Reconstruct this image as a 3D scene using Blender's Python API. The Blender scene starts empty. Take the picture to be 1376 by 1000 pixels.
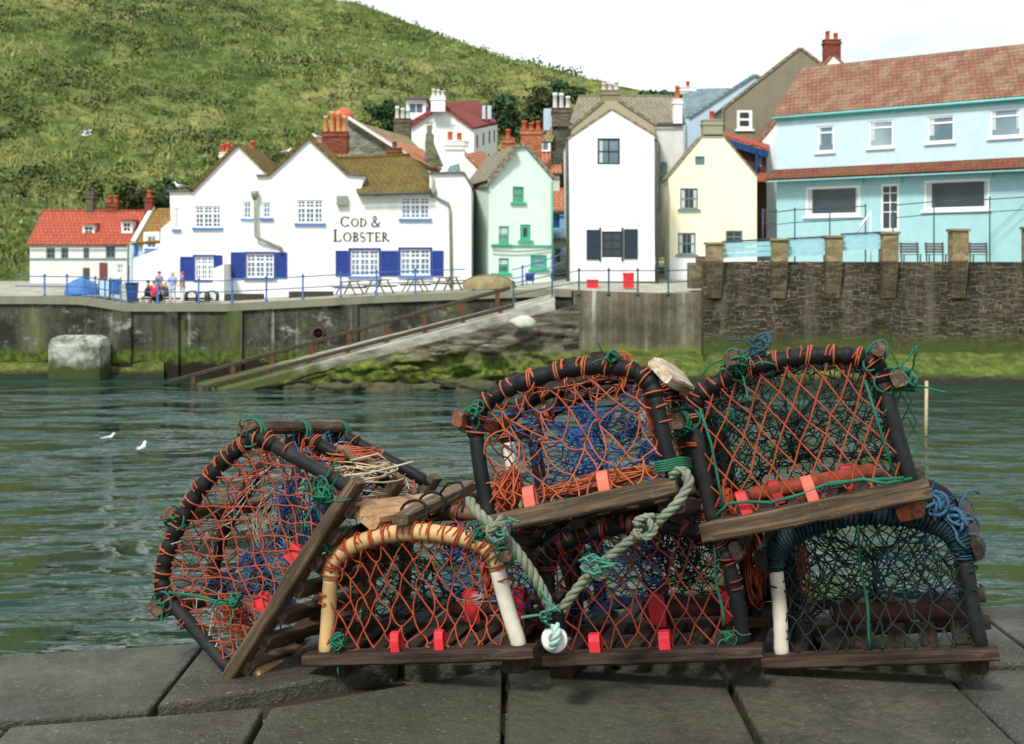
import bpy, bmesh, math, random
from mathutils import Vector, Matrix, noise
from mathutils.geometry import tessellate_polygon
R = math.radians
rnd = random.Random(7)
scene = bpy.context.scene
col = scene.collection
F, CX, HY, CZ = 1800.0, 688.0, 350.0, 6.2      # focal length in photo pixels, principal column, horizon row, eye height above water


def P(x, y, D):
    return Vector(((x - CX) * D / F, D, CZ + (HY - y) * D / F))


def S(r, g, b):
    f = lambda c: (c / 255 / 12.92) if c / 255 <= .04045 else ((c / 255 + .055) / 1.055) ** 2.4
    return (f(r), f(g), f(b))


# ------------------------------------------------------------------ mesh builder
class MB:
    def __init__(s):
        s.v, s.f, s.sm = [], [], []

    def add(s, vs, fs, smooth=False):
        b = len(s.v)
        s.v.extend(vs)
        for f in fs:
            s.f.append(tuple(b + i for i in f)); s.sm.append(smooth)

    def box8(s, p, smooth=False):      # p: bottom 4 (ccw) then top 4
        s.add(p, [(3, 2, 1, 0), (4, 5, 6, 7), (0, 1, 5, 4), (1, 2, 6, 5), (2, 3, 7, 6), (3, 0, 4, 7)], smooth)

    def box(s, a, b):
        x0, y0, z0 = a; x1, y1, z1 = b
        s.box8([Vector(q) for q in ((x0, y0, z0), (x1, y0, z0), (x1, y1, z0), (x0, y1, z0), (x0, y0, z1), (x1, y0, z1), (x1, y1, z1), (x0, y1, z1))])

    def beam(s, p, q, w, h, up=Vector((0, 0, 1)), bev=0.0, wob=0.0):
        p, q = Vector(p), Vector(q)
        d = (q - p).normalized(); x = d.cross(up)
        if x.length < 1e-4: x = d.cross(Vector((1, 0, 0)))
        x.normalize(); z = x.cross(d)
        hw, hh = w / 2, h / 2
        b = bev
        prof = [(-hw + b, -hh), (hw - b, -hh), (hw, -hh + b), (hw, hh - b), (hw - b, hh), (-hw + b, hh), (-hw, hh - b), (-hw, -hh + b)] if b > 0 else [(-hw, -hh), (hw, -hh), (hw, hh), (-hw, hh)]
        n = len(prof)
        L = (q - p).length
        k = max(1, int(L / .05)) if wob else 1
        vs = []
        for i in range(k + 1):
            c = p.lerp(q, i / k)
            e = 1 - (0.12 if (wob and i in (0, k)) else 0)
            for (a, c2) in prof:
                j = wob * (noise.noise(Vector((a * 30, c2 * 30, i * .7 + p.x * 9 + p.z * 7))) if wob else 0)
                vs.append(c + x * (a * e + j) + z * (c2 * e + j))
        fs = []
        for i in range(k):
            for m in range(n):
                fs.append((i * n + m, i * n + (m + 1) % n, (i + 1) * n + (m + 1) % n, (i + 1) * n + m))
        fs.append(tuple(reversed(range(n)))); fs.append(tuple(range(k * n, k * n + n)))
        s.add(vs, fs, False)

    def tube(s, path, r, n=8, closed=False, cap=True):
        m = len(path)
        if m < 2: return
        path = [Vector(p) for p in path]
        rf = r if callable(r) else (lambda i: r)
        t0 = (path[1] - path[0]).normalized() if (path[1] - path[0]).length > 1e-9 else Vector((0, 0, 1))
        a = t0.orthogonal().normalized()
        vs = []
        for i in range(m):
            if closed: t = path[(i + 1) % m] - path[i - 1]
            else: t = path[min(i + 1, m - 1)] - path[max(i - 1, 0)]
            if t.length < 1e-9: t = t0
            t = t.normalized()
            a = a - t * a.dot(t)
            if a.length < 1e-6: a = t.orthogonal()
            a.normalize(); b = t.cross(a)
            ri = rf(i)
            for k in range(n):
                an = 2 * math.pi * k / n
                vs.append(path[i] + a * (math.cos(an) * ri) + b * (math.sin(an) * ri))
        fs = []
        for i in range(m if closed else m - 1):
            j = (i + 1) % m
            for k in range(n):
                fs.append((i * n + k, i * n + (k + 1) % n, j * n + (k + 1) % n, j * n + k))
        if cap and not closed:
            fs.append(tuple(reversed(range(n)))); fs.append(tuple(range((m - 1) * n, m * n)))
        s.add(vs, fs, True)

    def strand(s, p, q, r, n=4):
        d = q - p
        if d.length < 1e-5: return
        d.normalize()
        a = d.orthogonal().normalized(); b = d.cross(a)
        vs = []
        for c in (p, q):
            for k in range(n):
                an = 2 * math.pi * k / n
                vs.append(c + a * (math.cos(an) * r) + b * (math.sin(an) * r))
        s.add(vs, [(k, (k + 1) % n, n + (k + 1) % n, n + k) for k in range(n)], True)

    def octa(s, c, r):
        vs = [c + Vector(o) * r for o in ((1, 0, 0), (-1, 0, 0), (0, 1, 0), (0, -1, 0), (0, 0, 1), (0, 0, -1))]
        s.add(vs, [(0, 2, 4), (2, 1, 4), (1, 3, 4), (3, 0, 4), (2, 0, 5), (1, 2, 5), (3, 1, 5), (0, 3, 5)], True)

    def lathe(s, c, prof, n=12, axis=None, cap=True):      # prof: (r, h)
        ax = (axis or Vector((0, 0, 1))).normalized(); a = ax.orthogonal().normalized(); b = ax.cross(a)
        vs, fs = [], []
        for (r, h) in prof:
            for k in range(n):
                an = 2 * math.pi * k / n
                vs.append(c + ax * h + a * (r * math.cos(an)) + b * (r * math.sin(an)))
        for i in range(len(prof) - 1):
            for k in range(n):
                fs.append((i * n + k, i * n + (k + 1) % n, (i + 1) * n + (k + 1) % n, (i + 1) * n + k))
        if cap:
            fs.append(tuple(reversed(range(n)))); fs.append(tuple(range((len(prof) - 1) * n, len(prof) * n)))
        s.add(vs, fs, True)

    def blob(s, c, rx, ry, rz, nz=.15, fr=1.5, seg=14, rings=9, flat=None):
        vs, fs = [], []
        c = Vector(c)
        for i in range(rings + 1):
            th = math.pi * i / rings
            for k in range(seg):
                ph = 2 * math.pi * k / seg
                d = Vector((math.sin(th) * math.cos(ph), math.sin(th) * math.sin(ph), math.cos(th)))
                q = 1 + nz * noise.noise(d * fr + c * 1.7)
                v = Vector((d.x * rx * q, d.y * ry * q, d.z * rz * q))
                if flat is not None: v.z = max(v.z, flat)
                vs.append(c + v)
        for i in range(rings):
            for k in range(seg):
                fs.append((i * seg + k, (i + 1) * seg + k, (i + 1) * seg + (k + 1) % seg, i * seg + (k + 1) % seg))
        s.add(vs, fs, True)

    def slab(s, pts, t, nrm=None):      # closed plate under pts (3 or 4 points), thickness t, opposite to upward normal
        pts = [Vector(p) for p in pts]
        n = (pts[1] - pts[0]).cross(pts[2] - pts[0]).normalized()
        if n.z < 0: pts.reverse(); n = -n
        k = len(pts)
        lo = [p - n * t for p in pts]
        s.add(lo + pts, [tuple(reversed(range(k))), tuple(range(k, 2 * k))] + [(i, (i + 1) % k, k + (i + 1) % k, k + i) for i in range(k)])

    def build(s, name, mat, parent=None, local=False, uv=True, bevel=0):
        off = Vector((0, 0, 0))
        if parent is not None and not local:
            o = parent
            while o is not None:
                off += o.location; o = o.parent
        me = bpy.data.meshes.new(name)
        vs = [v - off for v in s.v] if off.length else s.v
        me.from_pydata([tuple(v) for v in vs], [], s.f)
        me.polygons.foreach_set('use_smooth', s.sm)
        if uv:
            lay = me.uv_layers.new(name='UVMap')
            data = [0.0] * (2 * len(me.loops))
            for p in me.polygons:
                n = p.normal
                if abs(n.z) > .985: t, b = Vector((1, 0, 0)), Vector((0, 1, 0))
                else:
                    t = Vector((-n.y, n.x, 0)).normalized(); b = n.cross(t)
                for li in p.loop_indices:
                    v = s.v[me.loops[li].vertex_index]
                    data[2 * li] = v.dot(t); data[2 * li + 1] = v.dot(b)
            lay.data.foreach_set('uv', data)
        me.update()
        for m in (mat if isinstance(mat, (list, tuple)) else [mat]): me.materials.append(m)
        o = bpy.data.objects.new(name, me); col.objects.link(o)
        if parent is not None: o.parent = parent
        if bevel:
            md = o.modifiers.new('Bevel', 'BEVEL'); md.width = bevel; md.segments = 2; md.limit_method = 'ANGLE'
        return o


def tag(o, label=None, cat=None, group=None, kind=None):
    if label: o['label'] = label
    if cat: o['category'] = cat
    if group: o['group'] = group
    if kind: o['kind'] = kind
    return o


def thing(name, loc, label, cat, group=None):
    o = bpy.data.objects.new(name, None); col.objects.link(o)
    o.location = loc; o.empty_display_size = .2
    return tag(o, label, cat, group)


def copy_tree(o, parent=None):
    c = o.copy(); col.objects.link(c)
    if parent is not None: c.parent = parent
    for ch in list(o.children): copy_tree(ch, c)
    return c


# ------------------------------------------------------------------ materials
class NT:
    def __init__(s, name):
        s.m = bpy.data.materials.new(name); s.m.use_nodes = True
        s.t = s.m.node_tree; s.b = s.t.nodes['Principled BSDF']

    def n(s, typ, ins=None, **kw):
        nd = s.t.nodes.new(typ)
        for k, v in kw.items(): setattr(nd, k, v)
        for k, v in (ins or {}).items():
            sk = nd.inputs[k]
            if isinstance(v, bpy.types.NodeSocket): s.t.links.new(v, sk)
            else: sk.default_value = v
        return nd

    def coord(s, which='Object', scale=(1, 1, 1), rot=(0, 0, 0)):
        tc = s.n('ShaderNodeTexCoord')
        return s.n('ShaderNodeMapping', {'Vector': tc.outputs[which], 'Scale': scale, 'Rotation': rot}).outputs[0]

    def noise(s, vec, scale, detail=4, rough=.6, dist=0):
        return s.n('ShaderNodeTexNoise', {'Vector': vec, 'Scale': scale, 'Detail': detail, 'Roughness': rough, 'Distortion': dist}).outputs[0]

    def ramp(s, fac, stops):
        r = s.n('ShaderNodeValToRGB', {'Fac': fac})
        e = r.color_ramp.elements
        while len(e) < len(stops): e.new(0.5)
        for k, (p, c) in enumerate(stops):
            e[k].position = p
            e[k].color = (c, c, c, 1) if isinstance(c, (int, float)) else (*c, 1)
        return r.outputs[0]

    def mix(s, fac, a, b, mode='MIX'):
        nd = s.n('ShaderNodeMix', data_type='RGBA', blend_type=mode)
        for k, v in ((0, fac), (6, a), (7, b)):
            sk = nd.inputs[k]
            if isinstance(v, bpy.types.NodeSocket): s.t.links.new(v, sk)
            elif k == 0: sk.default_value = v
            else: sk.default_value = (*v, 1)
        return nd.outputs[2]

    def math(s, op, a, b=0.0, clamp=False):
        nd = s.n('ShaderNodeMath', operation=op, use_clamp=clamp)
        for k, v in ((0, a), (1, b)):
            if isinstance(v, bpy.types.NodeSocket): s.t.links.new(v, nd.inputs[k])
            else: nd.inputs[k].default_value = v
        return nd.outputs[0]

    def sep(s, vec): return s.n('ShaderNodeSeparateXYZ', {0: vec}).outputs

    def bump(s, h, strength=.5, dist=.02, prev=None):
        ins = {'Height': h, 'Strength': strength, 'Distance': dist}
        if prev is not None: ins['Normal'] = prev
        return s.n('ShaderNodeBump', ins).outputs[0]

    def done(s, colr, rough=.8, nrm=None, spec=.3, metal=0.0):
        for k, v in (('Base Color', colr), ('Roughness', rough), ('Normal', nrm), ('Specular IOR Level', spec), ('Metallic', metal)):
            if v is None: continue
            if isinstance(v, bpy.types.NodeSocket): s.t.links.new(v, s.b.inputs[k])
            else: s.b.inputs[k].default_value = (*v, 1) if isinstance(v, tuple) else v
        return s.m


def mul(c, k): return tuple(min(1, x * k) for x in c)


def plain(name, c, rough=.6, var=.2, scale=6, spec=.3, bump=.0, bscale=60, metal=0.0, bd=.004):
    t = NT(name); v = t.coord('Object')
    cc = t.ramp(t.noise(v, scale, 5), [(.3, mul(c, 1 - var)), (.7, mul(c, 1 + var))])
    nr = t.bump(t.noise(v, bscale, 4), bump, bd) if bump else None
    return t.done(cc, rough, nr, spec, metal)


def plaster(name, c, dirt=.12, dc=(.25, .26, .2), rough=.85):
    t = NT(name); v = t.coord('Object')
    a = t.noise(v, .7, 6, .65)
    st = t.noise(t.coord('Object', (1.6, 1.6, .12)), 1.3, 5, .6)
    k = t.math('MULTIPLY', t.ramp(a, [(.42, 0.0), (.75, 1.0)]), t.ramp(st, [(.4, .15), (.72, 1.0)]))
    base = t.ramp(t.noise(v, 2.2, 4), [(.35, mul(c, .95)), (.65, mul(c, 1.03))])
    cc = t.mix(t.math('MULTIPLY', k, dirt * 3, True), base, dc)
    return t.done(cc, rough, t.bump(t.noise(v, 14, 5), .25, .02), .25)


def tiles(name, c1, c2, lichen=(.3, .28, .14), lk=.5, w=.30, h=.38, mort=.03):
    t = NT(name); uv = t.coord('UV'); v = t.coord('Object')
    br = t.n('ShaderNodeTexBrick', {'Vector': uv, 'Color1': (*c1, 1), 'Color2': (*c2, 1), 'Mortar': (*mul(c1, .28), 1), 'Scale': 1.0, 'Mortar Size': mort, 'Mortar Smooth': .4, 'Bias': 0.0, 'Brick Width': w, 'Row Height': h})
    br.offset = .5
    su = t.sep(uv)
    wv = t.math('SINE', t.math('MULTIPLY', su[0], 2 * math.pi / w))
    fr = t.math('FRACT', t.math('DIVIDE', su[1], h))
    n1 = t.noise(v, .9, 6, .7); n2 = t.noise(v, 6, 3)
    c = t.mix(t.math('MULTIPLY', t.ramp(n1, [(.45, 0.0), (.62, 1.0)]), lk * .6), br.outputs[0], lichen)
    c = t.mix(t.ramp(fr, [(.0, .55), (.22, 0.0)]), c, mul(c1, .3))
    c = t.mix(t.ramp(n2, [(.3, .0), (.8, .55)]), c, mul(c1, .45))
    hgt = t.math('ADD', t.math('MULTIPLY', wv, .5), t.math('MULTIPLY', fr, -1.0))
    return t.done(c, .85, t.bump(hgt, .9, .05), .2)


def stonework(name, c1, c2, mortar, w=.6, h=.22, dark=.5, algae=None, top=None, ms=.03):
    t = NT(name); v = t.coord('Object')
    uv = t.coord('UV')
    nv = t.n('ShaderNodeTexNoise', {'Vector': v, 'Scale': 1.3, 'Detail': 3.0})
    wob = t.n('ShaderNodeVectorMath', {0: nv.outputs[1], 1: (.5, .5, .5)}, operation='SUBTRACT').outputs[0]
    wob = t.n('ShaderNodeVectorMath', {0: wob, 'Scale': .42}, operation='SCALE').outputs[0]
    uw = t.n('ShaderNodeVectorMath', {0: uv, 1: wob}, operation='ADD').outputs[0]
    br = t.n('ShaderNodeTexBrick', {'Vector': uw, 'Color1': (*c1, 1), 'Color2': (*c2, 1), 'Mortar': (*mortar, 1), 'Scale': 1.0, 'Mortar Size': ms, 'Mortar Smooth': .3, 'Bias': -.1, 'Brick Width': w, 'Row Height': h})
    br.squash = .7; br.squash_frequency = 3; br.offset = .43
    vo = t.n('ShaderNodeTexVoronoi', {'Vector': t.n('ShaderNodeMapping', {'Vector': uw, 'Scale': (.9 / w, .9 / h, 1)}).outputs[0], 'Scale': 1.0}, feature='F1')
    vg = t.n('ShaderNodeSeparateColor', {0: vo.outputs['Color']}).outputs[0]
    c = t.mix(.55, br.outputs[0], t.ramp(vg, [(0.0, .12), (1.0, .9)]), 'OVERLAY')
    big = t.noise(v, .35, 6, .7)
    c = t.mix(t.ramp(big, [(.35, 0.0), (.7, dark)]), c, mul(c1, .25))
    c = t.mix(t.ramp(t.noise(v, 5, 5, .7), [(.4, 0.0), (.75, .6)]), c, mul(c2, 1.3))
    st = t.noise(t.coord('Object', (1.4, 1.4, .1)), 1.1, 5, .7)
    c = t.mix(t.ramp(st, [(.5, 0.0), (.72, .55)]), c, mul(mortar, .8))
    if algae:
        z = t.math('ADD', t.sep(v)[2], t.math('MULTIPLY', t.math('SUBTRACT', t.noise(v, .8, 5), .5), 1.6))
        c = t.mix(t.ramp(t.math('MULTIPLY', z, .25), [(algae[0] * .25, 1.0), (algae[1] * .25, 0.0)]), c, algae[2])
    hgt = t.math('ADD', br.outputs['Fac'], t.math('MULTIPLY', t.noise(v, 6, 5), -.6))
    return t.done(c, .9, t.bump(t.math('MULTIPLY', hgt, -1.0), .9, .09), .2)


def wood(name, c1, c2, axis='x', rough=.75):
    t = NT(name)
    sc = {'x': (1.2, 26, 26), 'y': (26, 1.2, 26), 'z': (26, 26, 1.2)}[axis]
    g = t.noise(t.coord('Object', sc), 2.2, 6, .65, .6)
    v = t.coord('Object')
    blotch = t.noise(v, 7, 5, .6)
    c = t.ramp(g, [(.28, mul(c1, .45)), (.46, c1), (.62, c2), (.8, mul(c2, 1.25))])
    c = t.mix(t.ramp(blotch, [(.45, 0.0), (.7, .55)]), c, mul(c1, .5))
    c = t.mix(t.ramp(t.noise(v, 90, 2), [(.66, 0.0), (.74, .6)]), c, mul(c2, 1.4))
    return t.done(c, rough, t.bump(g, .6, .006), .25)


def twine(name, c, var=.35, rough=.7, bs=260):
    t = NT(name); v = t.coord('Object')
    c0 = t.ramp(t.noise(v, 9, 4, .7), [(.3, mul(c, 1 - var)), (.55, c), (.75, mul(c, 1 + var))])
    g = sum(c) / 3
    c0 = t.mix(t.ramp(t.noise(v, 38, 4, .75), [(.5, 0.0), (.7, .6)]), c0, tuple(.45 * x + .4 * g + .01 for x in c))
    return t.done(c0, rough, t.bump(t.noise(v, bs, 2), .5, .001), .25)


def glass(name, c, c2=None):
    t = NT(name); v = t.coord('Object')
    c0 = t.ramp(t.noise(t.coord('Object', (.5, .5, .25)), .8, 2, .4), [(.35, c), (.65, c2 or mul(c, 1.5))])
    return t.done(c0, .08, t.bump(t.noise(v, .8, 2), .08, .05), .4)


WHITE = plaster('white_render', (.78, .79, .765), .2, (.36, .34, .27))
WHITE2 = plaster('aged_white_render', (.66, .67, .63), .14)
MINT = plaster('mint_render', S(207, 226, 214), .12, (.3, .36, .3))
CREAM = plaster('cream_render', S(242, 237, 202), .14, (.4, .38, .22))
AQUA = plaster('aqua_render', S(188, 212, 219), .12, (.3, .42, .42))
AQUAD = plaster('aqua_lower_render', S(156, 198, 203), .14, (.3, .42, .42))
PBLUE = plaster('pale_blue_render', S(176, 200, 216), .08)
SKYB = plaster('sky_blue_render', S(120, 178, 220), .05)
GREYR = plaster('grey_pebbledash', S(128, 124, 104), .22, (.1, .1, .07))
BROWNW = plaster('brown_boarding', S(82, 52, 46), .1, (.05, .03, .02))
STONE_G = stonework('grey_rubble_stone', S(128, 132, 116), S(98, 104, 92), S(158, 160, 142), .5, .2, .4)
BRICKR = stonework('red_brick', S(150, 66, 48), S(120, 54, 44), S(120, 100, 84), .24, .09, .35, ms=.012)
BRICKO = stonework('orange_brick', S(186, 104, 72), S(164, 84, 58), S(170, 140, 110), .24, .09, .2, ms=.012)
BRICKB = stonework('brown_brick', S(112, 104, 84), S(86, 80, 66), S(120, 114, 96), .24, .09, .35, ms=.012)
TERRA = plain('terracotta', S(190, 92, 62), .8, .25, 6)
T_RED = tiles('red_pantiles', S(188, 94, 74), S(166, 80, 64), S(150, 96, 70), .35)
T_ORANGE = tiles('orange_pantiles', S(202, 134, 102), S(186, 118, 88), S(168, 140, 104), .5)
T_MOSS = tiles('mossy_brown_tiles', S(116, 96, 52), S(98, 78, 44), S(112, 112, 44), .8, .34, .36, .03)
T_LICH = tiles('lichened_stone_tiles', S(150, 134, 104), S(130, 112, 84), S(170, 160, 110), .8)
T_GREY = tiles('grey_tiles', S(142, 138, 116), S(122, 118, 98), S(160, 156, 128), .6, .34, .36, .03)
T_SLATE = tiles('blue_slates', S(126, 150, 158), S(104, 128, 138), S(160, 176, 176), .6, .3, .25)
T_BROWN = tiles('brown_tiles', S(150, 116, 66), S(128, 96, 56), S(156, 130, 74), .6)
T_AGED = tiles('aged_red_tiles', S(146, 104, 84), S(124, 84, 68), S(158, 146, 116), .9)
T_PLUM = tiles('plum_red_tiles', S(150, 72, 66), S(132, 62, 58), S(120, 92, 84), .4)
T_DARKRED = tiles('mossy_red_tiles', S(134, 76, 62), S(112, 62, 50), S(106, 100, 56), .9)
EDGE = plain('dark_verge', S(94, 96, 84), .8, .3)
P_WHITE = plain('white_paint', (.78, .79, .78), .5, .05)
P_BLUE = plain('royal_blue_paint', S(34, 58, 132), .55, .18, 3)
P_SILL = plain('blue_sill_paint', S(84, 122, 190), .55, .15, 3)
P_NAVY = plain('navy_paint', S(38, 52, 66), .5, .2, 4)
P_GREEN = plain('sea_green_paint', S(64, 160, 124), .55, .15, 3)
P_GREY = plain('grey_paint', S(108, 126, 128), .6, .15, 3)
P_AQUA = plain('aqua_trim', S(118, 186, 184), .6, .12, 3)
P_PALEAQ = plain('pale_aqua_boards', S(150, 198, 206), .6, .12, 3)
P_FASCIA = plain('deep_blue_fascia', S(28, 60, 108), .5, .2, 3)
P_RAIL = plain('blue_rail_paint', S(58, 92, 150), .5, .25, 4)
P_RAILD = plain('dark_rail_paint', S(46, 70, 84), .5, .25, 4)
P_PIPE = plain('grey_green_pipe', S(128, 138, 118), .6, .25, 3)
P_INK = plain('dark_lettering', S(40, 46, 48), .6, .25, 6)
G_DARK = glass('dark_glass', (.02, .03, .034), (.04, .055, .06))
G_GREY = glass('grey_glass', S(88, 112, 122), S(140, 160, 166))
G_PALE = glass('pale_glass', S(74, 98, 116), S(120, 146, 164))
G_GREEN = glass('greenish_glass', S(60, 110, 96), S(128, 168, 156))
CURT = plain('net_curtain', S(186, 196, 196), .9, .12, 5)
P_RED = plain('red_plastic', S(214, 44, 50), .45, .12, 8)


# ------------------------------------------------------------------ facades
class Fac:
    def __init__(s, x0, D0, x1, D1):
        a = P(x0, HY, D0); b = P(x1, HY, D1)
        s.o = Vector((a.x, a.y, 0)); s.u = Vector((b.x - a.x, b.y - a.y, 0)); s.len = s.u.length; s.u.normalize()
        s.n = Vector((s.u.y, -s.u.x, 0))            # towards the harbour
    def uv(s, x, y):
        d = Vector(((x - CX) / F, 1, (HY - y) / F))
        den = d.dot(s.n); t = s.o.dot(s.n) / den
        q = d * t
        return ((q - s.o).dot(s.u), CZ + q.z)
    def pt(s, u, z, off=0): return s.o + s.u * u + Vector((0, 0, z)) + s.n * off
    def box(s, mb, u0, z0, u1, z1, o0, o1):
        mb.box8([s.pt(u0, z0, o1), s.pt(u1, z0, o1), s.pt(u1, z0, o0), s.pt(u0, z0, o0), s.pt(u0, z1, o1), s.pt(u1, z1, o1), s.pt(u1, z1, o0), s.pt(u0, z1, o0)])
    def rect(s, x0, y0, x1, y1):
        xm, ym = (x0 + x1) / 2, (y0 + y1) / 2
        return (s.uv(x0, ym)[0], s.uv(xm, y1)[1], s.uv(x1, ym)[0], s.uv(xm, y0)[1])


WT = .24


def wall(root, fac, outline, depth, mat, holes=(), name='wall', uvs=False):
    """front plate with real openings, plus the shell of the house behind it"""
    ol = outline if uvs else [fac.uv(*p) for p in outline]
    loops = [ol] + [[(h[0], h[1]), (h[2], h[1]), (h[2], h[3]), (h[0], h[3])] for h in holes]
    mb = MB()
    v3 = [[Vector((u, z, 0)) for (u, z) in lp] for lp in loops]
    tris = tessellate_polygon(v3)
    flat = [p for lp in loops for p in lp]
    mb.add([fac.pt(u, z, 0) for u, z in flat], [tuple(t) for t in tris])
    for h in loops[1:]:
        for i in range(4):
            a, b = h[i], h[(i + 1) % 4]
            mb.add([fac.pt(*a, 0), fac.pt(*b, 0), fac.pt(*b, -WT), fac.pt(*a, -WT)], [(0, 1, 2, 3)])
    n = len(ol)
    for i in range(n):
        a, b = ol[i], ol[(i + 1) % n]
        mb.add([fac.pt(*a, 0), fac.pt(*b, 0), fac.pt(*b, -depth), fac.pt(*a, -depth)], [(0, 1, 2, 3)])
    tb = tessellate_polygon([v3[0]])
    mb.add([fac.pt(u, z, -depth) for u, z in ol], [tuple(t) for t in tb])
    o = mb.build(name, mat, root)
    bm = bmesh.new(); bm.from_mesh(o.data)
    bmesh.ops.remove_doubles(bm, verts=bm.verts, dist=.0005)
    bmesh.ops.recalc_face_normals(bm, faces=bm.faces); bm.to_mesh(o.data); bm.free()
    return o


ST_PUB = dict(b=.09, mull=[1/3, 2/3], trans=[.34], mt=.12, munc=[1/6, .5, 5/6], munr=[.17, .56, .78], mw=.055)
ST_SASH = dict(b=.09, mull=[], trans=[.5], mt=.07, munc=[.5], munr=[], mw=.05)
ST_CROSS = dict(b=.09, mull=[.5], trans=[.5], mt=.06, munc=[], munr=[], mw=.04)
ST_PLAIN = dict(b=.09, mull=[], trans=[], mt=.06, munc=[], munr=[], mw=.04)
ST_TOP = dict(b=.10, mull=[], trans=[.26], mt=.10, munc=[], munr=[], mw=.04)
ST_SIX = dict(b=.09, mull=[.5], trans=[1/3, 2/3], mt=.05, munc=[], munr=[], mw=.04)
ST_DOOR = dict(b=.14, mull=[.5], trans=[.2, .4, .6], mt=.05, munc=[], munr=[], mw=.04)


def window(root, fac, r, st, fm, gm, sill=None, casing=None, name='window', label=None, curtain=None):
    u0, z0, u1, z1 = r
    w, h = u1 - u0, z1 - z0
    mb = MB(); b = st['b']
    fr, bk = -.05, -.13
    fac.box(mb, u0, z0, u1, z0 + b, bk, fr); fac.box(mb, u0, z1 - b, u1, z1, bk, fr)
    fac.box(mb, u0, z0 + b, u0 + b, z1 - b, bk, fr); fac.box(mb, u1 - b, z0 + b, u1, z1 - b, bk, fr)
    for k in st['mull']:
        fac.box(mb, u0 + w * k - st['mt'] / 2, z0 + b, u0 + w * k + st['mt'] / 2, z1 - b, bk + .002, fr - .004)
    for k in st['trans']:
        fac.box(mb, u0 + b, z1 - h * k - st['mt'] / 2, u1 - b, z1 - h * k + st['mt'] / 2, bk + .004, fr - .008)
    for k in st['munc']:
        fac.box(mb, u0 + w * k - st['mw'] / 2, z0 + b, u0 + w * k + st['mw'] / 2, z1 - b, bk + .006, fr - .03)
    for k in st['munr']:
        fac.box(mb, u0 + b, z1 - h * k - st['mw'] / 2, u1 - b, z1 - h * k + st['mw'] / 2, bk + .008, fr - .034)
    o = mb.build(name, fm, root)
    if label: o['label'] = label
    g = MB(); fac.box(g, u0 + .02, z0 + .02, u1 - .02, z1 - .02, -.20, -.10); g.build('pane', gm, o)
    if curtain:      # cloth hanging just inside the glazing
        for (ca, cb, ct) in curtain:
            c = MB(); n = 14; xa, xb = u0 + b * .6 + (w - b * 1.2) * ca, u0 + b * .6 + (w - b * 1.2) * cb; zb_ = z0 + b * .5 + (h - b) * (1 - ct)
            vs = []
            for i in range(n + 1):
                x = xa + (xb - xa) * i / n; dd = .008 * math.sin(i * 1.9)
                for (zz, oo) in ((zb_, 0), (z1 - b * .5, 0)): vs += [fac.pt(x, zz, -.090 + dd), fac.pt(x, zz, -.097 + dd)]
            c.add(vs, [q for i in range(n) for q in ((i * 4, i * 4 + 4, i * 4 + 6, i * 4 + 2), (i * 4 + 1, i * 4 + 3, i * 4 + 7, i * 4 + 5))], True); c.build('curtain', CURT, o)
    if sill is not None:
        s = MB(); fac.box(s, u0 - .14, z0 - .13, u1 + .14, z0 - .002, -.03, .14); s.build('sill', sill, o)
    if casing is not None:
        c = MB(); k = .11
        fac.box(c, u0 - k, z1 + .002, u1 + k, z1 + k, -.03, .07); fac.box(c, u0 - k, z0 - k, u1 + k, z0 - .002, -.03, .07)
        fac.box(c, u0 - k, z0 - .001, u0 - .002, z1 + .001, -.03, .06); fac.box(c, u1 + .002, z0 - .001, u1 + k, z1 + .001, -.03, .06)
        c.build('casing', casing, o)
    return o


def door(root, fac, r, m, glazed=None):
    u0, z0, u1, z1 = r
    if glazed: return window(root, fac, r, ST_DOOR, m, glazed, name='door')
    mb = MB(); fac.box(mb, u0, z0, u1, z1, -.16, -.06)
    w = (u1 - u0)
    for k in range(2):
        for j in range(2):
            fac.box(mb, u0 + w * (.14 + .4 * k), z0 + (z1 - z0) * (.1 + .45 * j), u0 + w * (.46 + .4 * k), z0 + (z1 - z0) * (.45 + .45 * j), -.058, -.035)
    o = mb.build('door', m, root)
    h = MB(); h.blob(fac.pt(u1 - .12, (z0 + z1) / 2, .0), .04, .04, .04, 0); h.build('handle', P_GREY, o)
    return o


def shutter(root, fac, r, m, leaves=1):
    u0, z0, u1, z1 = r
    w = (u1 - u0) / leaves
    for k in range(leaves):
        mb = MB(); a, b = u0 + k * w + .01, u0 + (k + 1) * w - .01
        fac.box(mb, a, z0, b, z1, .003, .045)
        for (c, d) in ((a, a + .07), (b - .07, b)): fac.box(mb, c, z0, d, z1, .047, .07)
        for q in (z0, (z0 + z1) / 2 - .05, z1 - .1): fac.box(mb, a + .071, q, b - .071, q + .1, .046, .066)
        n = max(3, int((b - a - .14) / .1))
        for i in range(1, n):
            x = a + .07 + (b - a - .14) * i / n
            fac.box(mb, x - .008, z0 + .1, x + .008, z1 - .1, .046, .054)
        mb.build('shutter', m, root)


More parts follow.
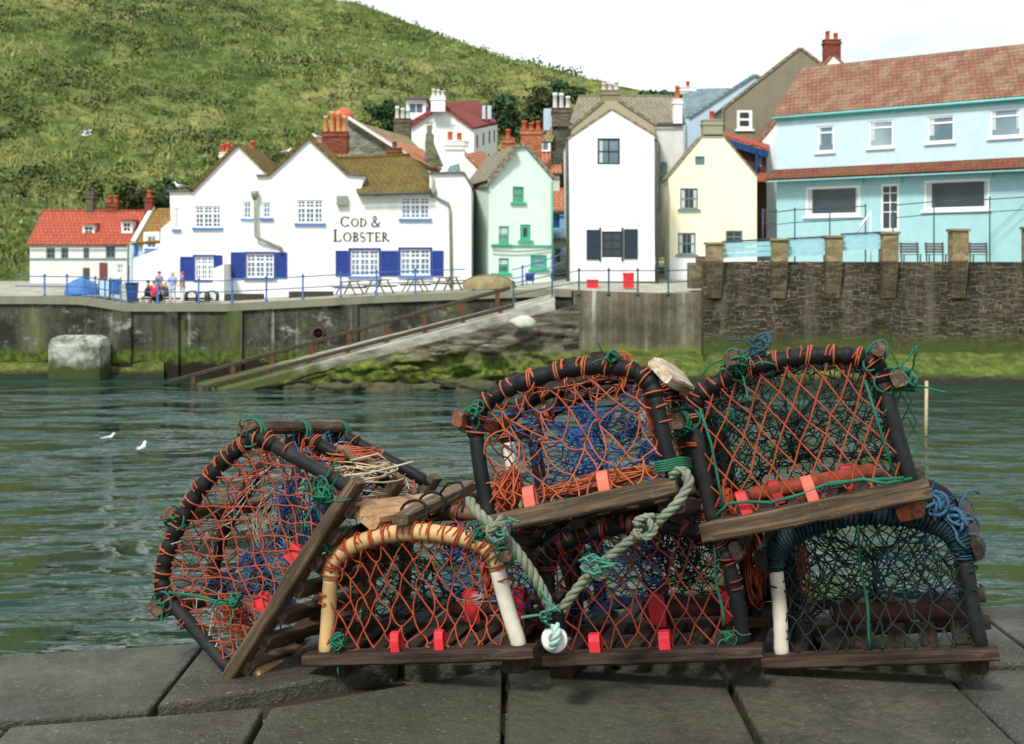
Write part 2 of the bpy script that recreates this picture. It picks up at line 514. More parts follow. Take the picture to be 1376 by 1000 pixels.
def roof_edges(root, fac, edges, depth, mat, t=.16, over=.18, name='roof'):
    mb = MB()
    for (a, b) in edges:
        a, b = fac.uv(*a), fac.uv(*b)
        d = Vector((b[0] - a[0], b[1] - a[1])).normalized()
        nx, nz = -d.y, d.x
        if nz < 0: nx, nz = -nx, -nz
        e = .003
        q = [(a[0] + nx * e, a[1] + nz * e), (b[0] + nx * e, b[1] + nz * e), (b[0] + nx * t, b[1] + nz * t), (a[0] + nx * t, a[1] + nz * t)]
        mb.box8([fac.pt(*q[0], over), fac.pt(*q[1], over), fac.pt(*q[1], -depth - .1), fac.pt(*q[0], -depth - .1), fac.pt(*q[3], over), fac.pt(*q[2], over), fac.pt(*q[2], -depth - .1), fac.pt(*q[3], -depth - .1)])
    return mb.build(name, mat, root)


def chimney(root, x0, y0, x1, y1, D, mat, pots=2, potm=None, dep=.7, ph=None):
    a, b = P(x0, y1, D), P(x1, y0, D)
    mb = MB(); mb.box((a.x, D, a.z), (b.x, D + dep, b.z))
    w = b.x - a.x
    mb.box((a.x - .06, D - .06, b.z - .28), (b.x + .06, D + dep + .06, b.z - .12))
    mb.box((a.x - .04, D - .04, b.z + .002), (b.x + .04, D + dep + .04, b.z + .07))
    o = mb.build('chimney', mat, root)
    for k in range(pots):
        h = (ph or .55) * (1 + .15 * math.sin(k * 2.1 + x0))
        p = MB(); p.lathe(Vector((a.x + w * (k + .5) / pots, D + dep / 2, b.z + .06)), [(.17, 0), (.14, h * .8), (.17, h * .82), (.17, h), (.11, h), (.11, h * .6)], 10, cap=False)
        p.build('chimney_pot', potm or TERRA, o)
    return o


def pipe(root, pts, r=.05, m=None, name='drainpipe'):
    mb = MB(); mb.tube(pts, r, 7); return mb.build(name, m or P_PIPE, root)


def ridge_house(root, x0, x1, yb, ye, yr, D, run, wm, rm, rects=(), over=.2, depth=None, rx0=None, rx1=None):
    """wall facing us with the roof sloping up and away to a ridge, falling again behind it"""
    fac = Fac(x0, D, x1, D)
    a, b = P(x0, ye, D), P(x1, ye, D)
    zr = P(0, yr, D + run).z
    xa = a.x if rx0 is None else P(rx0, yr, D + run).x
    xb = b.x if rx1 is None else P(rx1, yr, D + run).x
    holes = [fac.rect(*r) for r in rects]
    wall(root, fac, [(x0, yb), (x0, ye), (x1, ye), (x1, yb)], 2 * run, wm, holes)
    g = MB()
    for x, xr in ((a.x, xa), (b.x, xb)):
        for s in (0,):
            q = [Vector((x, D + .01, a.z)), Vector((x, D + 2 * run - .01, a.z)), Vector((xr, D + run, zr - .05))]
            g.add(q + [v + Vector((.12 if x == a.x else -.12, 0, 0)) for v in q], [(0, 1, 2), (5, 4, 3), (0, 2, 5, 3), (1, 4, 5, 2)])
    g.build('gable_end', wm, root)
    k = (zr - a.z) / run
    mb = MB()
    mb.slab([Vector((a.x - .15, D - over, a.z - over * k + .14)), Vector((b.x + .15, D - over, a.z - over * k + .14)), Vector((xb + .15, D + run, zr + .14)), Vector((xa - .15, D + run, zr + .14))], .13)
    mb.slab([Vector((xa - .15, D + run, zr + .138)), Vector((xb + .15, D + run, zr + .138)), Vector((b.x + .15, D + 2 * run + over, a.z - over * k + .14)), Vector((a.x - .15, D + 2 * run + over, a.z - over * k + .14))], .13)
    mb.tube([Vector((xa - .15, D + run, zr + .13)), Vector((xb + .15, D + run, zr + .13))], .11, 8)
    mb.build('roof', rm, root)
    gt = MB(); gt.tube([Vector((a.x - .1, D - over - .05, a.z - over * k + .02)), Vector((b.x + .1, D - over - .05, a.z - over * k + .02))], .06, 6); gt.build('gutter', EDGE, root)
    return fac, holes


def root_at(fac, x, y, name, label, cat, group=None):
    u, z = fac.uv(x, y)
    return thing(name, fac.pt(u, z), label, cat, group)
EXPO = 0.85
# ================================================================== light, sky, camera
SUN_EL, SUN_AZ = 50.0, 205.0          # sun high behind the photographer's left shoulder
w = bpy.data.worlds.new('World'); scene.world = w; w.use_nodes = True
nt = w.node_tree; bg = nt.nodes['Background']
sky = nt.nodes.new('ShaderNodeTexSky'); sky.sky_type = 'NISHITA'; sky.sun_disc = False
sky.sun_elevation = R(SUN_EL); sky.sun_rotation = R(SUN_AZ)
tcw = nt.nodes.new('ShaderNodeTexCoord')
nz = nt.nodes.new('ShaderNodeTexNoise'); nz.inputs['Scale'].default_value = 2.2; nz.inputs['Detail'].default_value = 7; nz.inputs['Roughness'].default_value = .6
mpw = nt.nodes.new('ShaderNodeMapping'); mpw.inputs['Scale'].default_value = (1, 1, 2.6)
nt.links.new(tcw.outputs['Generated'], mpw.inputs[0]); nt.links.new(mpw.outputs[0], nz.inputs['Vector'])
rp = nt.nodes.new('ShaderNodeValToRGB'); rp.color_ramp.elements[0].position = .32; rp.color_ramp.elements[0].color = (.5,) * 3 + (1,)
rp.color_ramp.elements[1].position = .6; rp.color_ramp.elements[1].color = (1, 1, 1, 1)
nt.links.new(nz.outputs[0], rp.inputs[0])
mxw = nt.nodes.new('ShaderNodeMix'); mxw.data_type = 'RGBA'
nt.links.new(rp.outputs[0], mxw.inputs[0]); nt.links.new(sky.outputs[0], mxw.inputs[6])
nz2 = nt.nodes.new('ShaderNodeTexNoise'); nz2.inputs['Scale'].default_value = 3.4; nz2.inputs['Detail'].default_value = 8; nz2.inputs['Roughness'].default_value = .58
nt.links.new(mpw.outputs[0], nz2.inputs['Vector'])
rp2 = nt.nodes.new('ShaderNodeMapRange'); rp2.inputs[1].default_value = .36; rp2.inputs[2].default_value = .62; rp2.inputs[3].default_value = 6.2; rp2.inputs[4].default_value = 9.8      # cloud brightness, grey bellies to white
nt.links.new(nz2.outputs[0], rp2.inputs[0])
tint = nt.nodes.new('ShaderNodeVectorMath'); tint.operation = 'SCALE'; tint.inputs[0].default_value = (.96, 1.0, 1.0); nt.links.new(rp2.outputs[0], tint.inputs['Scale'])
nt.links.new(tint.outputs[0], mxw.inputs[7])
nt.links.new(mxw.outputs[2], bg.inputs[0]); bg.inputs[1].default_value = .088
sd = bpy.data.lights.new('sun', 'SUN'); sd.energy = 2.3; sd.angle = R(9); sd.color = (1, .96, .9)
so = bpy.data.objects.new('sun', sd); col.objects.link(so)
az = R(SUN_AZ); d = Vector((math.sin(az) * math.cos(R(SUN_EL)), math.cos(az) * math.cos(R(SUN_EL)), math.sin(R(SUN_EL))))
so.rotation_euler = d.to_track_quat('Z', 'Y').to_euler()
cd = bpy.data.cameras.new('camera'); co = bpy.data.objects.new('camera', cd); col.objects.link(co); scene.camera = co
co.location = (0, 0, CZ); co.rotation_euler = (R(90), 0, 0)
cd.sensor_width = 36; cd.lens = 36 * F / 1376; cd.shift_y = (HY - 500) / 1376; cd.clip_end = 3000; cd.clip_start = .1
cd.dof.use_dof = True; cd.dof.focus_distance = 3.75; cd.dof.aperture_fstop = 9.5
vs = scene.view_settings; vs.view_transform = 'Standard'; vs.look = 'None'; vs.exposure = EXPO; vs.gamma = 1
scene.cycles.max_bounces = 8; scene.cycles.transparent_max_bounces = 8


def lerp_tab(tab, x):
    if x <= tab[0][0]: return tab[0][1]
    for (a, b), (c, e) in zip(tab, tab[1:]):
        if x <= c: return b + (e - b) * (x - a) / (c - a)
    return tab[-1][1]


def grid(nu, nv, fn, closed=False):
    mb = MB()
    vs = [fn(i / nu, j / nv) for j in range(nv + 1) for i in range(nu + 1)]
    mb.add(vs, [(j * (nu + 1) + i, j * (nu + 1) + i + 1, (j + 1) * (nu + 1) + i + 1, (j + 1) * (nu + 1) + i) for j in range(nv) for i in range(nu)], True)
    return mb


# ================================================================== water
t = NT('harbour_water'); v = t.coord('Object', (1, 1, 1))
n1 = t.noise(t.coord('Object', (.36, .75, 1)), .62, 2.2, .45, .3)
n2 = t.noise(t.coord('Object', (.5, 1.0, 1)), 3.2, 2, .5, .3)
n3 = t.noise(t.coord('Object', (1, 1, 1)), .14, 3, .5)
amp = t.ramp(n3, [(.38, .25), (.62, 1.0)])
h = t.math('ADD', t.math('MULTIPLY', t.math('MULTIPLY', n1, amp), 1.0), t.math('MULTIPLY', n2, .07))
nr = t.bump(h, 1.0, 1.9)
cw = t.mix(t.ramp(t.noise(v, .35, 4), [(.35, 0.0), (.65, 1.0)]), (.002, .022, .016), (.005, .034, .026))
WATER = t.done(cw, .05, nr, .75)
t.b.inputs['IOR'].default_value = 1.33
t.b.inputs['Specular Tint'].default_value = (.82, 1.0, .91, 1)
mb = MB(); mb.add([Vector((-300, -20, 0)), Vector((300, -20, 0)), Vector((300, 82, 0)), Vector((-300, 82, 0))], [(0, 1, 2, 3)])
tag(mb.build('water', WATER), kind='structure')

# ================================================================== town quay on the far side
TOP = [(-500, 398), (60, 399), (112, 400), (150, 406), (165, 409), (300, 409), (400, 404), (500, 398), (650, 392), (742, 389), (800, 391), (880, 394), (960, 393), (1500, 392)]
QD = 72.0


def ztop(X): return CZ - (lerp_tab(TOP, CX + X * F / QD) - HY) * QD / F


def slope(X): return .012 + .035 * min(1, max(0, (X + 2) / 6))


t = NT('quay_paving'); v = t.coord('Object')
c = t.ramp(t.noise(v, .8, 6, .7), [(.3, S(104, 104, 92)), (.5, S(150, 150, 138)), (.7, S(178, 178, 166))])
PAVE = t.done(c, .9, t.bump(t.noise(v, 9, 5), .4, .03), .2)


def fdeck(a, b):
    X = -60 + 130 * a; D = QD + .02 + b * b * 75
    return Vector((X, D, ztop(X * QD / D if D < 90 else X) - .02 + slope(X) * min(D - QD, 40)))


mb = grid(130, 24, fdeck)
tag(mb.build('quay_ground', PAVE), kind='structure')

# concrete quay wall with a leached coping, buttress strips, weed at the tide line
t = NT('weathered_quay_concrete'); v = t.coord('Object'); sp = t.sep(v)
big = t.noise(v, .45, 7, .7); st = t.noise(t.coord('Object', (1.1, 1.1, .13)), .9, 7, .72); fine = t.noise(v, 5, 6, .7)
c = t.ramp(st, [(.30, S(40, 42, 34)), (.44, S(68, 68, 56)), (.60, S(94, 94, 80)), (.74, S(150, 154, 140))])
c = t.mix(t.ramp(big, [(.42, .95), (.53, 0.0)]), c, S(40, 43, 36))
c = t.mix(t.ramp(t.noise(t.coord('Object', (.6, .6, .9)), 1.0, 6, .75), [(.56, 0.0), (.66, .7)]), c, S(172, 178, 166))
c = t.mix(t.ramp(fine, [(.35, .4), (.6, 0.0)]), c, S(40, 42, 36))
sd2 = t.noise(t.coord('Object', (2.2, 2.2, .05)), .8, 4, .6)
c = t.mix(t.math('MULTIPLY', t.ramp(sd2, [(.60, 0.0), (.68, .75)]), t.ramp(big, [(.4, .2), (.6, 1.0)])), c, S(196, 200, 186))
gs = t.noise(t.coord('Object', (.5, .5, .2)), .9, 4, .6)
c = t.mix(t.ramp(gs, [(.56, 0.0), (.68, .7)]), c, S(88, 100, 48))
zz = t.math('ADD', sp[2], t.math('MULTIPLY', t.math('SUBTRACT', t.noise(v, .9, 6, .7), .5), 1.5))
zn = t.math('MULTIPLY', zz, .25)
c = t.mix(t.ramp(zn, [(.30, 1.0), (.40, 0.0)]), c, t.mix(t.ramp(t.noise(v, 3, 5), [(.35, 0.0), (.65, 1.0)]), S(44, 54, 26), S(92, 106, 40)))
c = t.mix(t.ramp(zn, [(.15, 1.0), (.21, 0.0)]), c, S(34, 33, 25))
CONC = t.done(c, .9, t.bump(t.math('ADD', fine, t.math('MULTIPLY', st, 1.5)), .6, .06), .2)


def wall_run(x0, x1, mat, name, label, proud=0.0, zlow=-1.0, depth=3.0, cat='quay wall', zadd=0.0):
    n = max(2, int((x1 - x0) / 12))
    X = [P(x0 + (x1 - x0) * i / n, HY, QD).x for i in range(n + 1)]
    r = thing(name, (X[0], QD, 0), label, cat)
    mb = MB(); vs = []
    for x in X:
        zt = ztop(x) + zadd
        for (y, z) in ((QD - proud, zlow), (QD - proud, zt), (QD + depth, zt), (QD + depth, zlow)):
            vs.append(Vector((x, y, z)))
    fs = []
    for i in range(n):
        for k in range(3): fs.append((i * 4 + k, (i + 1) * 4 + k, (i + 1) * 4 + k + 1, i * 4 + k + 1))
    fs += [(0, 1, 2, 3), (n * 4 + 3, n * 4 + 2, n * 4 + 1, n * 4)]
    mb.add(vs, fs)
    mb.build('wall_face', mat, r)
    return r, X


q1, X = wall_run(-420, 768, CONC, 'quay_wall', 'long stained concrete quay wall below the pub with weed along its foot')
COPE = plaster('quay_coping', S(128, 128, 108), .3, (.07, .08, .04))
mb = MB()
for a, b in zip(X, X[1:]):
    za, zb = ztop(a), ztop(b)
    mb.box8([Vector((a, QD - .16, za - .38)), Vector((b, QD - .16, zb - .38)), Vector((b, QD + .5, zb - .38)), Vector((a, QD + .5, za - .38)), Vector((a, QD - .16, za + .03)), Vector((b, QD - .16, zb + .03)), Vector((b, QD + .5, zb + .03)), Vector((a, QD + .5, za + .03))])
mb.build('coping', COPE, q1)
for px, wd in ((165, .5), (232, .35), (316, .4), (470, .45)):
    x = P(px, HY, QD).x; mb = MB(); mb.box((x - wd, QD - .22, -1), (x + wd, QD - .001, ztop(x) - .385)); mb.build('buttress', CONC, q1)
# drain outfall
c0 = P(428, 448, QD - .02)
mb = MB(); mb.lathe(c0 + Vector((0, .2, 0)), [(.34, 0), (.34, .36), (.25, .36), (.25, .02)], 16, Vector((0, -1, 0)), cap=False)
of = mb.build('outfall_pipe', plain('rusty_iron', S(84, 52, 40), .8, .4, 9), q1)
mb = MB(); mb.lathe(c0 + Vector((0, -.04, 0)), [(.252, 0), (.252, .02)], 16, Vector((0, -1, 0))); mb.build('outfall_shade_disc', plain('painted_hollow_shade', (.006, .006, .006), 1, 0), of)  # black disc stands in for the shade inside the pipe

q2, X2 = wall_run(770, 952, CONC, 'slip_head_wall', 'streaked grey concrete wall between the rocky bank and the dark stone wall', .0)
t = NT('streaked_brown_concrete'); v = t.coord('Object'); sp = t.sep(v)
st = t.noise(t.coord('Object', (1.6, 1.6, .07)), .9, 6, .7)
c = t.ramp(st, [(.3, S(56, 52, 40)), (.48, S(110, 104, 84)), (.6, S(136, 132, 112)), (.72, S(190, 194, 180))])
c = t.mix(t.ramp(t.noise(v, .6, 6, .7), [(.4, .7), (.6, 0.0)]), c, S(62, 58, 46))
zz = t.math('ADD', sp[2], t.math('MULTIPLY', t.math('SUBTRACT', t.noise(v, .9, 6, .7), .5), 1.4))
c = t.mix(t.ramp(t.math('MULTIPLY', zz, .25), [(.3, 1.0), (.42, 0.0)]), c, S(104, 120, 48))
CONC2 = t.done(c, .9, t.bump(t.math('ADD', st, t.noise(v, 6, 5)), .5, .05), .2)
for o in q2.children: o.data.materials[0] = CONC2

# dark masonry terrace wall on the right
SD = 70.6
DARKST = stonework('dark_harbour_stone', S(76, 68, 52), S(40, 36, 29), S(126, 120, 100), .8, .30, .85, (.5, 1.4, S(66, 76, 36)), ms=.03)
ts = thing('terrace_wall', P(945, 480, SD), 'high dark stone terrace wall with pale mortar joints under the aqua house', 'stone wall')
ZT = CZ - (352 - HY) * SD / F
xa, xb = P(946, 0, SD).x, P(1900, 0, SD).x
mb = MB()
NX, NZ = 90, 26
def fst(a, b):
    x = xa + (xb - xa) * a; z = -.6 + (ZT + .6) * b
    q = Vector((x * 1.5, 0, z * 3.4))
    o = .13 * noise.noise(q) + .06 * noise.noise(q * 2.7)
    return Vector((x, SD + .35 * b - .05 - o, z))
mb = grid(NX, NZ, fst)
mb.add([Vector((xa, SD + .35, ZT)), Vector((xb, SD + .35, ZT)), Vector((xb, SD + 1.0, ZT)), Vector((xa, SD + 1.0, ZT)), Vector((xa, SD + 1.0, -1)), Vector((xa, SD, -1))], [(0, 1, 2, 3), (0, 3, 4, 5)])
mb.build('wall_face', DARKST, ts)
PIL = stonework('sandstone_pillar', S(150, 136, 96), S(120, 108, 78), S(160, 150, 120), .5, .26, .5, ms=.02)
PD = 70.45
BUTT = stonework('dark_buttress_stone', S(104, 94, 70), S(66, 60, 48), S(130, 122, 98), .6, .3, .8, ms=.03)
for k, (xp, yt) in enumerate(((961, 326), (1048, 321), (1121, 317), (1196, 312), (1290, 308), (1390, 305))):
    x = P(xp, 0, PD).x; zt = P(0, yt, PD).z; zb = P(0, 352, PD).z
    mb = MB(); mb.box((x - .42, PD - .18, zb), (x + .42, PD + .75, zt - .12))
    o = mb.build('pillar', PIL, ts, bevel=.05)
    mb = MB(); q = [(x - .38, PD + .25), (x + .38, PD + .25), (x + .38, PD + .6), (x - .38, PD + .6)]; q2 = [(x - .43, PD - .2), (x + .43, PD - .2), (x + .43, PD + .5), (x - .43, PD + .5)]
    mb.box8([Vector((a, b, P(0, 402, PD).z)) for a, b in q] + [Vector((a, b, zb - .004)) for a, b in q2]); mb.build('buttress', BUTT, ts, bevel=.06)
    mb = MB(); mb.box((x - .5, PD - .26, zt - .118), (x + .5, PD + .83, zt + .02)); mb.build('cap', PIL, o, bevel=.03)
# low boundary piers stepping down to the left of the wall
mb = MB(); a = P(926, 388, 72.5); b = P(948, 353, 72.5); mb.box((a.x, 72.4, a.z), (b.x, 73.4, b.z)); a = P(930, 353, 72.5); mb.box((a.x + .3, 72.4, a.z), (b.x, 73.4, a.z + .35))
mb.build('end_pier', stonework('mossy_pier_stone', S(120, 112, 86), S(92, 86, 66), S(140, 136, 116), .5, .25, .6), ts, bevel=.04)

# terrace ground
mb = MB(); z = CZ - .1
mb.add([Vector((P(948, 0, 71.2).x, 71.5, ZT - .06)), Vector((70, 71.5, ZT - .06)), Vector((70, 100, ZT + .2)), Vector((P(1000, 0, 90).x, 100, ZT + .2)), Vector((P(985, 0, 82).x, 82, ZT)),
        Vector((P(948, 0, 71.2).x, 71.5, 2)), Vector((P(985, 0, 82).x, 82, 2)), Vector((P(1000, 0, 90).x, 100, 2))], [(0, 1, 2, 3, 4), (0, 4, 6, 5), (4, 3, 7, 6)])
tag(mb.build('terrace_ground', PAVE), kind='structure')

# ================================================================== weed-covered apron and rocky bank
t = NT('green_weed_rock'); v = t.coord('Object'); sp = t.sep(v)
g = t.noise(v, 1.1, 6, .7); g2 = t.noise(v, 5, 5, .7)
c = t.ramp(g, [(.3, S(52, 66, 22)), (.46, S(78, 90, 36)), (.6, S(106, 118, 52)), (.75, S(104, 102, 70))])
c = t.mix(t.ramp(g2, [(.35, .6), (.6, 0.0)]), c, S(44, 52, 24))
zz = t.math('ADD', sp[2], t.math('MULTIPLY', t.math('SUBTRACT', g2, .5), .5))
c = t.mix(t.ramp(zz, [(.16, 1.0), (.42, 0.0)]), c, S(34, 36, 26))
WEED = t.done(c, .85, t.bump(t.math('ADD', g, g2), .7, .12), .25)


def fap(a, b):
    px = 755 + 850 * a
    D = 72.2 - 5.2 * b if px < 950 else 71.0 - 4.4 * b
    z = 1.45 * (1 - b) ** 1.0 - .35 * b
    x = P(px, 0, D).x
    q = Vector((x * .8, D * .8, 1))
    z += (.28 * noise.noise(q) + .14 * noise.noise(q * 2.6)) * (1 - abs(2 * b - 1) * .6)
    return Vector((x, D, z))


tag(grid(150, 16, fap).build('weedy_foreshore', WEED), kind='structure')


def fap2(a, b):
    px = -420 + 640 * a; D = 72.05 - 1.6 * b
    x = P(px, 0, D).x; z = .75 * (1 - b) - .3 * b + .18 * noise.noise(Vector((x * .9, D, 3)))
    return Vector((x, D, z))


tag(grid(90, 6, fap2).build('weedy_wall_foot', WEED), kind='structure')

# slipway: ramp corners (x px, y px, distance)
RB0, RB1 = P(744, 395, 71.6), P(236, 522, 67.2)      # back edge, top to bottom
RF0, RF1 = P(746, 404, 68.0), P(306, 523, 64.5)      # front edge
t = NT('slipway_concrete'); v = t.coord('Object'); sp = t.sep(v)
c = t.ramp(t.noise(t.coord('Object', (.35, 1.2, 1)), 1.6, 6, .7), [(.3, S(86, 86, 72)), (.5, S(142, 142, 128)), (.7, S(186, 186, 172))])
zz = t.math('ADD', sp[2], t.math('MULTIPLY', t.math('SUBTRACT', t.noise(v, 1.5, 5), .5), 1.6))
c = t.mix(t.ramp(t.math('MULTIPLY', zz, .25), [(.18, 1.0), (.40, 0.0)]), c, S(72, 80, 44))
SLIPM = t.done(c, .9, t.bump(t.noise(v, 7, 5), .4, .04), .2)
mb = MB()
N = 40
vs = []
for i in range(N + 1):
    k = i / N * 1.04
    b = RB0.lerp(RB1, k); f = RF0.lerp(RF1, k)
    for q in (b + Vector((0, 0, .02)), f + Vector((0, 0, .02)), f + Vector((0, -.05, -.55)), b + Vector((0, .05, -.55))): vs.append(q)
fs = [(i * 4 + k, (i + 1) * 4 + k, (i + 1) * 4 + (k + 1) % 4, i * 4 + (k + 1) % 4) for i in range(N) for k in range(4)]
mb.add(vs, fs)
tag(mb.build('slipway_path', SLIPM), kind='structure')
RAILW = wood('tarred_rail_timber', S(50, 46, 36), S(88, 80, 62), 'x')
RUST = plain('rusty_post', S(88, 58, 44), .85, .4, 8)


def slip_rail(name, label, A, B, k0, k1, n, lift, first_back):
    r = thing(name, A, label, 'slipway rail', 'low timber rails along the slipway')
    p, q = A.lerp(B, k0), A.lerp(B, k1)
    mb = MB(); mb.beam(p + Vector((0, 0, lift)), q + Vector((0, 0, lift)), .22, .2, bev=.03); mb.build('rail', RAILW, r)
    for i in range(n):
        c = p.lerp(q, (i + .35) / n)
        mb = MB(); mb.beam(c + Vector((0, 0, -.5)), c + Vector((0, 0, lift - .101)), .24, .24, up=Vector((0, 1, 0))); mb.build('post', RUST, r)
    return r


slip_rail('slipway_rail', 'upper timber rail along the wall side of the slipway', RB0 + Vector((-2, -.25, .02)), RB1 + Vector((0, -.2, .02)), .02, 1.02, 9, .40, True)
slip_rail('slipway_rail', 'lower timber rail along the water side of the slipway', P(690, 411, 68.3), P(272, 521, 65.2), 0, 1.0, 8, 0, False)

# ledged rock below the slipway
t = NT('ledged_shore_rock'); v = t.coord('Object'); sp = t.sep(v)
ly = t.noise(t.coord('Object', (.5, .5, 4.5)), 1.2, 6, .7)
c = t.ramp(ly, [(.32, S(44, 42, 36)), (.48, S(88, 83, 70)), (.62, S(118, 113, 98)), (.74, S(156, 150, 132))])
zz = t.math('ADD', sp[2], t.math('MULTIPLY', t.math('SUBTRACT', t.noise(v, .9, 6, .7), .5), 2.6))
gg = t.mix(t.ramp(t.noise(v, 3, 5), [(.35, 0.0), (.65, 1.0)]), S(48, 56, 24), S(108, 122, 46))
c = t.mix(t.ramp(t.math('MULTIPLY', zz, .25), [(.24, 1.0), (.50, 0.0)]), c, gg)
c = t.mix(t.ramp(t.math('MULTIPLY', zz, .25), [(.02, 1.0), (.14, 0.0)]), c, S(36, 36, 26))
ROCK = t.done(c, .9, t.bump(t.math('ADD', ly, t.noise(v, 6, 5)), .8, .1), .2)


def frk(a, b):
    k = 1.0 - a
    top = (RF0 + Vector((1.2, .1, -.15))).lerp(RF1 + Vector((0, 0, -.3)), k)
    z0 = top.z
    z = z0 * (1 - b) - .4 * b
    out = 1.1 * b * (z0 / 4) + .25
    st = math.floor(z * 2.6 + .8 * noise.noise(Vector((top.x * .5, 0, z)))) / 2.6
    q = Vector((top.x * .8, st * 3, z * 1.2))
    d = out - .16 + .5 * noise.noise(q) * min(1, b * 5) + .22 * noise.noise(q * 2.3) * min(1, b * 5)
    return Vector((top.x + .2 * noise.noise(q * 1.7), top.y - d, z))


tag(grid(170, 34, frk).build('rocky_bank', ROCK), kind='structure')
# boulders along the water's edge and on the bank
BOULD = plain('wet_boulder', S(64, 64, 44), .85, .5, 3, bump=.5, bscale=7, bd=.05)
for k, (px, py, D, s) in enumerate(((400, 519, 63.9, .5), (452, 520, 63.4, .7), (480, 516, 64.0, .45), (525, 521, 63.2, .8), (570, 519, 63.3, .6), (640, 517, 63.5, .7), (610, 512, 64.2, .5), (700, 514, 63.9, .6), (545, 497, 64.9, .4), (660, 470, 65.8, .45), (590, 470, 65.4, .35))):
    c = P(px, py, D); mb = MB(); mb.blob((c.x, c.y + .4, c.z - (.2 if k < 8 else 0)), s * 1.5, s * .8, s * .5, .6, 2.2, 18, 12)
    tag(mb.build('boulder', BOULD if k < 8 else ROCK), 'one of the grey boulders along the water edge below the slipway' if k < 8 else 'one of the ledge rocks part way up the bank under the slipway', 'boulder', 'boulders at the water edge' if k < 8 else 'rocks on the bank under the slipway')
c = P(703, 434, 66.4); mb = MB(); mb.blob(c, .62, .4, .34, .3, 1.5)
tag(mb.build('boulder', plain('whitened_stone', S(176, 180, 166), .85, .15, 4)), 'pale whitened boulder high on the rocky bank below the slipway', 'boulder')

# white block at far left
c = P(124, 479, 70.0)
mb = MB(); mb.box((c.x - 2.4, c.y - .2, -.5), (c.x + .55, 71.9, P(0, 452, 70).z))
t = NT('whitewashed_concrete'); v = t.coord('Object'); zq = t.math('ADD', t.sep(v)[2], t.math('MULTIPLY', t.math('SUBTRACT', t.noise(v, 1.6, 6, .7), .5), 1.3))
c_ = t.mix(t.ramp(t.math('MULTIPLY', zq, .25), [(.14, 1.0), (.30, 0.0)]), t.ramp(t.noise(v, 1.2, 6, .7), [(.40, S(92, 98, 82)), (.60, S(172, 180, 168))]), S(60, 68, 36))
wc = t.done(c_, .85, t.bump(t.noise(v, 8, 5), .4, .04), .2)
tag(mb.build('concrete_block', wc, bevel=.5), 'rounded whitewashed concrete block at the foot of the quay wall, far left', 'concrete block')

# ================================================================== hillside
SKY = [(-500, -120), (0, -80), (150, -55), (330, -20), (480, 18), (620, 62), (700, 88), (770, 106), (860, 120), (960, 130), (1100, 146), (1900, 170)]
BASE = 394.0


def fhill(a, b):
    px = -560 + 2500 * a
    ys = lerp_tab(SKY, px)
    D0, D1 = 101.0, 205.0 + 20 * math.sin(px * .004)
    if b <= .86:
        k = b / .86
        D = D0 + (D1 - D0) * k ** 1.15
        y = BASE + (ys - BASE) * (1 - (1 - k) ** 1.35)
    else:
        k = (b - .86) / .14
        D = D1 + 160 * k; y = ys + 30 * k
    p = P(px, y, D)
    q = Vector((p.x * .035 + p.y * .02, p.y * .05, 0))
    n = noise.noise(q) * 2.4 + noise.noise(q * 2.7 + Vector((4, 0, 0))) * 1.2 + noise.noise(q * 7) * .5
    p.z += n * min(1, b * 6) * (1 if b < .9 else .4)
    return p


t = NT('hillside_grass'); v = t.coord('Object')
dv = t.coord('Object', (.6, .35, .25), (0, R(28), R(12)))
b1 = t.noise(dv, .10, 7, .72, .8); b2 = t.noise(v, .55, 7, .75); b3 = t.noise(v, 2.2, 5, .7)
c = t.ramp(b1, [(.30, S(56, 70, 36)), (.42, S(84, 104, 52)), (.52, S(112, 126, 68)), (.66, S(158, 156, 98)), (.80, S(130, 126, 78))])
c = t.mix(t.ramp(b2, [(.36, .85), (.52, 0.0)]), c, S(44, 62, 28))
c = t.mix(t.ramp(b2, [(.55, 0.0), (.70, .6)]), c, S(176, 174, 108))
c = t.mix(t.ramp(b3, [(.3, .5), (.5, 0.0)]), c, S(50, 64, 32))
GRASSM = t.done(c, .95, t.bump(t.math('ADD', b2, t.math('MULTIPLY', b3, .6)), .9, .7), .1)
HG = grid(230, 90, fhill)
tag(HG.build('hillside', GRASSM), kind='structure')


def leaves(mb, c, rx, ry, rz, n, s, rg, shell=.55):
    for _ in range(n):
        while True:
            q = Vector((rg.uniform(-1, 1), rg.uniform(-1, 1), rg.uniform(-1, 1)))
            if shell < q.length < 1: break
        p = Vector((c[0] + q.x * rx, c[1] + q.y * ry, c[2] + q.z * rz))
        nrm = (q + Vector((rg.gauss(0, .5), rg.gauss(0, .5), rg.gauss(.3, .5)))).normalized()
        a = nrm.orthogonal().normalized(); b = nrm.cross(a)
        an = rg.uniform(0, 6.28); a, b = a * math.cos(an) + b * math.sin(an), b * math.cos(an) - a * math.sin(an)
        k = s * rg.uniform(.6, 1.4)
        mb.add([p - a * k * .5, p + b * k * .32, p + a * k * .6, p - b * k * .32], [(0, 1, 2, 3)])


def leafmat(name, c1, c2, c3):
    t = NT(name); v = t.coord('Object')
    c = t.ramp(t.noise(v, .45, 5, .7), [(.32, c1), (.5, c2), (.68, c3)])
    c = t.mix(t.ramp(t.noise(v, 3.0, 3, .7), [(.35, .6), (.6, 0.0)]), c, mul(c1, .8))
    return t.done(c, .7, None, .25)


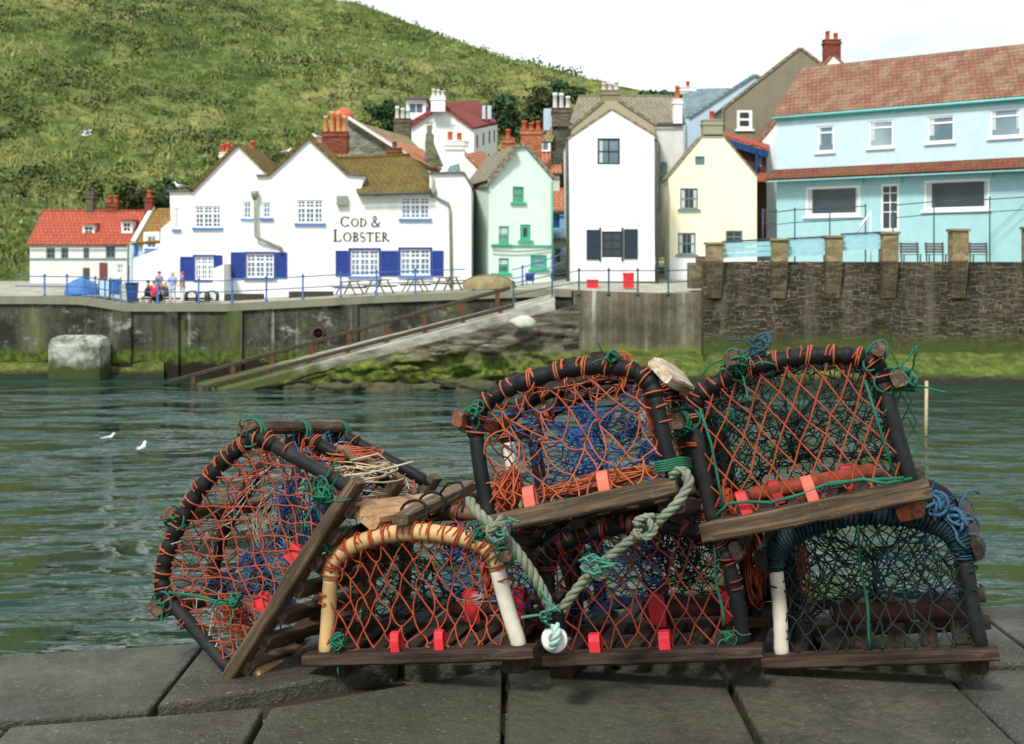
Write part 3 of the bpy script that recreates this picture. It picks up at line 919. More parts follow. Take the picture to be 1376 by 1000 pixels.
L_DARK = leafmat('dark_scrub_leaf', S(44, 54, 28), S(66, 78, 38), S(96, 104, 54))
L_MID = leafmat('green_scrub_leaf', S(70, 84, 40), S(100, 112, 56), S(138, 140, 76))
L_STRAW = leafmat('dry_grass_blade', S(110, 118, 60), S(140, 144, 80), S(168, 168, 104))
L_TREE = leafmat('tree_leaf', S(30, 52, 28), S(48, 78, 42), S(84, 116, 62))


def hill_z(px, k):
    a = (px + 560) / 2500
    return fhill(a, k * .86)


rg = random.Random(11)
mbd, mbm, mbs = MB(), MB(), MB()
for i in range(1500):
    px = rg.uniform(-40, 800); k = rg.uniform(.06, 1.0)
    p = hill_z(px, k)
    a_ = px / 1000; m = .55 * noise.noise(Vector(((a_ * .75 + k * .6) * 4, (k * .75 - a_ * .6) * 15, 2))) * 1.6 + .45 * noise.noise(Vector((p.x * .12, p.z * .2, 2)))
    s = rg.uniform(.5, 1.2) * (1 + 1.6 * max(0, m))
    tgt = mbd if m > .12 else mbm
    if m < -.10: continue
    leaves(tgt, (p.x, p.y, p.z + s * .1), s * 1.7, s * 1.3, s * .8, 44, .40, rg, .3)
for i in range(9000):
    px = rg.uniform(-40, 820); k = rg.uniform(.02, 1.0) ** .9
    p = hill_z(px, k)
    m = noise.noise(Vector((p.x * .06 + 9, p.z * .10, 5)))
    tgt = mbs if m + (px - 330) / 1500 > .12 else mbm
    for j in range(3):
        q = p + Vector((rg.gauss(0, .4), rg.gauss(0, .4), -.1)); hgt = rg.uniform(.35, .8); a = rg.uniform(0, 3.14); wd = rg.uniform(.06, .15)
        dx = Vector((math.cos(a), math.sin(a), 0)) * wd; ln = Vector((rg.gauss(0, .25), rg.gauss(0, .25), hgt))
        tgt.add([q - dx, q + dx, q + ln + dx * .2, q + ln - dx * .2], [(0, 1, 2, 3)])
tag(mbd.build('dark_scrub', L_DARK, uv=False), kind='stuff'); tag(mbm.build('green_scrub', L_MID, uv=False), kind='stuff'); tag(mbs.build('dry_grass', L_STRAW, uv=False), kind='stuff')

BARK = plain('grey_bark', S(86, 74, 60), .9, .35, 5, bump=.5, bscale=20)


def tree(px, py, D, wpx, hpx, label, mat, seed, group=None, n=1500, zb=None):
    c = P(px, py, D); s = D / F; rx, rz = wpx * s / 2, hpx * s / 2
    base = c.z - rz - 3.0 if zb is None else zb
    r = thing('tree', (c.x, D, base), label, 'tree', group)
    rg = random.Random(seed); mb = MB()
    mb.tube([Vector((c.x, D, base)), Vector((c.x + .15, D, base + 2)), Vector((c.x + .1, D, c.z + rz * .3))], lambda i: (.32, .25, .08)[i], 8)
    for k in range(6):
        a = k * 1.05 + seed
        e = c + Vector((math.cos(a) * rx * .6, math.sin(a) * rx * .5, rz * (.2 + .4 * ((k * .37) % 1))))
        mb.tube([Vector((c.x + .1, D, c.z - rz * .6 + k * .2)), (c + e) / 2 + Vector((0, 0, -rz * .1)), e], lambda i: (.13, .08, .03)[i], 6)
    mb.build('trunk', BARK, r)
    cr = MB(); m = 16
    for k in range(m):
        while True:
            q = Vector((rg.uniform(-1, 1), rg.uniform(-1, 1), rg.uniform(-1, 1)))
            if q.length < 1: break
        f = rg.uniform(.28, .5)
        leaves(cr, (c.x + q.x * rx * .72, D + q.y * rx * .7, c.z + q.z * rz * .72), rx * f, rx * f, rz * f * .8, n // m, .062 * s * 100, rg, .25)
    cr.build('crown', mat, r, uv=False)
    return r


tree(522, 158, 122, 62, 56, 'dark round tree on the grassy hillside left of the white upper house', L_TREE, 3)
tree(498, 172, 118, 42, 34, 'small green bush-like tree beside the dark round hillside tree', L_MID, 31, n=900)
tree(682, 160, 132, 66, 84, 'broad green tree behind the white upper house, left of the others', L_TREE, 5)
tree(722, 150, 138, 74, 92, 'tall green tree rising over the brick chimneys behind the mint house', L_DARK, 8)
tree(762, 126, 142, 56, 46, 'green tree showing just left of the grey roofed house chimney', L_TREE, 13, n=1000)
tree(885, 130, 150, 60, 30, 'low green tree peeping above the grey tiled roof', L_TREE, 17, n=800)
tree(178, 264, 104, 66, 56, 'dark green tree at the foot of the hill behind the red roofed cottages', L_DARK, 21)
tree(222, 262, 106, 44, 50, 'dark green tree at the foot of the hill beside the pub wall', L_TREE, 23, n=1000)
tree(120, 255, 108, 44, 44, 'mid green tree behind the leftmost red roof', L_MID, 25, n=900)
# ================================================================== the pub
def glyphs(text, mb, fac, u, z, cap, small):
    """Roman letters cut from plate: thick stems, thin arms, serifs; first letter of each word full height"""
    o0, o1 = .004, .035
    def R_(x0, y0, x1, y1): fac.box(mb, x0, y0, x1, y1, o0, o1)
    def poly(pts):      # quad strip list of (outer, inner)
        for (a, b), (c, d) in zip(pts, pts[1:]):
            q = [a, c, d, b]
            mb.box8([fac.pt(*p, o1) for p in q] + [fac.pt(*p, o0) for p in q])
    def ring(cx, cy, rx, ry, a0, a1, tk, tn, n=20):
        pts = []
        for i in range(n + 1):
            a = R(a0 + (a1 - a0) * i / n)
            pts.append(((cx + rx * math.cos(a), cy + ry * math.sin(a)), (cx + (rx - tk) * math.cos(a), cy + (ry - tn) * math.sin(a))))
        poly(pts)
    def stroke(pl, ws):
        pts = []
        for i, p in enumerate(pl):
            a = pl[max(0, i - 1)]; b = pl[min(len(pl) - 1, i + 1)]
            dx, dy = b[0] - a[0], b[1] - a[1]; l = math.hypot(dx, dy) or 1
            w = ws[i] / 2; pts.append(((p[0] - dy / l * w, p[1] + dx / l * w), (p[0] + dy / l * w, p[1] - dx / l * w)))
        poly(pts)
    x = u; first = True
    for ch in text:
        if ch == ' ': x += small * .42; first = True; continue
        H = cap if (first or ch == '&') else small
        first = False
        T, t, sf = H * .15, H * .065, H * .08
        def stem(cx, y0=z, y1=z + H):
            R_(cx - T / 2, y0, cx + T / 2, y1); R_(cx - T / 2 - sf, y0 - .001, cx + T / 2 + sf, y0 + t * .8); R_(cx - T / 2 - sf, y1 - t * .8, cx + T / 2 + sf, y1 + .001)
        if ch in 'COD':
            W = H * (.92 if ch != 'D' else .86); r = H * .5
            if ch == 'O': ring(x + W / 2, z + r, W / 2, r, 0, 360, T, t, 28)
            if ch == 'C':
                ring(x + W / 2, z + r, W / 2, r, 42, 318, T, t, 26)
                for sgn in (1, -1):
                    yy = z + r + sgn * r * .66; R_(x + W * .84, min(yy, yy + sgn * H * .16), x + W * .84 + t * 1.2, max(yy, yy + sgn * H * .16))
            if ch == 'D': stem(x + T / 2 + sf); ring(x + T + sf - .02, z + r, W - T - sf, r, -90, 90, T, t, 16)
        elif ch == 'L':
            W = H * .68; stem(x + T / 2 + sf); R_(x + sf, z + .002, x + W, z + t); R_(x + W - t, z + t, x + W, z + H * .22)
        elif ch == 'E':
            W = H * .64; stem(x + T / 2 + sf)
            for y, l in ((z + .002, 1), (z + H * .5 - t / 2, .8), (z + H - t - .002, .95)): R_(x + sf + T, y, x + W * l, y + t)
            R_(x + W - t, z + t, x + W, z + H * .2); R_(x + W * .95 - t, z + H * .8, x + W * .95, z + H - t)
        elif ch == 'T':
            W = H * .78; stem(x + W / 2, z, z + H - t - .002); R_(x, z + H - t, x + W, z + H)
            for q in (x, x + W - t): R_(q, z + H * .8, q + t, z + H - t)
        elif ch in 'BR':
            W = H * (.66 if ch == 'B' else .78); stem(x + T / 2 + sf); a = x + T + sf - .01
            ring(a, z + H * .75, H * .36, H * .25, -90, 90, T, t, 12)
            if ch == 'B': ring(a, z + H * .26, H * .42, H * .26, -90, 90, T, t, 12)
            else: stroke([(a + H * .1, z + H * .5), (a + H * .32, z + H * .2), (x + W + H * .06, z)], [T, T, T * .8])
        elif ch == 'S':
            W = H * .56; pl = []; ws = []
            for i in range(25):
                k = i / 24
                if k < .5: an = R(40 + k * 2 * 230); pl.append((x + W / 2 + W * .42 * math.cos(an), z + H * .74 + H * .25 * math.sin(an)))
                else: an = R(90 - (k - .5) * 2 * 230); pl.append((x + W / 2 + W * .46 * math.cos(an), z + H * .26 + H * .24 * math.sin(an)))
                ws.append(t + (T - t) * math.exp(-((k - .5) / .16) ** 2))
            stroke(pl, ws)
        elif ch == '&':
            W = H * .86; c = [(.95, .45), (.84, .25), (.62, .04), (.35, 0), (.1, .1), (.06, .28), (.2, .45), (.45, .62), (.56, .8), (.46, .96), (.3, .98), (.2, .85), (.26, .68), (.5, .36), (.75, .1), (.98, .0)]
            pl = []
            for i in range(len(c) - 1):
                p0, p1, p2, p3 = c[max(0, i - 1)], c[i], c[i + 1], c[min(len(c) - 1, i + 2)]
                for j in range(4):
                    s = j / 4
                    f = lambda a, b, cc, d: .5 * (2 * b + (cc - a) * s + (2 * a - 5 * b + 4 * cc - d) * s * s + (-a + 3 * b - 3 * cc + d) * s ** 3)
                    pl.append((x + W * f(p0[0], p1[0], p2[0], p3[0]), z + H * f(p0[1], p1[1], p2[1], p3[1])))
            ws = [t + (T * .9 - t) * (.5 + .5 * math.sin(i * .34 + 2.4)) for i in range(len(pl))]
            stroke(pl, ws)
        x += W + H * .14
    return x - u


FG = Fac(179, 79, 362, 79); FM = Fac(345, 78.6, 640, 78.6)
pub = root_at(FM, 345, 395, 'pub_building', 'long white harbourside pub with two gables, royal blue shutters and dark lettering', 'pub')
gw = {'W1': (262, 277, 297, 306), 'A': (235, 280, 240, 308), 'S1': (262, 345, 287, 376), 'W2': (327, 271, 338, 294)}
hg = {k: FG.rect(*v) for k, v in gw.items()}
wall(pub, FG, [(179, 400), (179, 348), (215, 334), (216, 308), (229, 296), (228, 258), (260, 257), (320, 195), (361, 236), (361, 400)], 8, WHITE, list(hg.values()))
window(pub, FG, hg['W1'], ST_PUB, P_WHITE, G_PALE, P_SILL)
window(pub, FG, hg['A'], ST_PLAIN, P_WHITE, G_PALE, P_SILL)
window(pub, FG, hg['W2'], ST_SIX, P_WHITE, G_PALE, P_SILL)
window(pub, FG, hg['S1'], ST_PUB, P_WHITE, G_PALE, None, P_BLUE)
shutter(pub, FG, FG.rect(242, 345, 260, 377), P_BLUE); shutter(pub, FG, FG.rect(289, 343, 299, 377), P_BLUE)
roof_edges(pub, FG, [((258, 259), (320, 195)), ((320, 195), (361, 236))], 7.6, T_MOSS)
roof_edges(pub, FG, [((226, 258), (260, 257))], 7.6, EDGE, .1)
mwin = {'W3': (353, 272, 364, 293), 'W4': (399, 269, 434, 300), 'W5': (539, 265, 577, 294), 'S2': (331, 341, 368, 373), 'S3': (471, 336, 509, 371), 'S4': (538, 335, 578, 370)}
FS2 = FM
hm = {k: FM.rect(*v) for k, v in mwin.items()}
outl = [(300.5, 400), (300.5, 300), (345, 300), (345, 237), (362, 237), (415, 187), (466, 235), (490, 237), (484, 258), (577, 256), (577, 234), (623, 233), (633, 252), (633, 400)]
# lower front of the gable stands forward from x=300
wall(pub, FM, outl, 8.2, WHITE, list(hm.values()))
roof_edges(pub, FM, [((362, 237), (415, 187)), ((415, 187), (466, 235))], 8.2, T_MOSS)
roof_edges(pub, FM, [((345, 237), (361, 237)), ((577, 234), (623, 233)), ((623, 233), (634, 252)), ((467, 235), (490, 237))], 8.2, EDGE, .1)
for k in ('W3',): window(pub, FM, hm[k], ST_SIX, P_WHITE, G_PALE, P_SILL)
for k in ('W4', 'W5'): window(pub, FM, hm[k], ST_PUB, P_WHITE, G_PALE, P_SILL)
for k in ('S2', 'S3', 'S4'): window(pub, FM, hm[k], ST_PUB, P_WHITE, G_PALE, P_SILL, P_BLUE)
for x0, x1, n in ((310, 328, 1), (371, 386, 1), (451, 468, 1), (512, 535, 2), (581, 596, 1)): shutter(pub, FM, FM.rect(x0, 339 if x0 < 400 else 337, x1, 374 if x0 < 400 else 371), P_BLUE, n)
mb = MB(); u0, z0 = FM.uv(480, 260); u1, _ = FM.uv(579, 257)
mb.slab([P(482, 259, 78.1), P(579, 256, 78.1), P(551, 209, 82.5), P(452, 213, 82.5)], .2); mb.slab([P(551.2, 209, 82.5), P(579.2, 256, 78.1), P(582, 236, 83)], .2)
mb.tube([P(452, 212.5, 82.5), P(551, 208.5, 82.5)], .12, 8); mb.build('roof', T_MOSS, pub)
mb = MB(); mb.tube([P(483, 261, 78.0), P(578, 258.5, 78.0)], .07, 6); mb.build('gutter', EDGE, pub)
# lettering
mb = MB(); u, z = FM.uv(457.5, 304.5); px = 78.6 / F
wd = glyphs('COD &', mb, FM, u, z, 13.5 * px, 11 * px)
u, z = FM.uv(448, 324.5); wd = glyphs('LOBSTER', mb, FM, u, z, 16 * px, 12.2 * px)
mb.build('lettering', P_INK, pub)
pipe(pub, [FM.pt(*FM.uv(343.5, 257), .28), FM.pt(*FM.uv(345, 318), .28), FM.pt(*FM.uv(350, 321), .28), FM.pt(*FM.uv(370, 330), .12), FM.pt(*FM.uv(378, 333), .12), FM.pt(*FM.uv(379.5, 341), .12)], .085)
pipe(pub, [FM.pt(*FM.uv(582, 240), .13), FM.pt(*FM.uv(582, 258), .13), FM.pt(*FM.uv(588, 266), .13), FM.pt(*FM.uv(603, 274), .13), FM.pt(*FM.uv(605, 285), .13), FM.pt(*FM.uv(607, 394), .13)], .075)
mb = MB(); mb.lathe(FM.pt(*FM.uv(343.5, 262), .28), [(.1, -.3), (.22, 0), (.22, .22)], 10); mb.lathe(FM.pt(*FM.uv(582, 260), .13), [(.1, -.25), (.2, 0), (.2, .3)], 10); mb.build('rainwater_hopper', P_PIPE, pub)
r = FM.rect(453, 263, 467, 276); mb = MB(); FM.box(mb, *r, .003, .3); 
for k in range(5): FM.box(mb, r[0] + .05, r[1] + .06 + k * .1, r[2] - .05, r[1] + .1 + k * .1, .302, .33)
mb.build('wall_vent', plain('grey_vent', S(150, 160, 146), .6, .2), pub)
mb = MB(); c = FM.pt(*FM.uv(507, 262), .25); mb.lathe(c, [(.05, .1), (.16, 0), (.16, -.06)], 10); mb.tube([FM.pt(*FM.uv(507, 260), 0), c + Vector((0, 0, .1))], .03, 6); mb.build('wall_lamp', EDGE, pub)
chimney(pub, 295, 206, 314, 222, 84, WHITE2, 3); chimney(pub, 334, 203, 343, 224, 86, BRICKR, 1)
# stair wall in front of the left shuttered window
FST = Fac(286, 76.6, 304, 76.6)
stw = root_at(FST, 286, 396, 'stair_wall', 'small white rendered stair wall standing before the left blue shutter', 'wall')
wall(stw, FST, [(286, 404), (286, 361), (301, 355), (301, 404)], 1.9, WHITE)

# ================================================================== far left cottages
c = root_at(Fac(60, 97, 190, 97), 100, 390, 'red_roofed_cottage', 'white cottage under a bright red pantile roof with two dormers, far left', 'house')
cw = [(112, 333, 120, 348), (142, 331, 155, 347), (157, 355, 166, 368), (62, 333, 74, 348), (82, 333, 92, 348)]
fac, hs = ridge_house(c, 40, 181, 395, 328, 286, 97, 3.2, WHITE2, T_RED, cw)
for h in hs[:2] + hs[3:]: window(c, fac, h, ST_SASH, P_GREY, G_DARK)
window(c, fac, hs[2], ST_SASH, P_WHITE, G_GREY)
for r in ((134, 353, 144, 380), (112, 360, 120, 382), (172, 357, 180, 380)): door(c, fac, (fac.rect(*r)[0], fac.rect(*r)[1], fac.rect(*r)[2], fac.rect(*r)[3]), plain('plum_door' + str(r[0]), S(110, 66, 60) if r[0] == 134 else S(70, 74, 66), .6, .2))
for o in [o for o in c.children if o.name.startswith('door')]:
    for v in o.data.vertices: v.co.y -= .16
    for q in o.children: 
        for v in q.data.vertices: v.co.y -= .16
mb = MB(); fac.box(mb, 0, fac.uv(100, 349)[1] - .02, fac.len, fac.uv(100, 347)[1], .003, .06); mb.build('string_course', P_GREY, c)
for (x0, x1, y0, y1) in ((111, 127, 302, 317), (163, 178, 297, 313)):
    fd = Fac(x0, 97.9, x1, 97.9); hr = fd.rect(x0 + 1.5, y0 + 1.5, x1 - 2, y1 - 1)
    d = thing('x', (0, 0, 0), None, None); bpy.data.objects.remove(d)
    mb = MB(); o = wall(c, fd, [(x0, y1 + 6), (x0, y0), (x1, y0), (x1, y1 + 6)], 2, WHITE, [hr], name='dormer')
    window(c, fd, hr, ST_SASH, P_WHITE, G_DARK, name='dormer_window')
    a = P(x0 - 1, y0, 97.7); b = P(x1 + 1, y0, 97.7); mb.box((a.x, 97.6, a.z), (b.x, 100, a.z + .12)); mb.build('dormer_roof', T_RED, o)
chimney(c, 115, 262, 125, 292, 100, BRICKB, 2, EDGE); chimney(c, 142, 273, 158, 290, 100, BRICKR, 2)
c = thing('brown_roofed_cottage', P(205, 390, 93), 'pale cottage with an ochre tiled roof and white dormer beside the pub', 'house')
fb = Fac(176, 93, 236, 93); hr = fb.rect(180, 330, 186, 345)
wall(c, fb, [(174, 395), (174, 326), (240, 322), (240, 395)], 5, PBLUE, [hr]); window(c, fb, hr, ST_SASH, P_SILL, G_GREY)
mb = MB(); mb.slab([P(177, 327, 92.6), P(244, 322, 92.6), P(242, 279, 96), P(205, 280, 96)], .18); mb.build('roof', T_BROWN, c)
mb = MB(); mb.beam(P(179, 325, 92.5), P(205, 279, 95.9), .28, .2); mb.build('verge', P_WHITE, c)
fd = Fac(193, 92.7, 216, 92.7); hr = fd.rect(197, 317, 210, 334); o = wall(c, fd, [(192, 338), (193, 312), (214, 311), (215, 338)], 2, WHITE, [hr], name='dormer'); window(c, fd, hr, ST_SASH, P_WHITE, G_PALE, P_SILL, name='dormer_window')
chimney(c, 194, 266, 204, 292, 95.4, BRICKR, 1)
pipe(c, [P(176, 327, 92.5), P(172, 330, 92.5), P(172, 392, 92.5)], .07)

# ================================================================== houses climbing behind the pub
FS = Fac(455, 92, 560, 92)
c = root_at(FS, 500, 240, 'stone_gabled_house', 'grey stone house with lichened and orange tiled roof behind the pub', 'house')
wall(c, FS, [(452, 260), (452, 172), (468, 161), (550, 214), (550, 260)], .6, STONE_G, name='gable_wall')
mb = MB(); mb.slab([P(468, 160, 91.7), P(550, 212.5, 91.7), P(606, 240, 100), P(548, 184, 103)], .22); ro = mb.build('roof', T_LICH, c)
mb = MB(); k = lambda a, b, t: a.lerp(b, t)
A, B, C_, D_ = P(468, 160, 91.7), P(550, 212.5, 91.7), P(606, 240, 100), P(548, 184, 103)
mb.slab([A.lerp(B, .42) + Vector((.1, .3, .16)), B + Vector((0, .3, .16)), C_ + Vector((0, 0, .16)), D_.lerp(C_, .35) + Vector((0, 0, .16))], .12); mb.build('orange_roof', T_ORANGE, c)
mb = MB(); mb.slab([A, D_, P(520, 190, 106), P(430, 190, 97)], .2); mb.build('rear_roof', T_LICH, c)
mb = MB(); mb.beam(A + Vector((0, -.1, .1)), B + Vector((0, -.1, .1)), .3, .22); mb.build('verge', WHITE2, c)
mb = MB(); q = A.lerp(C_, .62) + Vector((0, 0, .33)); q2 = B.lerp(D_, .35)
e1 = (B - A).normalized(); e2 = (D_ - A).normalized(); q = A + e1 * 3.4 + e2 * 6.5 + e1.cross(e2).normalized() * (.2 if e1.cross(e2).z > 0 else -.2)
mb.slab([q, q + e1 * .9, q + e1 * .9 + e2 * 1.3, q + e2 * 1.3], .08); mb.build('skylight', G_PALE, c)
chimney(c, 520, 200, 539, 216, 90.5, BRICKR, 1, EDGE)
c = root_at(Fac(430, 90, 470, 90), 450, 235, 'brick_chimney_house', 'red brick chimney stack with buff pots rising behind the second pub gable', 'house')
chimney(c, 432, 178, 466, 212, 88, BRICKR, 4, plain('buff_pot', S(196, 140, 92), .8, .2, 5), 1.2, 1.3)
mb = MB(); mb.slab([P(425, 222, 86.6), P(476, 222, 86.6), P(470, 196, 89.2), P(426, 184, 89.2)], .2); mb.build('roof', T_LICH, c)
mb = MB(); a, b = P(426, 300, 87), P(474, 222, 87); mb.box((a.x, 87.3, a.z), (b.x, 91, b.z)); mb.build('wall', WHITE2, c)
mb = MB(); q = P(461, 163, 93); mb.lathe(q + Vector((0, 0, -1.0)), [(.55, 0), (.62, 1.1), (.75, 1.2), (.75, 1.5), (.4, 1.75), (.05, 1.95)], 14); mb.build('cowl', TERRA, c)

FU = Fac(545, 112, 640, 112)
c = root_at(FU, 590, 235, 'upper_white_house', 'tall white house with red roof and flat dormer high behind the pub', 'house')
wn = [(572, 163, 583, 175), (606, 168, 612, 176), (624, 190, 631, 200)]
hs = [FU.rect(*r) for r in wn]
wall(c, FU, [(552, 240), (552, 168), (594, 140), (637, 172), (637, 240)], 2, WHITE, hs, name='gable_wall')
for h in hs: window(c, FU, h, ST_SASH, P_WHITE, G_GREY)
A, B, C_, D_ = P(594, 138.5, 111.7), P(638, 171, 111.7), P(668, 164, 125), P(641, 134, 126)
mb = MB(); mb.slab([A, B, C_, D_], .25); mb.slab([A, D_, P(600, 160, 128), P(550, 168, 111.7)], .25); mb.build('roof', T_PLUM, c)
mb = MB(); q = [P(637, 174, 112.02), P(668, 168, 124.8)]; lo = [Vector((v.x, v.y, P(0, 240, v.y).z)) for v in q]
mb.add([lo[0], lo[1], q[1], q[0]] + [v + Vector((-.3, .1, 0)) for v in (lo[0], lo[1], q[1], q[0])], [(0, 1, 2, 3), (7, 6, 5, 4), (0, 3, 7, 4), (1, 5, 6, 2)]); mb.build('side_wall', WHITE2, c)
dx = (q[1] - q[0]); dn = Vector((dx.y, -dx.x, 0)).normalized()
for k, zk in ((.12, .0), (.38, .05), (.64, .1), (.86, .1), (.25, -2.0), (.6, -1.9)):
    p = q[0].lerp(q[1], k); e = dx.normalized(); hh = 1.1; mb = MB()
    a0 = p - e * .35 + dn * .02 + Vector((0, 0, -1.6 + zk)); a1 = p + e * .35 + dn * .02 + Vector((0, 0, -1.6 + zk))
    a0.z -= .0; mb.box8([a0, a1, a1 - dn * .01 + dn * .08 * 0 - e * 0 + dn * -.05, a0 - dn * .06, a0 + Vector((0, 0, hh)), a1 + Vector((0, 0, hh)), a1 - dn * .06 + Vector((0, 0, hh)), a0 - dn * .06 + Vector((0, 0, hh))]); w_ = mb.build('window', P_NAVY, c)
FD = Fac(547, 113, 571, 113); o = wall(c, FD, [(546, 162), (546, 134), (572, 133), (572, 162)], 4, WHITE, [FD.rect(549, 138, 569, 153)], name='dormer'); window(c, FD, FD.rect(549, 138, 569, 153), dict(ST_PLAIN, mull=[.5]), P_WHITE, G_PALE, name='dormer_window')
mb = MB(); a = P(544, 133, 112.6); b = P(574, 131, 112.6); mb.box((a.x, 112.6, a.z), (b.x, 118, a.z + .18)); mb.build('dormer_roof', EDGE, o)
mb = MB(); mb.slab([P(550, 165, 112.2), P(546, 160, 116), P(590, 136, 116), P(592, 141, 112.2)], .15); mb.build('roof_slope', T_PLUM, c)
chimney(c, 579, 130, 598, 150, 111, WHITE, 3, WHITE2)
for k, (x0, x1) in enumerate(((648, 652), (655, 660))):
    mb = MB(); a, b = P(x0, 160, 119 + k * 2), P(x1, 142, 119 + k * 2); mb.box((a.x, a.y, a.z), (b.x, a.y + 1, b.z)); mb.build('dormer', PBLUE, c)
c = root_at(Fac(525, 108, 552, 108), 540, 200, 'stone_tower', 'squat grey stone stack with pale pots between the pub roof and upper house', 'chimney stack')
chimney(c, 529, 160, 551, 215, 106, BRICKB, 3, WHITE2, 1.6, .9)
c = root_at(Fac(570, 96, 592, 96), 580, 215, 'mossy_chimney', 'narrow green stained stone chimney with stepped shoulder behind the pub', 'chimney stack')
mb = MB(); a, b = P(572, 216, 97), P(582, 180, 97); mb.box((a.x, 97, a.z), (b.x, 98, b.z)); mb.box8([P(571, 224, 96.9), P(596, 224, 96.9), P(596, 224, 98.1), P(571, 224, 98.1), P(571.5, 190, 96.9), P(582, 190, 96.9), P(582, 190, 98.1), P(571.5, 190, 98.1)])
mb.build('stack', stonework('green_stone', S(112, 122, 92), S(88, 98, 76), S(120, 124, 104), .4, .2, .5), c); mb = MB(); mb.lathe(P(577, 180, 97.5), [(.2, 0), (.16, .6), (.2, .6), (.2, .7)], 10); mb.build('chimney_pot', WHITE2, c)

FT = Fac(596, 88, 660, 88)
c = root_at(FT, 610, 260, 'white_stack_cottage', 'white cottage with a broad white chimney and bright orange roof behind the pub end', 'house')
wall(c, FT, [(590, 275), (590, 232), (598, 222), (598, 200), (624, 200), (624, 208), (656, 241), (656, 275)], 5, WHITE)
roof_edges(c, FT, [((624, 207), (657, 241))], 6, T_ORANGE, .2)
mb = MB(); mb.slab([P(622, 207, 88.2), P(656, 240, 88.2), P(672, 235, 97), P(650, 203, 98)], .2); mb.build('roof', T_ORANGE, c)
chimney(c, 598, 190, 623, 201, 87.9, WHITE, 2, None, 1.1); mb = MB(); mb.slab([P(600, 233, 87.5), P(616, 231, 87.5), P(617, 220, 88), P(604, 223, 88)], .1); mb.build('lean_to_roof', T_SLATE, c)

# ================================================================== mint house
A = P(657, HY, 80); mint = None
FMf = Fac(657, 80, 743, 80.8); FMs = Fac(631, 88.5, 656.9, 80.02)
mint = root_at(FMf, 657, 385, 'mint_house', 'pale mint green gabled house with sea green window frames beside the pub', 'house')
mw = [(689, 251, 704, 272), (663, 304, 684, 328), (699, 302, 713, 323), (663, 347, 684, 367), (713, 343, 735, 362)]
hs = [FMf.rect(*r) for r in mw]
wall(mint, FMf, [(657, 400), (657, 243), (692, 200), (706, 198), (742, 240), (743, 400)], 8.4, MINT, hs)
sw = [(640.5, 254, 648, 283), (642.5, 307, 650, 331), (642.5, 352, 650, 369)]
hs2 = [FMs.rect(*r) for r in sw]
wall(mint, FMs, [(631, 396), (631, 251), (656.9, 247), (656.9, 400)], .6, MINT, hs2, name='side_wall')
for h in hs[:1]: window(mint, FMf, h, ST_SASH, P_GREEN, G_GREEN, P_GREEN)
for h in (hs[1], hs[3]): window(mint, FMf, h, dict(ST_SASH, trans=[.55]), P_GREEN, G_GREEN, P_GREEN, curtain=[(0, 1, .42)])
window(mint, FMf, hs[2], dict(ST_PLAIN, b=.2), P_GREEN, G_DARK, P_GREEN); window(mint, FMf, hs[4], dict(ST_PLAIN, b=.16, trans=[.5]), P_GREEN, G_GREY, P_GREEN)
for h in hs2: window(mint, FMs, h, dict(ST_PLAIN, b=.2), P_GREEN, G_GREEN)
roof_edges(mint, FMf, [((656, 245), (692, 200)), ((692, 200), (706, 198)), ((706, 198), (743.5, 242))], 8.4, T_GREY, .2, .15)
mb = MB(); mb.slab([P(655, 246, 79.8), P(691, 199, 79.8), P(676, 204, 88), P(628, 249, 89)], .2); mb.slab([P(628, 251, 88.6), P(656, 247, 79.7), P(656, 251, 79.7), P(628, 255, 88.6)], .1); mb.build('roof', T_GREY, mint)
mb = MB(); a = FMf.rect(661, 329.5, 742, 332); FMf.box(mb, *a, .003, .07); mb.build('string_course', P_GREEN, mint)
pipe(mint, [FMf.pt(*FMf.uv(741.5, 244), .1), FMf.pt(*FMf.uv(742, 380), .1)], .06, P_GREEN)
for y0, y1, sg in ((336, 334, 2.2), (341, 338, 3.0)):
    a = FMf.pt(*FMf.uv(662, y0), .05); b = FMf.pt(*FMf.uv(740, y1), .05); mb = MB(); mb.tube([a.lerp(b, q / 10) + Vector((0, 0, -sg * .044 * 4 * (q / 10) * (1 - q / 10))) for q in range(11)], .018, 5); mb.build('cable', EDGE, mint)
# chimneys and low roof behind it
c = root_at(Fac(675, 92, 745, 92), 710, 250, 'twin_chimney_cottage', 'low orange roofed cottage with two orange brick chimneys behind the mint house', 'house')
ridge_house(c, 668, 752, 275, 233, 208, 91, 3, WHITE2, T_ORANGE)
chimney(c, 674, 187, 692, 214, 90.2, BRICKO, 1); chimney(c, 700, 175, 728, 216, 90.0, BRICKO, 3)
FW_ = Fac(722, 97, 745, 97); c = root_at(FW_, 733, 240, 'small_white_gable_house', 'small white house with blue window in the gap beyond the brick chimneys', 'house')
h = FW_.rect(728, 189, 738, 203); wall(c, FW_, [(722, 260), (722, 196), (728, 184), (746, 184), (746, 260)], 4, WHITE, [h]); window(c, FW_, h, ST_PLAIN, P_WHITE, G_PALE); roof_edges(c, FW_, [((722, 196), (728, 184)), ((728, 184), (747, 184))], 4, T_ORANGE)
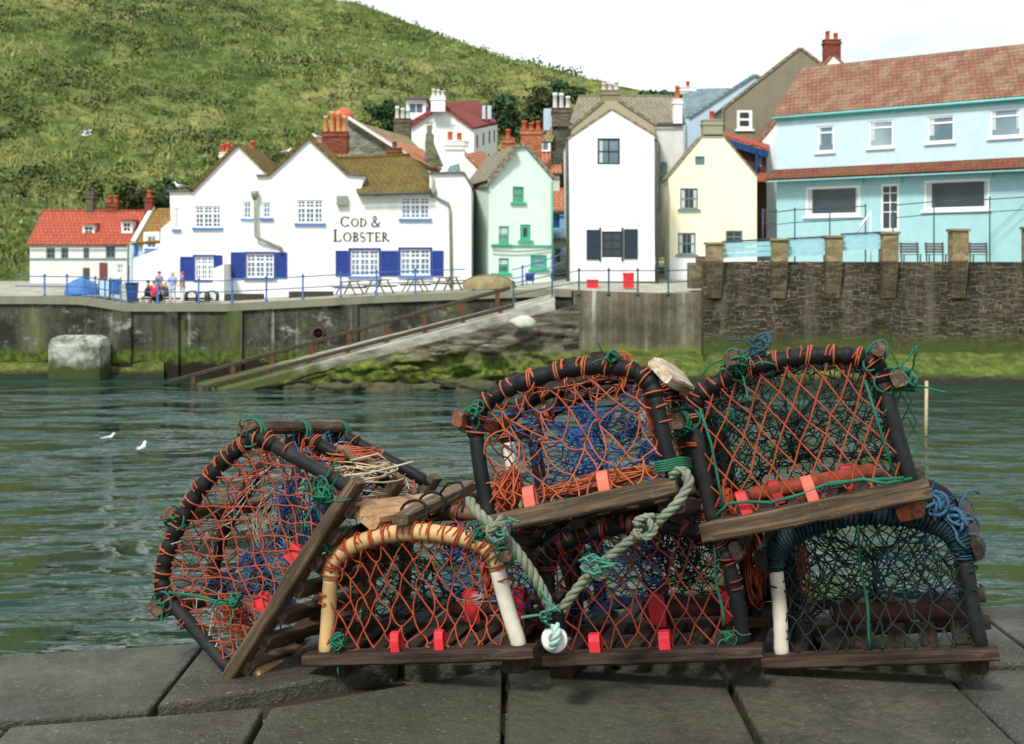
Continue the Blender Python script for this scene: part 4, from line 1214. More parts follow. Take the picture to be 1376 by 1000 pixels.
# alley houses in the gap
c = root_at(Fac(733, 94, 765, 94), 750, 280, 'pale_blue_alley_house', 'pale blue house seen down the alley above an orange roof', 'house')
fa_ = Fac(731, 93.8, 772, 93.8); wall(c, fa_, [(731, 290), (731, 224), (772, 208), (772, 290)], 3, PBLUE); roof_edges(c, fa_, [((731, 224), (772, 208))], 3, T_SLATE, .2)
c = root_at(Fac(738, 90, 770, 90), 750, 330, 'blue_alley_house', 'bright blue house with orange roof in the alley', 'house')
f2, hs = ridge_house(c, 734, 772, 335, 283, 257, 89, 2.2, SKYB, T_ORANGE, [(743, 288, 752, 306)]); window(c, f2, hs[0], ST_SASH, P_BLUE, G_DARK)
f3 = Fac(740, 86.5, 768, 86.5); c = root_at(f3, 752, 358, 'alley_outhouse', 'low white outhouse with grey lean-to roof in the alley', 'outhouse')
h = f3.rect(746, 334, 753, 352); wall(c, f3, [(738, 362), (738, 322), (770, 318), (770, 362)], 2, WHITE2, [h]); window(c, f3, h, ST_PLAIN, EDGE, G_DARK)
mb = MB(); mb.slab([P(737, 322, 86.1), P(771, 318, 86.1), P(769, 306, 88), P(740, 310, 88)], .12); mb.build('roof', T_SLATE, c)

# ================================================================== white gabled house W
FWh = Fac(764, 80, 880, 80)
wh = root_at(FWh, 822, 384, 'white_gabled_house', 'plain white gabled house with dark navy shutters facing the harbour', 'house')
h1, h2 = FWh.rect(803, 186, 833, 221), FWh.rect(809, 311, 837, 346)
wall(wh, FWh, [(767, 394), (764, 187), (822, 148), (879, 182), (880, 394)], 8, WHITE, [h1, h2])
window(wh, FWh, h1, dict(ST_CROSS, b=.1), P_NAVY, G_GREY, curtain=[(0, .2, 1)]); window(wh, FWh, h2, ST_SIX, P_NAVY, G_DARK)
shutter(wh, FWh, FWh.rect(788, 309, 807.5, 349), P_NAVY); shutter(wh, FWh, FWh.rect(838.5, 308, 857, 348), P_NAVY)
for xx in (805, 835):
    mb = MB(); r = FWh.rect(xx, 306, xx + 2.5, 351); FWh.box(mb, r[0], r[1], r[2], r[3], .075, .1)
    mb.build('shutter_bar', P_NAVY, wh)
roof_edges(wh, FWh, [((763, 188), (822, 148)), ((822, 148), (880, 183))], 8, T_GREY, .12, .05)
mb = MB(); r = FWh.rect(767, 378, 880, 386); FWh.box(mb, *r, .003, .06); mb.build('plinth', plain('grey_plinth', S(120, 122, 112), .8, .2), wh)
for xx, yy in ((883, 188), (762.5, 190)): pipe(wh, [FWh.pt(*FWh.uv(xx, yy), -.3), FWh.pt(*FWh.uv(xx + (2 if xx > 800 else 0), yy + 14), -.3), FWh.pt(*FWh.uv(xx + (1 if xx > 800 else 1), 384), -.3)], .09, EDGE)
pipe(wh, [FWh.pt(*FWh.uv(881, 186), -.6), FWh.pt(*FWh.uv(887, 192), -.6), FWh.pt(*FWh.uv(887, 286), -.6)], .08, EDGE)

c = root_at(Fac(760, 91, 917, 91), 840, 260, 'grey_roofed_house', 'large white house with grey tiled roof and brown chimney behind the plain white gable', 'house')
ridge_house(c, 768, 918, 345, 166, 132, 90.5, 4, WHITE2, T_GREY, rx0=780)
chimney(c, 808, 122, 833, 160, 88.6, plaster('brown_render_stack', S(130, 122, 98), .2), 3, WHITE2, 1.0)
FGB = Fac(765, 88.4, 882, 88.4); mb = MB()
o = wall(c, FGB, [(768, 260), (768, 172), (812, 136), (830, 136), (880, 168), (880, 260)], 1.7, plaster('tan_render', S(164, 154, 126), .2), name='front_gable'); roof_edges(c, FGB, [((766, 174), (812, 136)), ((830, 136), (882, 170))], 1.9, T_GREY, .18, .1)
chimney(c, 905, 134, 917, 166, 90.2, WHITE, 1, TERRA, .8, .9)
h = FGB.rect(884, 232, 894, 246)
for r in ((888, 218, 896, 232), (886, 236, 898, 243)): 
    mb = MB(); f9 = Fac(884, 90.4, 918, 90.4); q = f9.rect(*r); f9.box(mb, *q, .0, .06); mb.build('window', P_GREY, c)
c = root_at(Fac(735, 92, 770, 92), 752, 240, 'dark_stone_house', 'dark stone house end with big buff chimney left of the grey tiled roof', 'house')
fq = Fac(735, 92, 772, 92); wall(c, fq, [(741, 250), (741, 178), (752, 168), (775, 168), (775, 250)], 2, stonework('dark_house_stone', S(86, 88, 78), S(64, 68, 62), S(110, 112, 98), .4, .2, .5))
mb = MB(); mb.slab([P(728, 190, 91.5), P(742, 190, 91.5), P(752, 166, 92.8), P(744, 164, 93)], .15); mb.build('roof', T_LICH, c)
chimney(c, 742, 146, 768, 170, 91.8, BRICKB, 3, WHITE2, 1.2, 1.0)
mb = MB(); a, b = P(731, 175, 93), P(742, 146, 93); mb.box((a.x, 93, a.z), (b.x, 95, b.z)); mb.build('side_wing', PBLUE, c)

# ================================================================== houses upper right
FP = Fac(916, 99, 1015, 99)
c = root_at(FP, 950, 300, 'pale_blue_gable_house', 'pale blue house with slate roof behind the yellow house chimney', 'house')
wall(c, FP, [(918, 330), (918, 162), (928, 158), (1014, 102), (1060, 130), (1060, 330)], 6, PBLUE)
roof_edges(c, FP, [((926, 159), (1014, 102)), ((1014, 102), (1060, 130))], 6, T_SLATE, .18)
mb = MB(); mb.slab([P(916, 164, 99.6), P(927, 158, 99.6), P(985, 120, 99.6), P(978, 118, 107), P(918, 120, 107)][1:], .2); mb.slab([P(916, 164, 99.7), P(927, 158.5, 99.7), P(918, 120, 107)], .2); mb.build('roof', T_SLATE, c)
pipe(c, [P(921, 165, 98.8), P(921, 300, 98.8)], .06)
chimney(c, 915, 118, 935, 126, 106, WHITE2, 1)
FH = Fac(970, 95, 1065, 95)
c = root_at(FH, 1000, 240, 'grey_rendered_house', 'brownish grey rendered gable house with one white window, upper right', 'house')
h = FH.rect(990, 147, 1011, 174)
wall(c, FH, [(972, 300), (972, 147), (1036, 94), (1075, 66), (1120, 100), (1120, 300)], 6, GREYR, [h]); window(c, FH, h, dict(ST_SASH, b=.22, munc=[], mt=.16), P_WHITE, G_DARK, P_WHITE)
roof_edges(c, FH, [((971, 148), (1075, 66)), ((1075, 66), (1120, 100))], 6, T_GREY, .16, .1)
pipe(c, [P(971, 146, 94.8), P(971, 172, 94.8), P(973, 180, 94.8), P(973, 260, 94.8)], .08, EDGE)
FV = Fac(1012, 91, 1160, 91)
c = root_at(FV, 1040, 330, 'tall_white_gable_house', 'tall blank white gable wall standing behind the aqua house', 'house')
wall(c, FV, [(1015, 350), (1015, 272), (1024, 262), (1024, 190), (1090, 110), (1120, 76), (1190, 140), (1190, 350)], 6, WHITE)
roof_edges(c, FV, [((1023, 191), (1120, 76)), ((1120, 76), (1190, 140))], 6, T_AGED, .16, .02)
chimney(c, 1108, 54, 1130, 84, 92, BRICKR, 2)

# yellow house
FY = Fac(898, 84, 1022, 84)
yh = root_at(FY, 950, 380, 'yellow_house', 'pale yellow gabled house with grey chimney and small grey windows', 'house')
yw = [(934, 210, 947, 222), (914, 253, 938, 281), (911, 313, 935, 342), (975, 310, 998, 327)]
hs = [FY.rect(*r) for r in yw]
wall(yh, FY, [(900, 395), (900, 262), (898, 240), (945, 183), (971, 183), (1017, 238), (1017, 395)], 3, CREAM, hs)
window(yh, FY, hs[0], ST_PLAIN, P_GREY, G_GREY)
for h in hs[1:3]: window(yh, FY, h, ST_SASH, P_GREY, G_DARK, P_GREY, curtain=[(0, .24, 1), (.78, 1, 1)])
window(yh, FY, hs[3], ST_SASH, P_GREY, G_DARK, P_GREY)
roof_edges(yh, FY, [((897, 241), (945, 183)), ((945, 183), (971, 183)), ((971, 183), (1018, 239))], 3, T_GREY, .1, .05)
mb = MB(); r = FY.rect(900, 345, 941, 395); FY.box(mb, *r, .003, .05); r = FY.rect(941.2, 345, 1017, 395); FY.box(mb, *r, .003, .05); mb.build('white_plinth', P_WHITE, yh)
chimney(yh, 945, 162, 971, 185, 83.95, plaster('grey_stack', S(150, 146, 124), .2), 1, TERRA, 1.0)
FA = Fac(968, 87, 1030, 87)
c = root_at(FA, 1000, 290, 'brown_annex', 'dark brown annex with deep blue fascia between the yellow house and white gable', 'annex')
h = FA.rect(1017.5, 203, 1024, 224); wall(c, FA, [(968, 330), (968, 186), (1030, 204), (1030, 330)], 4, BROWNW, [h]); window(c, FA, h, ST_PLAIN, P_AQUA, G_GREEN)
mb = MB(); mb.slab([P(968, 180, 86.5), P(1032, 200, 86.5), P(1034, 194, 91.5), P(970, 176, 91.5)], .1); mb.build('roof', T_RED, c)
mb = MB(); a, b = P(968, 183, 86.6), P(1032, 203, 86.6); mb.beam(a + Vector((0, 0, -.25)), b + Vector((0, 0, -.25)), .1, .42); mb.box((P(1017, 0, 86.6).x - .1, 86.55, P(0, 250, 86.6).z), (P(1017, 0, 86.6).x + .05, 86.8, P(0, 202, 86.6).z)); mb.build('fascia', P_FASCIA, c)
mb = MB(); mb.slab([P(990, 243, 85.6), P(1030, 243, 85.6), P(1030, 232, 86.9), P(1000, 232, 86.9)], .1); mb.build('lean_to_roof', T_RED, c)

# ================================================================== aqua house
FB = Fac(1043.5, 84, 1272, 76.65)
bh = root_at(FB, 1060, 335, 'aqua_house', 'long pale aqua house with tiled canopy, picture windows and white frames, far right', 'house')
bw = dict(a=(1098, 169, 1121, 204), b=(1167, 162, 1200, 198), c=(1246, 156, 1282, 191), p=(1082, 250, 1156, 290), d=(1183, 247, 1208, 310), q=(1241, 241, 1330, 282), e=(1330, 146, 1372, 184))
hb = {k: FB.rect(*v) for k, v in bw.items()}
u1 = FB.uv(1470, 300)[0]; ze = FB.uv(1044, 155)[1]; zbt = FB.uv(1044, 345)[1] - 1
zm = FB.uv(1044, 238)[1]
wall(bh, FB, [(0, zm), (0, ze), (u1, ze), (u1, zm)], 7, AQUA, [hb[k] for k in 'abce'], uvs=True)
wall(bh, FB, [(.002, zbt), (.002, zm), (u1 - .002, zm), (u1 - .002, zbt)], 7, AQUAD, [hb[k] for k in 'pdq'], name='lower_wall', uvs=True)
for k in 'abce': window(bh, FB, hb[k], ST_TOP, P_WHITE, G_GREY, P_WHITE, curtain=[(0, .22, .74)] if k in 'bc' else [(0, .16, .74), (.86, 1, .74)])
for k in 'pq': window(bh, FB, hb[k], dict(ST_PLAIN, b=.16), P_WHITE, G_DARK, P_WHITE, curtain=[(.02, .10, 1), (.93, .99, 1)])
door(bh, FB, hb['d'], P_WHITE, G_DARK)
mb = MB()
for k in 'pdq':
    h = hb[k]; FB.box(mb, h[0] - .2, h[3] + .02, h[2] + .2, h[3] + .42, .003, .14)
mb.build('blind_box', P_PALEAQ, bh)
mb = MB(); t_ = .16
mb.slab([FB.pt(-.15, ze - .06, .3), FB.pt(u1, ze - .06, .3), FB.pt(u1, ze + 3.4, -3.6), FB.pt(-.15, ze + 3.4, -3.6)], t_); mb.slab([FB.pt(-.15, ze + 3.4, -3.602), FB.pt(u1, ze + 3.4, -3.602), FB.pt(u1, ze, -7.2), FB.pt(-.15, ze, -7.2)], t_); mb.build('roof', T_AGED, bh)
mb = MB(); mb.tube([FB.pt(-.15, ze - .2, .3), FB.pt(u1, ze - .2, .3)], .09, 8); mb.box8([FB.pt(-.1, ze - .45, .06), FB.pt(u1, ze - .45, .06), FB.pt(u1, ze - .45, .005), FB.pt(-.1, ze - .45, .005), FB.pt(-.1, ze - .2, .06), FB.pt(u1, ze - .2, .06), FB.pt(u1, ze - .2, .005), FB.pt(-.1, ze - .2, .005)]); mb.build('gutter', P_AQUA, bh)
zc = FB.uv(1044, 228)[1]
mb = MB(); mb.slab([FB.pt(-.25, zc - .62, .95), FB.pt(u1, zc - .62, .95), FB.pt(u1, zc, .01), FB.pt(-.25, zc, .01)], .14); mb.build('canopy', T_DARKRED, bh)
mb = MB(); mb.box8([FB.pt(-.2, zc - .82, .9), FB.pt(u1, zc - .82, .9), FB.pt(u1, zc - .82, .86), FB.pt(-.2, zc - .82, .86), FB.pt(-.2, zc - .74, .9), FB.pt(u1, zc - .74, .9), FB.pt(u1, zc - .74, .86), FB.pt(-.2, zc - .74, .86)]); mb.build('canopy_trim', P_AQUA, bh)
mb = MB(); mb.add([FB.pt(-.01, ze, 0), FB.pt(-.01, ze, -7), FB.pt(-.01, ze + 3.3, -3.6)], [(0, 1, 2)]); mb.build('gable_end', WHITE, bh)

# terrace railings and boards between the pillars
TR = thing('terrace_railing', P(1030, 325, 73.5), 'black metal railing on the terrace before the aqua house', 'railing')
mb = MB(); RD = 73.4
segs = [(1025, 283, 1043, 284), (1043, 285, 1068, 282), (1068, 282, 1115, 280), (1115, 280, 1163, 277), (1200, 276, 1255, 271), (1255, 271, 1330, 268), (1330, 268, 1420, 262)]
for x0, y0, x1, y1 in segs:
    mb.tube([P(x0, y0, RD), P(x1, y1, RD)], .03, 6); mb.tube([P(x0, y0 + 17, RD), P(x1, y1 + 17, RD)], .025, 6)
mb.build('rail', P_RAILD, TR)
for x, y in ((1025, 282), (1043, 283), (1068, 281), (1115, 278), (1163, 276), (1200, 274), (1255, 270), (1330, 266), (1420, 260)):
    mb = MB(); a = P(x, y, RD); mb.tube([Vector((a.x, RD, ZT - .1)), a], .04, 7); mb.blob(a + Vector((0, 0, .03)), .055, .055, .055, 0, 1, 8, 5); mb.build('post', P_RAILD, TR)
HR = thing('stair_handrail', P(1150, 310, 73.0), 'white sloping handrail before the aqua house door', 'handrail')
mb = MB(); mb.tube([P(1151, 313, 73), P(1170, 284, 73)], .05, 7); mb.tube([P(1170, 284, 73), Vector((P(1170, 0, 73).x, 73, ZT - .1))], .04, 7); mb.build('rail', P_WHITE, HR)
BD = thing('terrace_fence', P(975, 348, 70.6), 'pale aqua boarded fence panels between the sandstone pillars', 'fence')
for (x0, x1, y0, y1) in ((970, 1040, 327, 348), (1057, 1113, 323, 346), (1130, 1188, 317, 338)):
    mb = MB()
    for k in range(3):
        ya = y0 + (y1 - y0) * k / 3; yb_ = ya + (y1 - y0) / 3 - .7
        a, b = P(x0, yb_, 70.75), P(x1, ya, 70.75)
        sl = P(0, ya - (x1 - x0) * .05, 70.75).z - P(0, ya, 70.75).z
        mb.box8([Vector((a.x, 70.72, a.z)), Vector((b.x, 70.72, a.z + sl)), Vector((b.x, 70.78, a.z + sl)), Vector((a.x, 70.78, a.z)), Vector((a.x, 70.72, b.z)), Vector((b.x, 70.72, b.z + sl)), Vector((b.x, 70.78, b.z + sl)), Vector((a.x, 70.78, b.z))])
    mb.build('board_panel', P_PALEAQ, BD)
    mb = MB(); a, b = P(x0, y0 - 2, 70.7), P(x1, y0 - 2 - (x1 - x0) * .05, 70.7); mb.tube([a, b], .05, 6); mb.build('top_rail', P_RAILD, BD)
DARKW = wood('dark_bench_wood', S(74, 62, 56), S(104, 92, 84), 'x')
for k, x0 in enumerate((1212, 1246, 1305)):
    a = P(x0, 336, 71.8); b = P(x0 + 26, 336, 71.8); z0 = ZT - .06
    r = thing('terrace_bench', (a.x, 71.8, z0), ['dark slatted seat on the terrace just right of the fourth pillar', 'dark slatted seat on the terrace at the right edge of the old stone wall view', 'dark slatted seat furthest right on the terrace'][k], 'bench', 'dark seats on the terrace')
    mb = MB()
    for j in range(4): mb.beam(Vector((a.x, 71.7 + j * .13, z0 + .45)), Vector((b.x, 71.7 + j * .13, z0 + .45)), .1, .04)
    mb.build('seat', DARKW, r); mb = MB()
    for j in range(4): mb.beam(Vector((a.x, 72.2 + j * .03, z0 + .6 + j * .14)), Vector((b.x, 72.2 + j * .03, z0 + .6 + j * .14)), .04, .1)
    mb.build('backrest', DARKW, r)
    for x in (a.x + .08, b.x - .08):
        for y in (71.7, 72.15):
            mb = MB(); mb.beam(Vector((x, y, z0)), Vector((x, y + (.12 if y > 72 else 0), z0 + (.43 if y < 72 else 1.12))), .06, .06, up=Vector((0, 1, 0))); mb.build('leg', DARKW, r)

# ================================================================== quay railings
def railing(name, label, pts, posts, m, D, h=1.15, group=None):
    r = thing(name, P(pts[0][0], pts[0][1], D), label, 'railing', group)
    mb = MB()
    for k in (1.0, .52):
        path = []
        for (x, y) in pts:
            p = P(x, y, D); path.append(p + Vector((0, 0, h * k)))
        mb.tube(path, .028, 6)
    mb.build('rail', m, r)
    for x in posts:
        y = lerp_tab(pts, x); p = P(x, y, D); mb = MB()
        mb.tube([p + Vector((0, 0, -.1)), p + Vector((0, 0, .12)), p + Vector((0, 0, .14)), p + Vector((0, 0, h + .03))], lambda i: (.10, .09, .05, .05)[i], 8)
        mb.blob(p + Vector((0, 0, h + .06)), .075, .075, .085, 0, 1, 8, 6); mb.blob(p + Vector((0, 0, h * .52)), .065, .065, .065, 0, 1, 8, 5)
        mb.build('post', m, r)
    return r


P_RAILL = plain('faded_rail_paint', S(150, 172, 186), .5, .2, 4)
railing('quay_railing', 'faded blue quay railing along the edge before the pub', [(162, 408.5), (300, 408.5), (400, 403.5), (500, 397.5), (560, 395.5), (625, 393)], (212, 267, 312, 358, 407, 458, 506, 558), P_RAIL, 72.25, 1.25)
railing('quay_railing', 'dark blue railing at the far left corner of the quay', [(20, 398.5), (112, 399.5), (150, 405), (162, 408)], (60, 90, 113, 128, 141, 152, 162), P_RAIL, 72.3, 1.1)
railing('slipway_railing', 'blue railing posts around the top of the slipway by the white gabled house', [(690, 413), (742, 402), (778, 396), (818, 396), (857, 396), (898, 396), (925, 395)], (690, 742, 778, 818, 857, 898), P_RAILD, 70.0, 1.25)
railing('alley_railing', 'blue handrail sloping up to the alley beside the mint house', [(688, 388), (702, 385), (742, 372), (760, 364)], (702, 742), P_RAIL, 78.0, 1.1)

# ================================================================== things on the quay
TWOOD = wood('table_wood', S(96, 84, 64), S(140, 126, 100), 'x')


def picnic_table(label, x, D, rz):
    z = ztop(P(x, 0, D).x * QD / D) + slope(0) * (D - QD) + .0
    r = thing('picnic_table', (P(x, 0, D).x, D, z), label, 'picnic table', 'picnic tables in front of the pub')
    b = r.location.copy()
    mb = MB()
    for j in range(5): mb.beam(b + Vector((-.68, -.3 + j * .15, .70)), b + Vector((.68, -.3 + j * .15, .74)), .13, .04)
    mb.build('tabletop', TWOOD, r)
    for s in (-1, 1):
        mb = MB(); mb.beam(b + Vector((-.68, s * .68, .42)), b + Vector((.68, s * .68, .42)), .24, .04); mb.build('bench_seat', TWOOD, r)
    for sx in (-.48, .48):
        mb = MB()
        for s in (-1, 1): mb.beam(b + Vector((sx, s * .62, 0)), b + Vector((sx + .001, s * .22, .68)), .05, .1, up=Vector((1, 0, 0)))
        mb.beam(b + Vector((sx + .052, -.75, .39)), b + Vector((sx + .052, .75, .39)), .05, .1); mb.build('leg_frame', TWOOD, r)
    r.rotation_euler.z = rz
    return r


for x, rz, lb in ((470, 1.2, 'weathered picnic table under the pub shutters, leftmost of the row'), (510, 1.1, 'picnic table standing below the double blue shutter'), (558, 1.35, 'picnic table under the rightmost shuttered window'), (602, 1.0, 'picnic table at the right end beside the pub downpipe')):
    picnic_table(lb, x, 75.2, rz)
mb = MB()
# planter boxes and low step along the pub foot
def plank_step(x0, x1, D, label):
    a, b = P(x0, 0, D), P(x1, 0, D); z = ztop(a.x) + .02
    r = thing('timber_planter', (a.x, D, z), label, 'planter')
    mb = MB(); mb.box((a.x, D, z - .1), (b.x, D + .05, z + .42)); mb.box((a.x, D + .65, z - .1), (b.x, D + .7, z + .42)); mb.box((a.x, D + .051, z - .1), (a.x + .05, D + .649, z + .42)); mb.box((b.x - .05, D + .051, z - .1), (b.x, D + .649, z + .42)); mb.build('box', plain('dark_stained_board' + str(x0), S(58, 56, 50), .8, .3, 3), r)
    mb = MB(); mb.box((a.x + .051, D + .051, z + .0), (b.x - .051, D + .649, z + .36)); mb.build('soil', plain('soil' + str(x0), S(50, 44, 34), .95, .3, 8), r)


plank_step(303, 352, 76.4, 'long dark planter box at the foot of the pub below the left shuttered window')
plank_step(388, 446, 76.4, 'long dark planter box at the foot of the pub between the shuttered windows')

# upturned boat near the top of the slip
BOATM = plain('tarred_boat_hull', S(126, 116, 82), .75, .3, 2.5, bump=.4, bscale=5, bd=.04)
a, b = P(622, 392, 75), P(694, 388, 75)
bt = thing('upturned_boat', (a.lerp(b, .5).x, 75, a.z), 'upturned olive brown boat lying on the quay beside the mint house', 'boat')
L = b.x - a.x; mb = MB(); vs = []; n1_, n2_ = 18, 12
for i in range(n1_ + 1):
    k = i / n1_; wdt = .75 * (math.sin(math.pi * min(1, .06 + k * .97)) ** .55); hh = .75 * (math.sin(math.pi * min(1, .08 + k * .94)) ** .45)
    for j in range(n2_ + 1):
        an = math.pi * j / n2_
        vs.append(Vector((a.x + L * k, 75 - wdt * math.cos(an), a.z + .12 + hh * math.sin(an) ** .8 + .10 * k)))
mb.add(vs, [(i * (n2_ + 1) + j, (i + 1) * (n2_ + 1) + j, (i + 1) * (n2_ + 1) + j + 1, i * (n2_ + 1) + j + 1) for i in range(n1_) for j in range(n2_)], True)
mb.build('hull', BOATM, bt)
mb = MB(); mb.tube([Vector((a.x + L * k / 12, 75, a.z + .14 + .75 * (math.sin(math.pi * min(1, .08 + k / 12 * .94)) ** .45) + .10 * k / 12)) for k in range(13)], .045, 6); mb.build('keel', EDGE, bt)
mb = MB()
for x in (a.x + .6, b.x - .7): mb.beam(Vector((x, 74.2, a.z + .06)), Vector((x, 75.8, a.z + .06)), .14, .16)
mb.build('chock', DARKW, bt)


def crate(label, x0, y0, x1, y1, D, m, group=None, name='fish_crate'):
    a, b = P(x0, y1, D), P(x1, y0, D); r = thing(name, (a.x, D, a.z), label, 'crate', group)
    w_, h_, dp = b.x - a.x, b.z - a.z, .5; mb = MB(); t_ = .03
    mb.box((a.x, D, a.z), (b.x, D + dp, a.z + t_)); mb.box((a.x, D, a.z + t_), (b.x, D + t_, b.z)); mb.box((a.x, D + dp - t_, a.z + t_), (b.x, D + dp, b.z)); mb.box((a.x, D + t_, a.z + t_), (a.x + t_, D + dp - t_, b.z)); mb.box((b.x - t_, D + t_, a.z + t_), (b.x, D + dp - t_, b.z))
    mb.build('tub', m, r)
    mb = MB(); mb.box((a.x - .03, D - .03, b.z - .06), (b.x + .03, D - .001, b.z + .01)); mb.box((a.x - .03, D + dp + .001, b.z - .06), (b.x + .03, D + dp + .03, b.z + .01))
    for k in range(1, 4): mb.box((a.x + w_ * k / 4 - .02, D - .02, a.z + .04), (a.x + w_ * k / 4 + .02, D - .001, b.z - .07))
    mb.build('rim', m, r)


crate('low red plastic crate on the quay at the foot of the white gabled house', 789, 376, 804, 388, 74.5, P_RED, 'red crates by the white house')
crate('tall red plastic bin with rim standing right of the low red crate', 838, 367, 852, 387, 74.5, P_RED, 'red crates by the white house')
b_ = MB(); a = P(706, 378, 78.5); c = P(718, 367, 78.5)
r = thing('blue_sign', (a.x, 78.5, ztop(a.x)), 'small plain blue board on posts beside the mint house corner', 'sign')
b_.box((a.x, 78.5, a.z), (c.x, 78.54, c.z)); b_.build('board', P_BLUE, r); b_ = MB()
for x in (a.x + .08, c.x - .08): b_.tube([Vector((x, 78.57, a.z - .8)), Vector((x, 78.57, c.z))], .025, 6)
b_.build('post', P_RAILD, r)
# far-left boards, bin, tarpaulin
DPB = plain('blue_tarpaulin', S(66, 118, 176), .6, .25, 2)
a = P(86, 397, 75); r = thing('tarpaulin_heap', (a.x, 75, a.z), 'blue tarpaulin covered heap on the quay at the far left', 'tarpaulin'); mb = MB(); mb.blob((P(106, 0, 75).x, 75.4, a.z + .1), .9, .6, .85, .25, 1.6, 18, 12, flat=-.1); mb.build('tarpaulin', DPB, r)
for (x0, x1, y0, mm, lb) in ((133, 147, 377, plain('pale_board', S(172, 204, 224), .6, .1), 'pale blue notice board on the quay left of the blue board'), (148, 162, 375, P_RAIL, 'deep blue board standing behind the corner railing')):
    a, b = P(x0, 402, 74.5), P(x1, y0, 74.5); r = thing('notice_board', (a.x, 74.5, a.z), lb, 'notice board'); mb = MB(); mb.box((a.x + .03, 74.5, a.z + .25), (b.x - .03, 74.54, b.z)); mb.build('panel', mm, r)
    for x in (a.x, b.x):
        mb = MB(); mb.beam(Vector((x, 74.52, a.z - .1)), Vector((x, 74.52, b.z + .08)), .055, .055, up=Vector((0, 1, 0))); mb.build('post', P_RAILD, r)
a, b = P(169, 407, 73.6), P(183, 379, 73.6); r = thing('wheeled_bin', (a.x, 73.6, a.z), 'dark blue wheeled bin beside the quay corner railing', 'bin')
mb = MB(); w_ = b.x - a.x; mb.box8([Vector((a.x + .06, 73.6, a.z + .06)), Vector((b.x - .06, 73.6, a.z + .06)), Vector((b.x - .06, 74.1, a.z + .06)), Vector((a.x + .06, 74.1, a.z + .06)), Vector((a.x, 73.5, b.z - .1)), Vector((b.x, 73.5, b.z - .1)), Vector((b.x, 74.15, b.z - .1)), Vector((a.x, 74.15, b.z - .1))]); mb.build('body', plain('bin_blue', S(40, 72, 124), .5, .15), r, bevel=.03)
mb = MB(); mb.box((a.x - .03, 73.46, b.z - .098), (b.x + .03, 74.2, b.z - .03)); mb.build('lid', plain('bin_lid', S(34, 60, 108), .5, .15), r, bevel=.02)
for x in (a.x + .02, b.x - .06):
    mb = MB(); mb.lathe(Vector((x, 74.1, a.z + .09)), [(.09, 0), (.09, .05)], 12, Vector((1, 0, 0))); mb.build('wheel', EDGE, r)
# little stack of stored pots on the quay
for k, (x, y, lb) in enumerate(((256, 404, 'dark stored lobster pot on the quay right of the standing people'), (271, 405, 'dark stored lobster pot in the middle of three before the blue shutter'), (283, 404, 'dark stored lobster pot nearest the white stair wall'))):
    c = P(x, y, 74.2); r = thing('stored_lobster_pot', c, lb, 'lobster pot', 'small dark pots stored on the far quay'); mb = MB(); mb2 = MB()
    for j in range(3):
        yy = c.y + j * .3
        mb.tube([Vector((c.x - .3, yy, c.z)), Vector((c.x - .32, yy, c.z + .3))] + [Vector((c.x - .32 * math.cos(q * math.pi / 8), yy, c.z + .3 + .22 * math.sin(q * math.pi / 8))) for q in range(1, 8)] + [Vector((c.x + .32, yy, c.z + .3)), Vector((c.x + .3, yy, c.z))], .04, 6)
    mb.build('hoop', EDGE, r); mb2.box((c.x - .34, c.y - .05, c.z - .03), (c.x + .34, c.y + .65, c.z + .02)); mb2.build('base', DARKW, r)
    mb = MB()
    for j in range(8):
        a0 = math.pi * j / 7; q = Vector((c.x - .3 * math.cos(a0), 0, c.z + .25 + .24 * math.sin(a0)))
        mb.tube([Vector((q.x, c.y, q.z)), Vector((q.x, c.y + .6, q.z))], .015, 5)
    for j in range(6): mb.tube([Vector((c.x - .3 + j * .12, c.y, c.z)), Vector((c.x - .3 + j * .12, c.y, c.z + .46 - .03 * abs(j - 2.5)))], .015, 5)
    mb.build('net', plain('dark_net' + str(k), S(58, 56, 48), .9, .2), r)

# ================================================================== people on the quay
def skin_mesh(pts, edges, rad, name, mat, parent, sub=2):
    me = bpy.data.meshes.new(name); me.from_pydata([tuple(p) for p in pts], edges, [])
    o = bpy.data.objects.new(name, me); col.objects.link(o)
    sk = o.modifiers.new('s', 'SKIN'); sk.use_smooth_shade = True
    for v, r_ in zip(me.skin_vertices[0].data, rad): v.radius = (r_, r_) if not isinstance(r_, tuple) else r_
    me.skin_vertices[0].data[0].use_root = True
    sb = o.modifiers.new('u', 'SUBSURF'); sb.levels = sub; sb.render_levels = sub
    dg = bpy.context.evaluated_depsgraph_get(); dg.update()
    m2 = bpy.data.meshes.new_from_object(o.evaluated_get(dg)); m2.name = name
    bpy.data.objects.remove(o)
    m2.materials.clear(); m2.materials.append(mat)
    for p in m2.polygons: p.use_smooth = True
    o2 = bpy.data.objects.new(name, m2); col.objects.link(o2); o2.parent = parent
    return o2


SKIN = plain('skin', S(206, 158, 132), .6, .08)
def cloth(c): return plain('cloth_%d_%d_%d' % c, S(*c), .85, .15, 8)


